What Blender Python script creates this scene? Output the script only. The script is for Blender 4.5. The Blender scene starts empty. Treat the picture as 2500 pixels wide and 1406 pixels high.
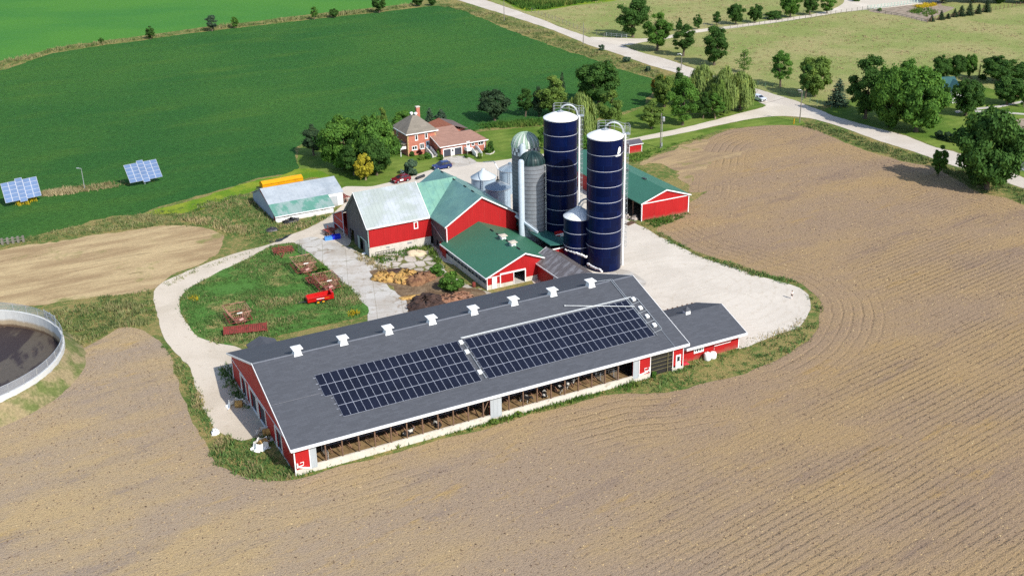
import bpy, math, random
import numpy as np
from mathutils import Vector, Matrix
from mathutils.geometry import tessellate_polygon, delaunay_2d_cdt
random.seed(7)
RNG = np.random.default_rng(11)
SC = bpy.context.scene
COL = SC.collection
PI = math.pi

# ---------------------------------------------------------------- camera and survey helper
# The camera was solved from the photograph (2500 x 1406); G() turns a spot of the photograph that
# lies at a known height into its place on the farm, in metres.
FPX, PITCH, ROLL, HCAM = 2767.2, math.radians(23.404), math.radians(-1.096), 76.133
_fw = np.array([0, math.cos(PITCH), -math.sin(PITCH)])
_u0 = np.array([0, math.sin(PITCH), math.cos(PITCH)])
_r0 = np.array([1.0, 0, 0])
_rt = math.cos(ROLL)*_r0 + math.sin(ROLL)*_u0
_up = -math.sin(ROLL)*_r0 + math.cos(ROLL)*_u0
CAM = np.array([0, 0, HCAM])
def G(px, py, z=0.0):
    d = _fw + _rt*(px-1250)/FPX - _up*(py-703)/FPX
    return CAM + d*(z-HCAM)/d[2]
def project(p):
    d = np.asarray(p, float)-CAM
    return 1250+FPX*(d@_rt)/(d@_fw), 703-FPX*(d@_up)/(d@_fw)
def ppm(p):
    d = np.asarray(p, float)-CAM
    return FPX/(d@_fw)
def height_at(p, py):
    lo, hi = 0.0, 60.0
    for _ in range(40):
        m = (lo+hi)/2
        if project((p[0], p[1], m))[1] > py: lo = m
        else: hi = m
    return lo
YAW = math.radians(27.25)            # the whole farmstead is laid out on this bearing
UA = np.array([math.cos(YAW), math.sin(YAW), 0]); VA = np.array([-UA[1], UA[0], 0])

cam_d = bpy.data.cameras.new('camera'); cam = bpy.data.objects.new('camera', cam_d); COL.objects.link(cam)
cam_d.sensor_width = 36; cam_d.sensor_fit = 'HORIZONTAL'; cam_d.lens = 36*FPX/2500
cam_d.clip_start = 1; cam_d.clip_end = 6000
_m = Matrix(((_rt[0], _up[0], -_fw[0], 0), (_rt[1], _up[1], -_fw[1], 0), (_rt[2], _up[2], -_fw[2], HCAM), (0, 0, 0, 1)))
cam.matrix_world = _m
SC.camera = cam

# ---------------------------------------------------------------- scene-object helpers
def tag(o, label, cat, group=None, kind=None):
    if label: o['label'] = label
    if cat: o['category'] = cat
    if group: o['group'] = group
    if kind: o['kind'] = kind
    return o
def thing(name, label, cat, loc=(0, 0, 0), rz=0.0, group=None):
    o = bpy.data.objects.new(name, None); COL.objects.link(o)
    o.empty_display_size = 0.5
    o.location = loc; o.rotation_euler = (0, 0, rz)
    return tag(o, label, cat, group)
def copy_tree(o, parent=None):
    c = o.copy(); COL.objects.link(c); c.parent = parent
    for ch in [x for x in KIDS.get(o.name, [])]:
        copy_tree(ch, c)
    return c
KIDS = {}

class MB:
    """collects faces for one mesh object"""
    def __init__(s): s.v = []; s.f = []; s.m = []; s.uv = {}
    def add(s, pts, faces, mi=0):
        b = len(s.v); s.v.extend([tuple(map(float, p)) for p in pts])
        for f in faces: s.f.append(tuple(b+i for i in f)); s.m.append(mi)
    def box(s, x0, x1, y0, y1, z0, z1, mi=0):
        s.add([(x0,y0,z0),(x1,y0,z0),(x1,y1,z0),(x0,y1,z0),(x0,y0,z1),(x1,y0,z1),(x1,y1,z1),(x0,y1,z1)],
              [(0,3,2,1),(4,5,6,7),(0,1,5,4),(1,2,6,5),(2,3,7,6),(3,0,4,7)], mi)
    def frustum(s, cx, cy, z0, z1, a0, b0, a1, b1, mi=0):
        s.add([(cx-a0,cy-b0,z0),(cx+a0,cy-b0,z0),(cx+a0,cy+b0,z0),(cx-a0,cy+b0,z0),
               (cx-a1,cy-b1,z1),(cx+a1,cy-b1,z1),(cx+a1,cy+b1,z1),(cx-a1,cy+b1,z1)],
              [(0,3,2,1),(4,5,6,7),(0,1,5,4),(1,2,6,5),(2,3,7,6),(3,0,4,7)], mi)
    def bar(s, a, b, w, h=None, mi=0, upv=(0, 0, 1)):
        h = w if h is None else h
        a = np.array(a, float); b = np.array(b, float); d = b-a; L = np.linalg.norm(d)
        if L < 1e-6: return
        d /= L; upv = np.array(upv, float)
        if abs(d@upv) > .95: upv = np.array([1., 0, 0])
        x = np.cross(d, upv); x /= np.linalg.norm(x); y = np.cross(x, d)
        x *= w/2; y *= h/2
        s.add([a-x-y,a+x-y,a+x+y,a-x+y,b-x-y,b+x-y,b+x+y,b-x+y],
              [(0,1,2,3),(7,6,5,4),(4,5,1,0),(5,6,2,1),(6,7,3,2),(7,4,0,3)], mi)
    def prism(s, poly, ext, mi=0):
        """closed polygon (3-D points, in order) pushed along the vector ext"""
        n = len(poly); p = [np.array(q, float) for q in poly]; e = np.array(ext, float)
        s.add(p+[q+e for q in p], [tuple(range(n-1, -1, -1)), tuple(range(n, 2*n))]+[(i, (i+1) % n, n+(i+1) % n, n+i) for i in range(n)], mi)
    def quad(s, a, b, c, d, mi=0): s.add([a, b, c, d], [(0, 1, 2, 3)], mi)
    def tube(s, path, r, n=8, mi=0, caps=True):
        P = [np.array(p, float) for p in path]; N = len(P)
        rr = [r]*N if not hasattr(r, '__len__') else r
        rings = []
        ref = np.array([0.0, 0, 1])
        for i in range(N):
            d = P[min(i+1, N-1)]-P[max(i-1, 0)]; d /= (np.linalg.norm(d)+1e-9)
            rf = ref if abs(d@ref) < .95 else np.array([1.0, 0, 0])
            x = np.cross(d, rf); x /= np.linalg.norm(x); y = np.cross(d, x)
            rings.append([P[i]+rr[i]*(math.cos(2*PI*k/n)*x+math.sin(2*PI*k/n)*y) for k in range(n)])
        pts = [q for R in rings for q in R]
        fs = [(i*n+k, i*n+(k+1) % n, (i+1)*n+(k+1) % n, (i+1)*n+k) for i in range(N-1) for k in range(n)]
        if caps: fs += [tuple(range(n-1, -1, -1)), tuple((N-1)*n+k for k in range(n))]
        s.add(pts, fs, mi)
    def lathe(s, prof, n=32, cx=0, cy=0, mi=0, uv=False):
        b = len(s.f)
        pts = [(cx+r*math.cos(2*PI*k/n), cy+r*math.sin(2*PI*k/n), z) for r, z in prof for k in range(n)]
        fs = [(i*n+k, i*n+(k+1) % n, (i+1)*n+(k+1) % n, (i+1)*n+k) for i in range(len(prof)-1) for k in range(n)]
        s.add(pts, fs, mi)
        if uv:
            j = b
            for i in range(len(prof)-1):
                for k in range(n):
                    s.uv[j] = [(k/n, prof[i][1]), ((k+1)/n, prof[i][1]), ((k+1)/n, prof[i+1][1]), (k/n, prof[i+1][1])]; j += 1
    def wallgrid(s, o, a, n, L, z0, z1, holes=(), t=0.15, mi=0):
        """wall from o along unit a, outward normal n, with rectangular holes (x0,x1,z0,z1)"""
        o = np.array(o, float); a = np.array(a, float); n = np.array(n, float); Z = np.array([0, 0, 1.0])
        xs = sorted({0, L, *[h[0] for h in holes], *[h[1] for h in holes]}); zs = sorted({z0, z1, *[h[2] for h in holes], *[h[3] for h in holes]})
        xs = [x for x in xs if 0 <= x <= L]; zs = [z for z in zs if z0 <= z <= z1]
        P = lambda x, z, d: o+a*x+Z*z-n*d
        solid = lambda x, z: 0 < x < L and z0 < z < z1 and not any(h[0] < x < h[1] and h[2] < z < h[3] for h in holes)
        for i in range(len(xs)-1):
            for j in range(len(zs)-1):
                xa, xb, za, zb = xs[i], xs[i+1], zs[j], zs[j+1]; xm, zm = (xa+xb)/2, (za+zb)/2
                if not solid(xm, zm): continue
                s.quad(P(xa,za,0), P(xb,za,0), P(xb,zb,0), P(xa,zb,0), mi)
                s.quad(P(xb,za,t), P(xa,za,t), P(xa,zb,t), P(xb,zb,t), mi)
                e = 1e-3
                if not solid(xa-e, zm): s.quad(P(xa,za,t), P(xa,za,0), P(xa,zb,0), P(xa,zb,t), mi)
                if not solid(xb+e, zm): s.quad(P(xb,za,0), P(xb,za,t), P(xb,zb,t), P(xb,zb,0), mi)
                if not solid(xm, za-e): s.quad(P(xa,za,t), P(xb,za,t), P(xb,za,0), P(xa,za,0), mi)
                if not solid(xm, zb+e): s.quad(P(xa,zb,0), P(xb,zb,0), P(xb,zb,t), P(xa,zb,t), mi)
    def build(s, name, mats, parent=None, smooth=False, recenter=False):
        me = bpy.data.meshes.new(name); me.from_pydata(s.v, [], s.f)
        mats = mats if isinstance(mats, (list, tuple)) else [mats]
        for m in mats: me.materials.append(m)
        if len(mats) > 1: me.polygons.foreach_set('material_index', s.m)
        if smooth is True: me.polygons.foreach_set('use_smooth', [True]*len(s.f))
        if s.uv:
            ul = me.uv_layers.new(name='UVMap')
            for fi, cs in s.uv.items():
                for li, c in zip(me.polygons[fi].loop_indices, cs): ul.data[li].uv = c
        me.update()
        o = bpy.data.objects.new(name, me); COL.objects.link(o)
        if smooth == 'auto':
            me.polygons.foreach_set('use_smooth', [True]*len(s.f))
            try: me.set_sharp_from_angle(angle=math.radians(35))
            except Exception: pass
        if parent is not None:
            o.parent = parent; KIDS.setdefault(parent.name, []).append(o)
        return o

def raw_mesh(name, V, F, mat, parent=None, tint=None, smooth=False):
    """numpy verts (n,3) and faces (m,k)"""
    V = np.asarray(V, np.float32); F = np.asarray(F, np.int32); k = F.shape[1]
    me = bpy.data.meshes.new(name)
    me.vertices.add(len(V)); me.vertices.foreach_set('co', V.ravel())
    me.loops.add(F.size); me.loops.foreach_set('vertex_index', F.ravel())
    me.polygons.add(len(F)); me.polygons.foreach_set('loop_start', np.arange(0, F.size, k, dtype=np.int32))
    me.update(calc_edges=True)
    if smooth: me.polygons.foreach_set('use_smooth', np.ones(len(F), bool))
    if tint is not None:
        at = me.attributes.new('tint', 'FLOAT', 'POINT'); at.data.foreach_set('value', np.asarray(tint, np.float32))
    me.materials.append(mat)
    o = bpy.data.objects.new(name, me); COL.objects.link(o)
    if parent is not None: o.parent = parent; KIDS.setdefault(parent.name, []).append(o)
    return o
# ---------------------------------------------------------------- materials
def lin(c): c /= 255.0; return c/12.92 if c <= .04045 else ((c+.055)/1.055)**2.4
def C(r, g, b, k=0.72): return (lin(r)*k, lin(g)*k, lin(b)*k, 1.0)
class NT:
    def __init__(s, name):
        s.m = bpy.data.materials.new(name); s.m.use_nodes = True; s.t = s.m.node_tree; s.t.nodes.clear()
        s.out = s.n('ShaderNodeOutputMaterial')
    def n(s, typ, **kw):
        nd = s.t.nodes.new(typ)
        for k, v in kw.items():
            if k[0] == '_': setattr(nd, k[1:], v)
            else:
                key = int(k[1:]) if k[0] == 'i' and k[1:].isdigit() else k.replace('__', ' ')
                s.set(nd, key, v)
        return nd
    def set(s, nd, key, v):
        sock = nd.inputs[key]
        if isinstance(v, bpy.types.NodeSocket): s.t.links.new(v, sock)
        elif isinstance(v, bpy.types.Node): s.t.links.new(v.outputs[0], sock)
        else: sock.default_value = v
    def pos(s): return s.n('ShaderNodeNewGeometry').outputs['Position']
    def farm(s, src=None):
        mp = s.n('ShaderNodeMapping', _vector_type='POINT'); s.set(mp, 'Vector', src or s.pos()); mp.inputs['Rotation'].default_value = (0, 0, -YAW); return mp.outputs[0]
    def scale(s, vec, sx, sy, sz):
        mp = s.n('ShaderNodeMapping'); s.set(mp, 'Vector', vec); mp.inputs['Scale'].default_value = (sx, sy, sz); return mp.outputs[0]
    def noise(s, vec, sc, det=4, rough=.55, dist=0.0):
        nd = s.n('ShaderNodeTexNoise'); s.set(nd, 'Vector', vec); nd.inputs['Scale'].default_value = sc; nd.inputs['Detail'].default_value = det
        nd.inputs['Roughness'].default_value = rough; nd.inputs['Distortion'].default_value = dist; return nd.outputs['Fac']
    def math(s, op, a, b=0.0, c=0.0, clamp=False):
        nd = s.n('ShaderNodeMath', _operation=op, _use_clamp=clamp); s.set(nd, 0, a); s.set(nd, 1, b)
        if op in ('MULTIPLY_ADD', 'SMOOTH_MIN', 'WRAP'): s.set(nd, 2, c)
        return nd.outputs[0]
    def step(s, x, lo, hi):
        nd = s.n('ShaderNodeMapRange', _interpolation_type='SMOOTHSTEP'); s.set(nd, 'Value', x); nd.inputs['From Min'].default_value = lo; nd.inputs['From Max'].default_value = hi; return nd.outputs[0]
    def rng(s, x, lo, hi, a, b):
        nd = s.n('ShaderNodeMapRange'); s.set(nd, 'Value', x)
        for k, v in zip(('From Min', 'From Max', 'To Min', 'To Max'), (lo, hi, a, b)): nd.inputs[k].default_value = v
        return nd.outputs[0]
    def mix(s, f, a, b, bt='MIX'):
        nd = s.n('ShaderNodeMix', _data_type='RGBA', _blend_type=bt, _clamp_factor=True)
        s.set(nd, 0, f); s.set(nd, 6, a); s.set(nd, 7, b); return nd.outputs[2]
    def mul(s, col, f):   # colour times a float
        cc = s.n('ShaderNodeCombineColor'); [s.set(cc, i, f) for i in range(3)]
        return s.mix(1.0, col, cc.outputs[0], 'MULTIPLY')
    def xyz(s, vec):
        sp = s.n('ShaderNodeSeparateXYZ'); s.set(sp, 0, vec); return sp.outputs
    def bump(s, h, strength=.5, dist=.1):
        nd = s.n('ShaderNodeBump'); s.set(nd, 'Height', h); nd.inputs['Strength'].default_value = strength; nd.inputs['Distance'].default_value = dist; return nd.outputs[0]
    def bsdf(s, col, rough=.9, metal=0, spec=.25, normal=None, coat=0, alpha=None):
        p = s.n('ShaderNodeBsdfPrincipled'); s.set(p, 'Base Color', col); s.set(p, 'Roughness', rough); p.inputs['Metallic'].default_value = metal
        p.inputs['Specular IOR Level'].default_value = spec; p.inputs['Coat Weight'].default_value = coat; p.inputs['Coat Roughness'].default_value = .12
        if normal is not None: s.set(p, 'Normal', normal)
        s.t.links.new(p.outputs[0], s.out.inputs[0]); return p
def mat(name, col, rough=.8, var=.18, sc=1.5, metal=0, spec=.3, bump=0.0, bsc=25, col2=None, f2=(.5, .7), sc2=.5, coat=0):
    """plain painted / bare surface: colour with two sizes of mottling, optional patches of a second colour"""
    t = NT(name); p = t.pos()
    c = col
    if col2 is not None: c = t.mix(t.step(t.noise(p, sc2, 5, .6), *f2), col, col2)
    n1 = t.noise(p, sc, 5, .6); n2 = t.noise(p, sc*9, 3, .6)
    c = t.mul(c, t.math('ADD', t.rng(n1, .25, .75, 1-var, 1+var), t.rng(n2, .25, .75, -var*.6, var*.6)))
    nm = t.bump(t.noise(p, bsc, 4), bump, .05) if bump else None
    t.bsdf(c, t.rng(n1, .3, .7, max(.02, rough-.08), min(1, rough+.08)), metal, spec, nm, coat)
    return t.m
M = {}
WHITE = (.80, .80, .78, 1)
M['palebluetrim'] = mat('pale_blue_white_trim', C(190, 200, 215), .6, .08)
M['palegreen'] = mat('pale_green_white_boards', C(196, 214, 200), .6, .1)
M['fencegreen'] = mat('green_steel_post', C(95, 130, 105), .6, .15)
M['bluedoor'] = mat('grey_blue_door', C(118, 142, 165), .6, .1)
M['white'] = mat('white_paint', WHITE, .55, .06)
M['white_dull'] = mat('weathered_white_paint', (.66, .66, .62, 1), .7, .14, col2=(.5, .5, .46, 1), f2=(.55, .75))
M['trim'] = mat('white_trim', (.78, .78, .77, 1), .5, .05)
M['post'] = mat('weathered_wood_post', C(125, 98, 80), .85, .25)
M['greywood'] = mat('grey_fence_wood', C(140, 135, 125), .9, .25)
M['galv'] = mat('galvanised_steel', (.48, .5, .52, 1), .42, .12, metal=.6)
M['pipe'] = mat('blue_grey_pipe', C(110, 120, 150), .4, .15, metal=.3)
M['black'] = mat('black_rubber', (.012, .012, .013, 1), .6, .2)
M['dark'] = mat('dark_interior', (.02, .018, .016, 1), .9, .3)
M['darkmetal'] = mat('dark_metal', (.05, .05, .055, 1), .45, .2, metal=.4)
M['concrete'] = mat('cast_concrete', C(205, 200, 188), .85, .12, col2=C(175, 165, 148), f2=(.5, .72), sc2=.8, bump=.15)
M['found'] = mat('limewashed_foundation', C(224, 216, 202), .85, .12, sc=.8, col2=C(178, 168, 150), f2=(.56, .72), sc2=1.2, bump=.25)
M['glass'] = mat('window_glass', (.02, .024, .03, 1), .08, .1, spec=.6)
M['redmach'] = mat('rusty_red_paint', C(150, 66, 60), .7, .3, col2=C(110, 70, 52), f2=(.48, .62), sc2=2.5)
M['rust'] = mat('rusty_pipe', C(190, 142, 120), .8, .25, col2=C(105, 62, 48), f2=(.5, .6), sc2=2)
M['brightred'] = mat('bright_red_enamel', C(205, 22, 22), .35, .1, spec=.5)
M['redtub'] = mat('red_plastic', C(220, 45, 70), .5, .1)
M['yellow'] = mat('school_yellow_paint', C(240, 172, 20), .5, .1, col2=C(205, 140, 20), f2=(.55, .75))
M['bluetub'] = mat('blue_plastic', C(25, 50, 215), .4, .12)
M['lightblue'] = mat('pale_blue_plastic', C(90, 160, 235), .5, .12)
M['rail'] = mat('galvanised_rail', C(190, 196, 200), .45, .08, metal=.3)
def siding(name, col, var=.12, pitch=.23, grime=None, vertical=True):
    t = NT(name); f = t.farm(); x = t.xyz(f)
    s = t.math('ADD', x[0], x[1]) if vertical else x[2]
    rib = t.math('PINGPONG', t.math('DIVIDE', s, pitch), 1.0)
    n1 = t.noise(t.scale(f, 1, 1, .25), 1.1, 5, .6); n2 = t.noise(f, 7, 4, .65)
    c = t.mul(col, t.math('ADD', t.rng(n1, .25, .75, 1-var, 1+var), t.rng(n2, .25, .75, -var*.7, var*.7)))
    if grime is not None: c = t.mix(t.step(t.math('ADD', t.noise(t.scale(f, 2, 2, .3), 1.3, 5, .7), t.math('MULTIPLY', n2, .2)), .55, .85), c, grime)
    c = t.mul(c, t.rng(t.step(rib, .0, .18), 0, 1, .82, 1))
    c = t.mix(t.math('MULTIPLY', t.step(t.math('ADD', x[2], t.math('MULTIPLY', n1, 1.4)), 1.5, .7), .38), c, C(150, 128, 108)); c = t.mix(t.math('MULTIPLY', t.step(t.noise(t.scale(f, 1.6, 1.6, .12), 1.2, 5, .7), .58, .72), .18), c, C(120, 90, 84))
    t.bsdf(c, .55, 0, .3, t.bump(t.step(rib, 0, .3), .35, .03)); return t.m
M['red'] = siding('red_steel_siding', C(188, 32, 34))
M['reddk'] = siding('red_barn_boards', C(182, 34, 37), .16)
M['barnboard'] = siding('grey_weathered_barn_boards', C(88, 88, 93), .32, .28, grime=C(52, 50, 52))
M['whitewall'] = siding('white_wall_panels', (.78, .78, .76, 1), .06, .9)
M['shadedwall'] = siding('shaded_white_wall_sheets', C(176, 190, 205), .1, .6)  # pale blue tone paints the shade on the white shed's left end
M['greyroofdoor'] = siding('pale_sliding_door', C(190, 196, 200), .08, .3)
def shingle(name, col, var=.2, row=.28, wid=.9):
    t = NT(name); f = t.farm(); x = t.xyz(f)
    cv = t.n('ShaderNodeCombineXYZ'); t.set(cv, 0, x[0]); t.set(cv, 1, x[1])
    b = t.n('ShaderNodeTexBrick', _offset=.5); t.set(b, 'Vector', cv.outputs[0])
    for k, v in (('Scale', 1.0), ('Mortar Size', .018), ('Brick Width', wid), ('Row Height', row), ('Mortar Smooth', .6), ('Bias', 0.0)): b.inputs[k].default_value = v
    b.inputs['Color1'].default_value = (.90, .90, .90, 1); b.inputs['Color2'].default_value = (1.10, 1.10, 1.10, 1); b.inputs['Mortar'].default_value = (.72, .72, .72, 1)
    n1 = t.noise(f, .22, 4, .6); n2 = t.noise(t.scale(f, 1, .35, 1), 6, 4, .7)
    c = t.mix(1.0, col, b.outputs['Color'], 'MULTIPLY')
    c = t.mul(c, t.math('ADD', t.rng(n1, .3, .7, 1-var*.5, 1+var*.5), t.rng(n2, .25, .75, -var, var)))
    t.bsdf(c, .85, 0, .3, t.bump(b.outputs['Fac'], -.25, .03)); return t.m
M['roofdark'] = shingle('charcoal_shingles', C(87, 90, 97), .05)
M['roofbrown'] = shingle('brown_shingles', C(168, 130, 114), .1)
M['roofgreybrown'] = shingle('grey_brown_shingles', C(138, 130, 118), .12, .55, 1.6)
M['roofgrey2'] = shingle('dusty_grey_shingles', C(120, 104, 98), .1)
M['roofshed'] = shingle('charcoal_shed_shingles', C(95, 92, 100), .12)
def metalroof(name, col, col2=None, f2=(.5, .7), sc2=.3, pitch=.9, axis=0, rough=.45, var=.1, metal=.25, rib=.88, streak=(1, 1, 1)):
    t = NT(name); f = t.farm(); x = t.xyz(f)
    r = t.math('PINGPONG', t.math('DIVIDE', x[axis], pitch*.5), 1.0)
    c = col
    st = t.scale(f, *streak)
    if col2 is not None: c = t.mix(t.step(t.math('ADD', t.noise(st, sc2, 6, .68), t.math('MULTIPLY', t.noise(st, sc2*9, 3, .6), .12)), *f2), col, col2)
    n1 = t.noise(f, .35, 5, .6); n2 = t.noise(st, 5, 4, .65)
    c = t.mul(c, t.math('ADD', t.rng(n1, .25, .75, 1-var, 1+var), t.rng(n2, .25, .75, -var*.6, var*.6)))
    c = t.mul(c, t.rng(t.step(r, 0, .16), 0, 1, rib, 1))
    t.bsdf(c, rough, metal, .4, t.bump(t.step(r, 0, .2), .4, .04)); return t.m
M['roofgreen'] = metalroof('green_steel_roof', C(66, 126, 98), axis=1, rib=.93, metal=.1, rough=.5, var=.06)
M['roofgreen2'] = metalroof('green_steel_roof_panels', C(68, 126, 102), axis=1, rib=.95, metal=.1, rough=.5, var=.06)
M['roofpale'] = metalroof('faded_green_roof_sheets', C(128, 178, 158), C(110, 160, 150), axis=0, pitch=1.6, rib=.84, metal=.1)
M['roofwing'] = metalroof('faded_blue_green_roof', C(112, 156, 150), C(125, 170, 158), axis=1, pitch=.8, rib=.9, metal=.15)
M['roofgambrel'] = metalroof('weathered_zinc_roof', C(190, 198, 203), C(176, 186, 182), (.45, .62), .28, pitch=.75, axis=0, rib=.96, metal=.3, rough=.5)
M['roofzinc'] = metalroof('old_galvanised_roof', C(186, 194, 200), C(166, 176, 184), pitch=.75, axis=0, rib=.95, metal=0, rough=.6)
M['rooffadegreen'] = metalroof('worn_green_paint_on_zinc', C(112, 170, 150), C(165, 190, 182), (.5, .64), .45, pitch=.75, axis=0, rib=.95, metal=.2, streak=(1, .4, 1))
M['rooflink'] = metalroof('grey_corrugated_roof', C(165, 160, 160), C(128, 120, 118), (.45, .62), .9, pitch=.7, axis=1, rib=.7, metal=.25, streak=(.35, 1.2, 1))
M['rooflink2'] = metalroof('dull_grey_corrugated_roof', C(120, 112, 110), pitch=.7, axis=1, rib=.85, metal=.2)
M['roofteal'] = metalroof('teal_green_roof', C(62, 120, 112), axis=1, rib=.92, metal=.1)
def brickm(name, col):
    t = NT(name); f = t.farm(); x = t.xyz(f); cv = t.n('ShaderNodeCombineXYZ'); t.set(cv, 0, t.math('ADD', x[0], x[1])); t.set(cv, 1, x[2])
    b = t.n('ShaderNodeTexBrick'); t.set(b, 'Vector', cv.outputs[0])
    for k, v in (('Scale', 1.0), ('Mortar Size', .012), ('Brick Width', .3), ('Row Height', .1)): b.inputs[k].default_value = v
    b.inputs['Color1'].default_value = (.85, .85, .85, 1); b.inputs['Color2'].default_value = (1.15, 1.15, 1.15, 1); b.inputs['Mortar'].default_value = (1.3, 1.3, 1.3, 1)
    c = t.mix(1.0, col, b.outputs['Color'], 'MULTIPLY'); c = t.mul(c, t.rng(t.noise(f, 1.2, 5, .6), .25, .75, .85, 1.15))
    t.bsdf(c, .85); return t.m
M['brick'] = brickm('red_brick', C(192, 122, 102))
M['quoin'] = mat('buff_quoin_brick', C(215, 180, 130), .8, .15)
def silo_mat(name, col, seam, rowh, cols, rough=.22, coat=.4, spec=.5, var=.2):
    t = NT(name); uvn = t.n('ShaderNodeTexCoord').outputs['UV']; sc = t.scale(uvn, cols, 1, 1)
    b = t.n('ShaderNodeTexBrick', _offset=.5); t.set(b, 'Vector', sc)
    for k, v in (('Scale', 1.0), ('Mortar Size', .02), ('Brick Width', 1.0), ('Row Height', rowh), ('Bias', 0.0), ('Mortar Smooth', .3)): b.inputs[k].default_value = v
    b.inputs['Color1'].default_value = (1-var, 1-var, 1-var, 1); b.inputs['Color2'].default_value = (1+var, 1+var, 1+var, 1); b.inputs['Mortar'].default_value = seam
    c = t.mix(1.0, col, b.outputs['Color'], 'MULTIPLY')
    c = t.mul(c, t.rng(t.noise(t.pos(), .6, 4, .6), .25, .75, 1-var*.5, 1+var*.5))
    t.bsdf(c, rough, 0, spec, None, coat); return t.m
M['siloblue'] = silo_mat('navy_glass_enamel', (.0006, .0042, .032, 1), (3, 2.4, 1.7, 1), 1.375, 7, .34, 0, .16, .28)
M['stave'] = silo_mat('grey_concrete_staves', C(140, 145, 151), (.72, .72, .72, 1), .75, 22, .85, 0, .2, .1)
M['stavedk'] = silo_mat('dark_concrete_staves', C(142, 142, 144), (.6, .6, .6, 1), .75, 24, .85, 0, .2, .14)
M['binsteel'] = silo_mat('galvanised_bin_sheets', C(176, 196, 212), (.82, .82, .82, 1), .8, 9, .45, 0, .4, .05)
M['hoop'] = mat('rusty_hoop', C(92, 84, 80), .7, .2)
M['seal'] = mat('white_seam_sealant', (.42, .44, .50, 1), .6, .15)
M['domewhite'] = mat('white_silo_dome', (.83, .83, .82, 1), .5, .03)
M['foam'] = mat('sprayed_white_foam', (.8, .8, .77, 1), .8, .1, bump=.6, bsc=8)
def panel_mat():
    t = NT('solar_cells'); uvn = t.n('ShaderNodeTexCoord').outputs['UV']; x = t.xyz(uvn)
    gx = t.math('PINGPONG', t.math('MULTIPLY', x[0], 6.0), .5); gy = t.math('PINGPONG', t.math('MULTIPLY', x[1], 12.0), .5)
    g = t.math('MINIMUM', t.step(gx, 0, .07), t.step(gy, 0, .09))
    c = t.mix(g, C(52, 58, 80), (.0065, .0080, .0165, 1)); c = t.mul(c, t.rng(t.noise(t.pos(), .5, 3), .3, .7, .8, 1.2))
    t.bsdf(c, .35, 0, .22); return t.m
M['panel'] = panel_mat()
M['alu'] = mat('aluminium_frame', (.32, .345, .41, 1), .55, .05)
def tracker_mat():
    t = NT('pale_blue_solar_cells'); f = t.pos()
    c = t.mul(C(108, 134, 176), t.rng(t.noise(f, .4, 3), .3, .7, .88, 1.1)); t.bsdf(c, .55, .0, .15); return t.m
M['tracker'] = tracker_mat()
def leafm(name, col, var=.35, trans=.25, tcol=None):
    t = NT(name); a = t.n('ShaderNodeAttribute', _attribute_name='tint'); oi = t.n('ShaderNodeObjectInfo')
    c = t.mul(col, t.rng(a.outputs['Fac'], 0, 1, 1-var, 1+var))
    c = t.mul(c, t.rng(oi.outputs['Random'], 0, 1, .88, 1.12))
    c = t.mix(t.math('MULTIPLY', t.step(a.outputs['Fac'], .6, 1.0), .35), c, tcol or (col[0]*2.0, col[1]*1.35, col[2]*.8, 1))
    d = t.n('ShaderNodeBsdfPrincipled'); t.set(d, 'Base Color', c); d.inputs['Roughness'].default_value = .7; d.inputs['Specular IOR Level'].default_value = .10
    tr = t.n('ShaderNodeBsdfTranslucent'); t.set(tr, 'Color', t.mix(.5, c, (col[0]*2.2, col[1]*1.8, col[2]*.6, 1)))
    mx = t.n('ShaderNodeMixShader'); mx.inputs[0].default_value = trans; t.t.links.new(d.outputs[0], mx.inputs[1]); t.t.links.new(tr.outputs[0], mx.inputs[2])
    t.t.links.new(mx.outputs[0], t.out.inputs[0]); return t.m
M['leaf_dark'] = leafm('dark_green_leaves', (.052, .118, .026, 1), trans=.34)
M['leaf_mid'] = leafm('mid_green_leaves', (.086, .190, .034, 1), trans=.36)
M['leaf_light'] = leafm('light_green_leaves', (.13, .21, .045, 1), trans=.32)
M['leaf_willow'] = leafm('willow_leaves', (.20, .275, .08, 1), .4, .34)
M['leaf_yellow'] = leafm('yellowing_leaves', (.36, .33, .035, 1), .3)
M['leaf_orange'] = leafm('turning_leaves', (.20, .15, .022, 1), .3)
M['leaf_spruce'] = leafm('blue_green_needles', (.052, .092, .055, 1), .3, .05)
M['leaf_fir'] = leafm('dark_needles', (.032, .062, .028, 1), .3, .05)
M['leaf_red'] = leafm('dark_red_leaves', (.055, .010, .012, 1), .3)
M['bark'] = mat('tree_bark', (.11, .085, .06, 1), .95, .3, bump=.5, bsc=12)
M['barklight'] = mat('pale_tree_bark', (.26, .20, .13, 1), .95, .25)
def grassm(name, cols, trans=.15):
    t = NT(name); a = t.n('ShaderNodeAttribute', _attribute_name='tint'); r = t.n('ShaderNodeValToRGB'); t.set(r, 'Fac', a.outputs['Fac'])
    el = r.color_ramp.elements
    while len(el) < len(cols): el.new(.5)
    for i, (p, c) in enumerate(cols): el[i].position = p; el[i].color = c
    d = t.n('ShaderNodeBsdfDiffuse'); t.set(d, 'Color', r.outputs[0]); tr = t.n('ShaderNodeBsdfTranslucent'); t.set(tr, 'Color', r.outputs[0])
    mx = t.n('ShaderNodeMixShader'); mx.inputs[0].default_value = trans; t.t.links.new(d.outputs[0], mx.inputs[1]); t.t.links.new(tr.outputs[0], mx.inputs[2]); t.t.links.new(mx.outputs[0], t.out.inputs[0]); return t.m
M['tallgrass'] = grassm('tall_mixed_grass', [(0, (.06, .12, .035, 1)), (.45, (.105, .19, .055, 1)), (.72, (.22, .22, .09, 1)), (1, (.40, .31, .17, 1))])
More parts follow.
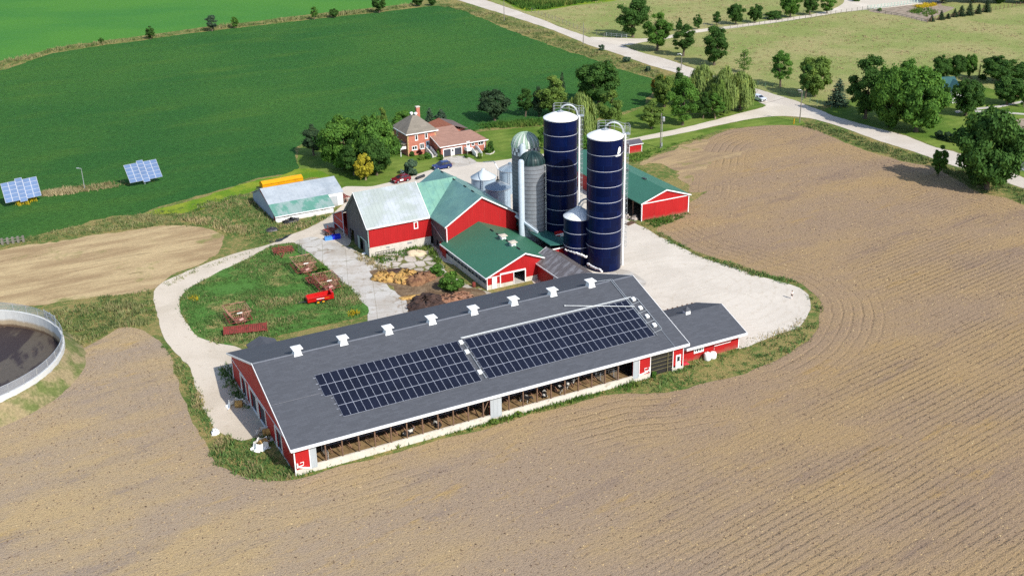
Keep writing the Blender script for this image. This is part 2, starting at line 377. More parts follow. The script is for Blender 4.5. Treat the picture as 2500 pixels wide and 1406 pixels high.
M['vergegrass'] = grassm('verge_weeds', [(0, (.06, .105, .035, 1)), (.5, (.13, .17, .06, 1)), (1, (.30, .27, .13, 1))])
M['greengrass'] = grassm('lush_grass', [(0, (.04, .10, .02, 1)), (.6, (.08, .16, .03, 1)), (1, (.17, .20, .05, 1))])
M['drygrass'] = grassm('dry_grass', [(0, (.15, .15, .06, 1)), (.5, (.30, .25, .13, 1)), (1, (.42, .34, .20, 1))])
M['flower'] = grassm('yellow_goldenrod', [(0, (.20, .19, .03, 1)), (.5, (.50, .36, .02, 1)), (1, (.6, .45, .04, 1))])
# ---------------------------------------------------------------- ground surfaces
def W2(pts): return [tuple(G(x, y)[:2]) for x, y in pts]
def smooth_poly(P, step=1.2, amp=.3, seed=0, closed=True, sharp=False):
    """Catmull-Rom outline, resampled and roughened with a few octaves of drift"""
    P = [np.array(p, float) for p in P]; n = len(P); out = []
    for i in range(n if closed else n-1):
        p0, p1, p2, p3 = (P[(i-1) % n], P[i], P[(i+1) % n], P[(i+2) % n])
        if not closed: p0 = P[max(i-1, 0)]; p3 = P[min(i+2, n-1)]
        L = np.linalg.norm(p2-p1); k = max(1, min(400, int(L/step)))
        for j in range(k):
            t = j/k
            if sharp: out.append(p1+(p2-p1)*t)
            else:
                # centripetal-ish: limit tangents so that long and short spans do not overshoot
                m1 = (p2-p0); m2 = (p3-p1)
                l1 = np.linalg.norm(m1)+1e-9; l2 = np.linalg.norm(m2)+1e-9
                m1 = m1/l1*min(l1*.5, L); m2 = m2/l2*min(l2*.5, L)
                h = (2*t**3-3*t**2+1)*p1+(t**3-2*t**2+t)*m1+(-2*t**3+3*t**2)*p2+(t**3-t**2)*m2
                out.append(h)
    A = np.array(out)
    if amp > 0:
        r = np.random.default_rng(seed+3); N = len(A); d = np.roll(A, -1, 0)-np.roll(A, 1, 0)
        nn = np.stack([-d[:, 1], d[:, 0]], 1); nn /= (np.linalg.norm(nn, axis=1, keepdims=True)+1e-9)
        off = np.zeros(N)
        for w, a in ((12, .9), (5, .7), (2, .5), (1, .35)):
            k = max(3, N//w); v = r.normal(0, 1, k); xs = np.arange(N)*k/N; i0 = xs.astype(int) % k; f = xs-np.floor(xs)
            off += a*(v[i0]*(1-f)+v[(i0+1) % k]*f)
        A = A+nn*(off*amp)[:, None]
    return A
def in_poly(P, X, Y):
    ins = np.zeros(len(X), bool); n = len(P); j = n-1
    for i in range(n):
        xi, yi = P[i]; xj, yj = P[j]
        if yi != yj:
            c = ((yi > Y) != (yj > Y)) & (X < (xj-xi)*(Y-yi)/(yj-yi)+xi); ins ^= c
        j = i
    return ins
POLY = {}
def sheet(name, px, z, m, amp=.3, seed=0, world=False, step=1.2, sharp=False, kind='structure'):
    P = px if world else W2(px)
    A = smooth_poly(P, step, amp, seed, sharp=sharp); POLY[name] = A
    tri = tessellate_polygon([[Vector((x, y, 0)) for x, y in A]])
    me = bpy.data.meshes.new(name)
    fs = []
    for t in tri:
        a, b, c = (A[i] for i in t)
        fs.append(tuple(t) if (b[0]-a[0])*(c[1]-a[1])-(b[1]-a[1])*(c[0]-a[0]) > 0 else tuple(reversed(t)))
    me.from_pydata([(x, y, z) for x, y in A], [], fs); me.materials.append(m); me.update()
    o = bpy.data.objects.new(name, me); COL.objects.link(o); o['kind'] = kind
    return o

# ---- ground materials
def soil_mix(t, p, cols, sc=.5):
    return None
t = NT('rough_grass_ground'); p = t.pos(); n1 = t.noise(p, .12, 6, .62); n2 = t.noise(p, 1.1, 5, .65); n3 = t.noise(p, 6, 3, .6)
c = t.mix(t.step(n1, .4, .62), C(104, 126, 62), C(146, 144, 86)); c = t.mix(t.step(t.math('ADD', n2, t.math('MULTIPLY', n1, .4)), .62, .85), c, C(172, 152, 98))
c = t.mul(c, t.rng(n3, .25, .75, .65, 1.3)); t.bsdf(c, .95, 0, .1, t.bump(n3, .8, .3)); M['g_rough'] = t.m

t = NT('soybean_canopy'); p = t.pos(); f = t.farm(); fs = t.scale(f, .35, 1, 1)
n0 = t.noise(p, .018, 4, .5); n1 = t.noise(fs, .09, 5, .6); n2 = t.noise(t.scale(f, .45, 1, 1), 1.6, 4, .7); n3 = t.noise(p, 4.5, 3, .7)
c = t.mix(t.step(n0, .35, .65), C(64, 117, 56), C(78, 127, 58)); c = t.mix(t.math('MULTIPLY', t.step(n1, .45, .8), .6), c, C(98, 136, 58)); c = t.mix(t.math('MULTIPLY', t.step(t.noise(t.scale(f, .12, 1, 1), .42, 5, .75), .42, .28), .45), c, C(36, 84, 40))
c = t.mul(c, t.math('ADD', t.rng(n2, .3, .72, .62, 1.32), t.rng(n3, .3, .7, -.22, .22)))
t.bsdf(c, .9, 0, .05, t.bump(t.math('ADD', n2, n3), 1.0, .45)); M['g_soy'] = t.m

t = NT('hay_field'); p = t.pos(); n1 = t.noise(t.scale(p, .5, 1, 1), .02, 5, .6); n2 = t.noise(p, .9, 4, .7)
c = t.mix(t.step(n1, .35, .65), C(70, 130, 56), C(84, 140, 54)); c = t.mul(c, t.rng(n2, .3, .7, .84, 1.16)); t.bsdf(c, .9, 0, .1, t.bump(n2, .4, .3)); M['g_hay'] = t.m

t = NT('pasture_grass'); p = t.pos(); n1 = t.noise(p, .035, 5, .6); n2 = t.noise(t.scale(p, .8, 1, 1), .45, 5, .7); n3 = t.noise(p, 2.6, 4, .7)
c = t.mix(t.step(n1, .4, .62), C(150, 160, 92), C(174, 168, 112)); c = t.mix(t.step(n2, .5, .75), c, C(124, 144, 70)); c = t.mix(t.step(n3, .58, .78), c, C(194, 182, 130))
c = t.mul(c, t.rng(n3, .25, .75, .72, 1.22)); t.bsdf(c, .95, 0, .1, t.bump(n3, .8, .3)); M['g_pasture'] = t.m

t = NT('mown_lawn'); p = t.pos(); n1 = t.noise(p, .1, 5, .6); n2 = t.noise(p, 2.2, 4, .7); st = t.math('PINGPONG', t.math('DIVIDE', t.xyz(t.farm())[1], 1.4), 1.0)
c = t.mix(t.step(n1, .38, .65), C(92, 122, 44), C(128, 146, 66)); c = t.mul(c, t.math('MULTIPLY', t.rng(n2, .25, .75, .8, 1.18), t.rng(t.step(st, .35, .65), 0, 1, .94, 1.05)))
t.bsdf(c, .9, 0, .1, t.bump(n2, .4, .15)); M['g_lawn'] = t.m

t = NT('yellow_green_grass'); p = t.pos(); n1 = t.noise(p, .15, 5, .6); n2 = t.noise(p, 2.4, 4, .7)
c = t.mix(t.step(n1, .38, .65), C(100, 140, 34), C(150, 162, 52)); c = t.mul(c, t.rng(n2, .25, .75, .72, 1.25)); t.bsdf(c, .9, 0, .1, t.bump(n2, .6, .2)); M['g_yellow'] = t.m

t = NT('tilled_soil_with_straw'); p = t.pos(); f = t.farm(); x = t.xyz(f)
hd = t.n('ShaderNodeAttribute', _attribute_name='headland').outputs['Fac']
n0 = t.noise(f, .016, 4, .55); n1 = t.noise(t.scale(f, .4, 1, 1), .075, 6, .65); n2 = t.noise(p, .8, 5, .7); n3 = t.noise(t.scale(f, .55, 1, 1), 3.6, 4, .75); n4 = t.noise(p, 9.5, 2, .6)
warp = t.math('MULTIPLY', t.math('SUBTRACT', t.noise(f, .06, 3, .5), .5), 3.0); wob = t.math('MULTIPLY', t.math('SUBTRACT', n3, .5), .55)
rm = t.n('ShaderNodeMapping'); t.set(rm, 'Vector', p); rm.inputs['Rotation'].default_value = (0, 0, math.radians(-37)); xr = t.xyz(rm.outputs[0]); rf_ = t.scale(rm.outputs[0], .22, 1, 1)
rows = t.math('PINGPONG', t.math('DIVIDE', t.math('ADD', t.math('ADD', xr[1], wob), t.math('MULTIPLY', warp, .2)), .52), 1.0)
ring = t.math('PINGPONG', t.math('DIVIDE', t.math('ADD', t.math('ADD', hd, t.math('MULTIPLY', wob, 1.1)), t.math('MULTIPLY', warp, .5)), .8), 1.0)
hk = t.step(t.math('ADD', hd, t.math('MULTIPLY', n0, 12)), 12, 19)
# the drilled rows show best on the nearer right part of the field
rstr = t.math('MULTIPLY', t.step(t.math('ADD', x[0], t.math('MULTIPLY', t.math('SUBTRACT', x[1], 90), -1.45)), 36, 104), t.rng(t.step(t.noise(f, .05, 4, .6), .34, .62), 0, 1, .25, 1))
speck = t.step(t.noise(t.scale(f, .8, 1, 1), 2.6, 3, .7), .36, .58)
c = t.mix(t.step(t.math('ADD', n1, t.math('MULTIPLY', n0, .25)), .48, .78), C(181, 161, 138), C(200, 174, 130))
c = t.mix(t.step(t.noise(rf_, .13, 5, .7), .52, .72), c, C(158, 142, 130)); c = t.mix(t.math('MULTIPLY', t.step(t.noise(t.scale(rf_, 1, 1, 3), .21, 5, .75), .56, .72), .7), c, C(206, 172, 104))
c = t.mix(t.step(x[0], 0, 110), c, t.mix(.42, c, C(158, 123, 86)))
c = t.mix(t.math('MULTIPLY', t.step(n2, .58, .74), .7), c, C(204, 174, 118)); c = t.mix(t.step(n3, .62, .78), c, C(222, 200, 160))
c = t.mix(t.math('MULTIPLY', t.step(n3, .43, .28), .9), c, C(84, 68, 60)); c = t.mix(t.math('MULTIPLY', t.step(t.noise(p, 1.9, 3, .8), .40, .28), .6), c, C(88, 72, 62)); c = t.mul(c, t.rng(n4, .25, .75, .68, 1.28))
rpatch = t.math('MULTIPLY', t.step(t.noise(p, .045, 3, .5), .42, .62), t.step(x[0], 0, 70))
groove = t.math('ADD', t.math('MULTIPLY', t.math('MULTIPLY', t.math('MULTIPLY', t.step(rows, .5, .0), rstr), hk), t.rng(speck, 0, 1, 1.0, .3)), t.math('MULTIPLY', t.math('MULTIPLY', t.math('MULTIPLY', t.step(ring, .4, .0), t.rng(rpatch, 0, 1, .10, .75)), t.math('SUBTRACT', 1.0, hk)), t.rng(speck, 0, 1, 1.0, .35)))
c = t.mix(t.math('MULTIPLY', groove, t.rng(n3, .3, .6, .8, .2)), c, C(104, 84, 68))
h = t.math('ADD', t.math('MULTIPLY', n3, 1.2), t.math('SUBTRACT', t.math('MULTIPLY', n4, .5), groove))
t.bsdf(c, .95, 0, .1, t.bump(h, .8, .22)); M['g_till'] = t.m

t = NT('trampled_straw_stubble'); p = t.pos(); f = t.farm(); fs = t.scale(f, .18, 1, 1)
n1 = t.noise(fs, .32, 6, .65, .6); n2 = t.noise(p, .13, 5, .6); n3 = t.noise(t.scale(f, .4, 1, 1), 3.5, 4, .7)
c = t.mix(t.step(n1, .35, .65), C(172, 146, 110), C(208, 184, 140)); c = t.mix(t.step(n1, .62, .74), c, C(138, 116, 86)); c = t.mix(t.step(n2, .58, .72), c, C(142, 142, 84)); c = t.mul(c, t.rng(n3, .25, .75, .78, 1.2))
t.bsdf(c, .95, 0, .1, t.bump(n3, .6, .2)); M['g_straw'] = t.m

M['g_trample'] = None
t = NT('driven_over_stubble'); p = t.pos(); f = t.farm(); fs = t.scale(f, .2, 1, 1); n1 = t.noise(fs, .4, 6, .65, .8); n3 = t.noise(p, 3.5, 4, .7)
c = t.mix(t.step(n1, .36, .64), C(160, 136, 108), C(192, 166, 124)); c = t.mix(t.step(t.noise(p, .15, 5, .6), .56, .7), c, C(146, 140, 84)); c = t.mul(c, t.rng(n3, .25, .75, .72, 1.24)); t.bsdf(c, .95, 0, .1, t.bump(n3, .6, .2)); M['g_trample'] = t.m
t = NT('lush_and_dry_grass'); p = t.pos(); n1 = t.noise(p, .16, 5, .6); n2 = t.noise(p, 2.4, 4, .7)
c = t.mix(t.step(n1, .50, .68), C(88, 132, 60), C(164, 150, 98)); c = t.mul(c, t.rng(n2, .25, .75, .7, 1.25)); t.bsdf(c, .9, 0, .1, t.bump(n2, .7, .2)); M['g_lush'] = t.m
t = NT('weedy_bank'); p = t.pos(); n1 = t.noise(p, .3, 5, .6); n2 = t.noise(p, 2.4, 4, .7)
c = t.mix(t.step(n1, .4, .62), C(112, 122, 70), C(164, 148, 112)); c = t.mul(c, t.rng(n2, .25, .75, .7, 1.25)); t.bsdf(c, .9, 0, .1, t.bump(n2, .7, .2)); M['g_weedy'] = t.m
def gravelm(name, ca, cb, cc, arcs=(), tr=0.0):
    t = NT(name); p = t.pos(); f = t.farm(); n1 = t.noise(p, .09, 6, .6, .5); n2 = t.noise(p, .9, 5, .65); n3 = t.noise(p, 7, 3, .7)
    c = t.mix(t.step(n1, .38, .62), ca, cb); c = t.mix(t.math('MULTIPLY', t.step(n2, .56, .78), .6), c, cc); c = t.mul(c, t.rng(n3, .25, .75, .86, 1.12))
    for (ax, ay, rad, wd) in arcs:
        v = t.n('ShaderNodeVectorMath', _operation='DISTANCE'); t.set(v, 0, p); v.inputs[1].default_value = (ax, ay, 0)
        r = t.math('ADD', v.outputs['Value'], t.math('MULTIPLY', t.noise(p, .12, 3), 2.5))
        w = t.math('PINGPONG', t.math('DIVIDE', r, .95), 1.0); band = t.math('MULTIPLY', t.step(r, rad+wd, rad+wd-3), t.step(r, rad-wd, rad-wd+3))
        c = t.mix(t.math('MULTIPLY', t.math('MULTIPLY', t.step(w, .35, 0), band), t.rng(n2, .35, .65, 0, .26)), c, cc)
    t.bsdf(c, .95, 0, .1, t.bump(t.math('ADD', n3, n2), .35, .06)); return t.m
M['g_gravel'] = gravelm('pale_limestone_gravel', C(231, 221, 206), C(219, 209, 194), C(192, 177, 154), arcs=((30, 175, 15, 9), (36, 168, 8, 6), (18, 195, 26, 8)))
M['g_lane'] = gravelm('pale_lane_gravel', C(226, 213, 194), C(212, 199, 179), C(170, 152, 124))
M['g_road'] = gravelm('dusty_gravel_road', C(224, 214, 200), C(214, 203, 188), C(192, 178, 160))
M['g_drive'] = gravelm('white_gravel_drive', C(232, 221, 204), C(219, 208, 190), C(194, 180, 156))
M['g_bed'] = mat('mulch_and_bare_bed', C(172, 156, 136), .95, .25, sc=1.2, col2=C(140, 122, 104), f2=(.48, .6), sc2=.6)

t = NT('cracked_concrete_slabs'); p = t.pos(); f = t.farm(); mp = t.n('ShaderNodeMapping'); t.set(mp, 'Vector', f); mp.inputs['Rotation'].default_value = (0, 0, .32)
b = t.n('ShaderNodeTexBrick', _offset=.0); t.set(b, 'Vector', mp.outputs[0])
for k, v in (('Scale', 1.0), ('Mortar Size', .035), ('Brick Width', 4.2), ('Row Height', 3.0), ('Mortar Smooth', .4), ('Bias', 0.0)): b.inputs[k].default_value = v
b.inputs['Color1'].default_value = (.93, .93, .93, 1); b.inputs['Color2'].default_value = (1.05, 1.05, 1.05, 1); b.inputs['Mortar'].default_value = (.52, .5, .42, 1)
n1 = t.noise(p, .18, 5, .65); n2 = t.noise(p, 1.3, 5, .7); n3 = t.noise(p, 6, 3, .7)
c = t.mix(t.step(n1, .4, .6), C(214, 210, 202), C(198, 190, 178)); c = t.mix(1.0, c, b.outputs['Color'], 'MULTIPLY')
c = t.mix(t.math('MULTIPLY', t.step(n2, .54, .72), .8), c, C(170, 152, 128)); c = t.mix(t.math('MULTIPLY', t.step(t.noise(p, .42, 6, .7, 1.5), .57, .64), .55), c, C(150, 128, 104)); vo = t.n('ShaderNodeTexVoronoi', _feature='DISTANCE_TO_EDGE'); t.set(vo, 'Vector', t.n('ShaderNodeVectorMath', _operation='ADD', i0=f, i1=t.n('ShaderNodeTexNoise', Scale=.5).outputs['Color']).outputs[0]); vo.inputs['Scale'].default_value = .28
c = t.mix(t.math('MULTIPLY', t.step(t.math('ADD', vo.outputs[0], t.math('MULTIPLY', t.math('SUBTRACT', n1, .42), .6)), .035, .008), .5), c, C(140, 130, 104)); c = t.mul(c, t.rng(n3, .25, .75, .92, 1.07))
t.bsdf(c, .9, 0, .15); M['g_conc'] = t.m
t = NT('broken_concrete'); p = t.pos(); f = t.farm(); vo = t.n('ShaderNodeTexVoronoi', _feature='DISTANCE_TO_EDGE'); t.set(vo, 'Vector', t.n('ShaderNodeVectorMath', _operation='ADD', i0=f, i1=t.n('ShaderNodeTexNoise', Scale=.8).outputs['Color']).outputs[0]); vo.inputs['Scale'].default_value = .42; vo.inputs['Randomness'].default_value = 1.0
n1 = t.noise(p, .3, 5, .65); n2 = t.noise(p, 2, 4, .7)
c = t.mix(t.step(n1, .4, .6), C(214, 206, 194), C(188, 178, 162)); c = t.mul(c, t.rng(n2, .25, .75, .88, 1.1))
crack = t.math('ADD', vo.outputs[0], t.math('MULTIPLY', t.math('SUBTRACT', n1, .5), -.35))
c = t.mix(t.step(n2, .60, .70), c, C(150, 136, 108)); c = t.mix(t.step(crack, .09, .02), c, t.mix(t.step(n2, .4, .6), C(128, 118, 78), C(104, 118, 56))); t.bsdf(c, .95, 0, .1, t.bump(t.step(crack, .03, .12), .6, .1)); M['g_broken'] = t.m
t = NT('bare_brown_dirt'); p = t.pos(); n1 = t.noise(p, .35, 6, .65, .4); n2 = t.noise(p, 2.4, 5, .7)
c = t.mix(t.step(n1, .38, .6), C(150, 128, 102), C(118, 96, 74)); c = t.mix(t.step(n2, .58, .72), c, C(168, 140, 108)); c = t.mul(c, t.rng(n2, .25, .75, .75, 1.2)); t.bsdf(c, .95, 0, .1, t.bump(n2, .8, .2)); M['g_dirt'] = t.m
M['g_wet'] = mat('wet_dark_mud', (.020, .017, .018, 1), .45, .3, spec=.5, sc=2)
M['g_wheel'] = mat('stained_concrete', C(168, 158, 146), .9, .2, sc=1)

# ---- base ground: one sheet to the horizon
g = MB(); g.add([(-3000, -1500, 0), (3000, -1500, 0), (3000, 4500, 0), (-3000, 4500, 0)], [(0, 1, 2, 3)]); tag(g.build('ground', M['g_rough']), None, None, kind='structure')

soy_px = [(-500,255),(-200,218),(0,172),(70,150),(130,131),(300,105),(500,78),(750,50),(1000,22),(1080,14),(1130,28),(1200,55),(1270,84),(1330,106),(1400,130),(1480,158),(1560,182),(1598,197),(1602,214),(1585,236),(1556,262),(1500,280),(1420,296),(1330,304),(1200,311),(1120,322),(1040,318),(960,316),(850,345),(742,352),(722,385),(726,408),(690,424),(640,434),(560,457),(470,484),(380,509),(340,523),(270,531),(180,553),(60,581),(0,592),(-200,630),(-600,700)]
sheet('soybean_field', soy_px, .006, M['g_soy'], .45, 1)
sheet('hay_field', [(-700,-130),(1000,-130),(1030,0),(1000,10),(900,21),(760,36),(600,55),(500,66),(380,84),(250,100),(130,118),(60,138),(0,150),(-300,205),(-700,270)], .006, M['g_hay'], .4, 2)
# tilled field: an even net of points that also carries the distance to the field's edges (for the headland passes)
edge_road = [(1685,471),(1690,420),(1700,372),(1719,344),(1770,321),(1856,309),(1954,309),(2027,333),(2112,365),(2197,393),(2283,412),(2347,446),(2389,471),(2453,484),(2500,501),(2950,660)]
edge_yard = [(-500,1190),(-150,1062),(0,1003),(60,968),(110,938),(150,908),(180,882),(200,852),(240,828),(290,799),(340,798),(375,812),(400,842),(420,882),(440,922),(455,972),(470,1012),(490,1047),(505,1072),(515,1112),(530,1138),(580,1162),(650,1174),(725,1170),(800,1146),(900,1119),(1000,1089),(1100,1066),(1200,1044),(1300,1014),(1400,989),(1500,963),(1600,960),(1700,943),(1800,917),(1877,891),(1933,861),(1971,831),(1997,797),(2007,763),(2001,729),(1975,707),(1941,686),(1856,665),(1792,643),(1707,618),(1643,584),(1600,558)]
def polyline_dist(P, Q):
    d = np.full(len(P), 1e9)
    for a, b in zip(Q[:-1], Q[1:]):
        ab = b-a; t_ = np.clip(((P-a)@ab)/(ab@ab+1e-9), 0, 1); d = np.minimum(d, np.linalg.norm(P-(a+t_[:, None]*ab), axis=1))
    return d
ey = np.array(W2(edge_yard)); er = np.array(W2(edge_road))
till = smooth_poly([*map(tuple, ey), (ey[-1][0]+14, ey[-1][1]+22), *map(tuple, er), (330., 60.), (200., 10.), (-40., 10.), (-190., 40.)], 1.5, .3, 5); POLY['till'] = till
gx, gy = np.meshgrid(np.arange(-190, 335, 2.5), np.arange(8, 330, 2.5)); gx = gx.ravel()+RNG.uniform(-.4, .4, gx.size); gy = gy.ravel()+RNG.uniform(-.4, .4, gy.size)
k = in_poly(till, gx, gy); ip = np.stack([gx[k], gy[k]], 1); ip = ip[polyline_dist(ip, np.vstack([till, till[:1]])) > 1.0] if len(ip) < 60000 else ip
vv = [Vector(p) for p in till]+[Vector(p) for p in ip]; nb = len(till)
vo_, ed_, fa_, *_r = delaunay_2d_cdt(vv, [(i, (i+1) % nb) for i in range(nb)], [], 1, 1e-4)
me = bpy.data.meshes.new('tilled_field'); me.from_pydata([(q.x, q.y, .010) for q in vo_], [], [tuple(f_) for f_ in fa_])
pv = np.array([(q.x, q.y) for q in vo_]); hdv = np.minimum(polyline_dist(pv, ey), polyline_dist(pv, er))
at = me.attributes.new('headland', 'FLOAT', 'POINT'); at.data.foreach_set('value', hdv.astype(np.float32))
me.materials.append(M['g_till']); me.update(); o = bpy.data.objects.new('tilled_field', me); COL.objects.link(o); o['kind'] = 'structure'
if sum(p_.normal.z for p_ in list(me.polygons)[:50]) < 0: me.flip_normals()

sheet('stubble_patch', [(-300,690),(-100,640),(0,613),(120,591),(280,566),(400,554),(490,556),(532,578),(538,600),(515,630),(440,666),(375,700),(330,712),(250,722),(100,744),(0,742),(-300,760)], .014, M['g_straw'], .5, 6)
sheet('trampled_ground', [(1550,405),(1600,378),(1660,352),(1715,338),(1740,342),(1722,366),(1790,372),(1830,362),(1800,385),(1740,402),(1700,440),(1690,470),(1650,420),(1600,400)], .014, M['g_trample'], .9, 7)
sheet('pasture', [(1180,-12),(1256,24),(1320,46),(1384,72),(1440,91),(1509,107),(1560,126),(1640,148),(1700,168),(1847,216),(1950,248),(2000,262),(2090,235),(2180,210),(2260,205),(2300,215),(2380,215),(2440,230),(2600,235),(2900,220),(2900,-120),(1300,-150)], .006, M['g_pasture'], .3, 8)
sheet('corn_field', [(1175,-20),(1235,8),(1280,28),(1330,26),(1400,14),(1505,0),(1510,-60),(1300,-90),(1150,-60)], .010, M['g_yellow'], .3, 9)
sheet('lawn', [(2010,268),(2036,283),(2120,308),(2212,331),(2290,361),(2330,368),(2420,402),(2520,440),(2900,580),(2900,235),(2500,238),(2400,214),(2300,222),(2250,212),(2180,222),(2080,245)], .010, M['g_lawn'], .15, 10)
sheet('lawn', [(735,360),(760,352),(850,350),(960,320),(1060,322),(1130,326),(1200,318),(1330,308),(1430,300),(1510,284),(1560,266),(1590,242),(1640,200),(1690,205),(1840,232),(1868,256),(1850,265),(1780,284),(1700,305),(1620,323),(1540,340),(1400,366),(1246,389),(1167,397.5),(1128,384),(1082,390),(1088,402),(1024,426),(1000,434),(910,456),(838,462),(815,440),(760,418),(735,412),(728,392)], .010, M['g_lawn'], .12, 11)
sheet('grass_verge', [(1540,342),(1620,325),(1700,319),(1830,292),(1905,285),(1950,292),(1960,306),(1856,307),(1770,316),(1719,332),(1640,358),(1560,392),(1530,380)], .0085, M['g_lawn'], .2, 12)
sheet('yellow_grass_strip', [(730,412),(690,428),(640,438),(560,460),(470,488),(380,512),(350,522),(390,527),(470,520),(540,498),(600,476),(690,455),(760,432),(810,440),(770,416)], .014, M['g_yellow'], .4, 13)
sheet('gravel_road', [(980,-52),(1115,0),(1230,35),(1352,74),(1426,106),(1512,134),(1586,160),(1643,176),(1845,245),(1870,258),(1962,283),(2052,311),(2148,346),(2244,375),(2308,398),(2468,449),(2900,600),(2900,560),(2600,470),(2500,436),(2421,404),(2327,370),(2286,361),(2212,332),(2036,284),(1950,249),(1847,217),(1695,168),(1640,149),(1560,127),(1509,108),(1438,92),(1384,73),(1320,47),(1256,25),(1179,-1),(1070,-45)], .018, M['g_road'], .14, 14, sharp=True)
sheet('farm_driveway', [(1868,248),(1874,256),(1862,263),(1820,274),(1780,284),(1700,305),(1620,323),(1540,339),(1400,366),(1246,388.5),(1246,412),(1400,388),(1530,352),(1640,332),(1700,319),(1830,291),(1905,284),(1975,289),(1990,292),(1960,270)], .022, M['g_drive'], .12, 15)
sheet('side_lane', [(1440,92),(1480,92),(1575,95),(1640,86),(1693,74),(1757,67),(1870,52),(1979,36),(2030,24),(2060,8),(2090,-30),(2330,-30),(2290,4),(2200,16),(2120,24),(2060,30),(1979,43),(1870,59),(1757,74),(1693,82),(1620,97),(1575,103),(1515,111)], .020, M['g_drive'], .12, 16)
sheet('farm_yard', [(835,458),(910,455),(1000,433),(1024,425),(1085,402),(1080,388),(1130,381.5),(1167,397),(1246,388),(1400,366),(1470,352),(1440,372),(1425,420),(1385,520),(1350,605),(1200,660),(1090,640),(1000,605),(900,602),(860,545),(840,505)], .026, M['g_gravel'], .16, 17)
sheet('turning_yard', [(1405,395),(1412,420),(1500,522),(1560,550),(1600,572),(1643,594),(1707,627),(1792,653),(1856,676),(1930,695),(1965,712),(1980,737),(1974,765),(1950,797),(1900,815),(1845,835),(1806,850),(1700,840),(1640,800),(1500,760),(1300,690),(1352,603),(1388,518)], .0265, M['g_gravel'], .16, 31)
sheet('loop_lane', [(842,500),(815,522),(764,552),(700,577),(662,594),(598,612),(510,640),(444,667),(400,688),(375,712),(376,740),(385,780),(397,820),(422,855),(452,890),(476,930),(490,970),(506,1010),(525,1045),(560,1066),(590,1076),(640,1064),(690,1070),(660,980),(590,850),(532,838),(488,822),(462,791),(440,757),(437,735),(455,709),(488,687),(543,660),(598,636),(664,602),(713,594),(745,602),(800,604),(850,600),(860,560),(846,520)], .0255, M['g_lane'], .16, 32)
ISLAND = [(728,598),(700,596),(664,602),(598,637),(543,661),(488,689),(456,710),(440,735),(442,757),(463,791),(489,822),(533,837),(600,840),(700,814),(820,787),(900,768),(888,741),(854,703),(830,686),(799,656),(765,628),(738,607)]
sheet('grass_island', ISLAND, .0335, M['g_lush'], .25, 33)
sheet('concrete_yard', [(717,592),(727,586),(761,578),(798,588),(832,598),(889,627),(925,660),(955,705),(1000,720),(1020,760),(990,800),(905,792),(901,769),(888,740),(855,702),(831,685),(800,655),(766,627),(738,606)], .030, M['g_conc'], .16, 18)
sheet('broken_concrete', [(820,592),(850,600),(903,630),(960,612),(1010,604),(1046,600),(1075,640),(1100,672),(1150,700),(1195,712),(1190,740),(1060,740),(960,690),(925,660),(885,630),(840,610)], .034, M['g_broken'], .25, 19)
sheet('dirt_patch', [(905,662),(950,655),(1000,656),(1050,664),(1090,676),(1120,700),(1180,712),(1180,760),(1000,790),(990,745),(965,720),(960,700),(920,680)], .038, M['g_dirt'], .3, 20)
sheet('wet_patch', [(655,590),(672,584),(690,582),(698,576),(712,572),(700,582),(688,589),(670,593)], .042, M['g_wet'], .12, 21, step=.4)
sheet('concrete_apron', [(1490,656),(1535,661),(1578,690),(1560,702),(1500,690)], .034, M['g_conc'], .05, 22)
sheet('concrete_apron', [(1082,388),(1130,381.5),(1163,397),(1120,408),(1095,404)], .034, M['g_conc'], .05, 22)
sheet('garden_bed', [(2120,27),(2200,14),(2290,4),(2300,14),(2330,20),(2270,46),(2262,54),(2200,40)], .014, M['g_bed'], .08, 23)
sheet('garden_bed', [(2462,302),(2500,290),(2560,296),(2540,318),(2480,316)], .018, M['g_bed'], .08, 24)
sheet('lawn_path', [(2330,272),(2370,266),(2400,262),(2440,258),(2500,246),(2600,232),(2600,237),(2500,251),(2440,263),(2400,267),(2370,271),(2335,277)], .018, M['g_conc'], .04, 25)
sheet('lawn_path', [(2380,270),(2460,274),(2520,279),(2520,282.5),(2460,278),(2380,274)], .022, M['g_conc'], .04, 26)
sheet('parking_pad', [(2440,395),(2500,365),(2620,380),(2600,440),(2500,420)], .018, mat('grey_asphalt', C(150, 150, 152), .9, .1), .1, 27)
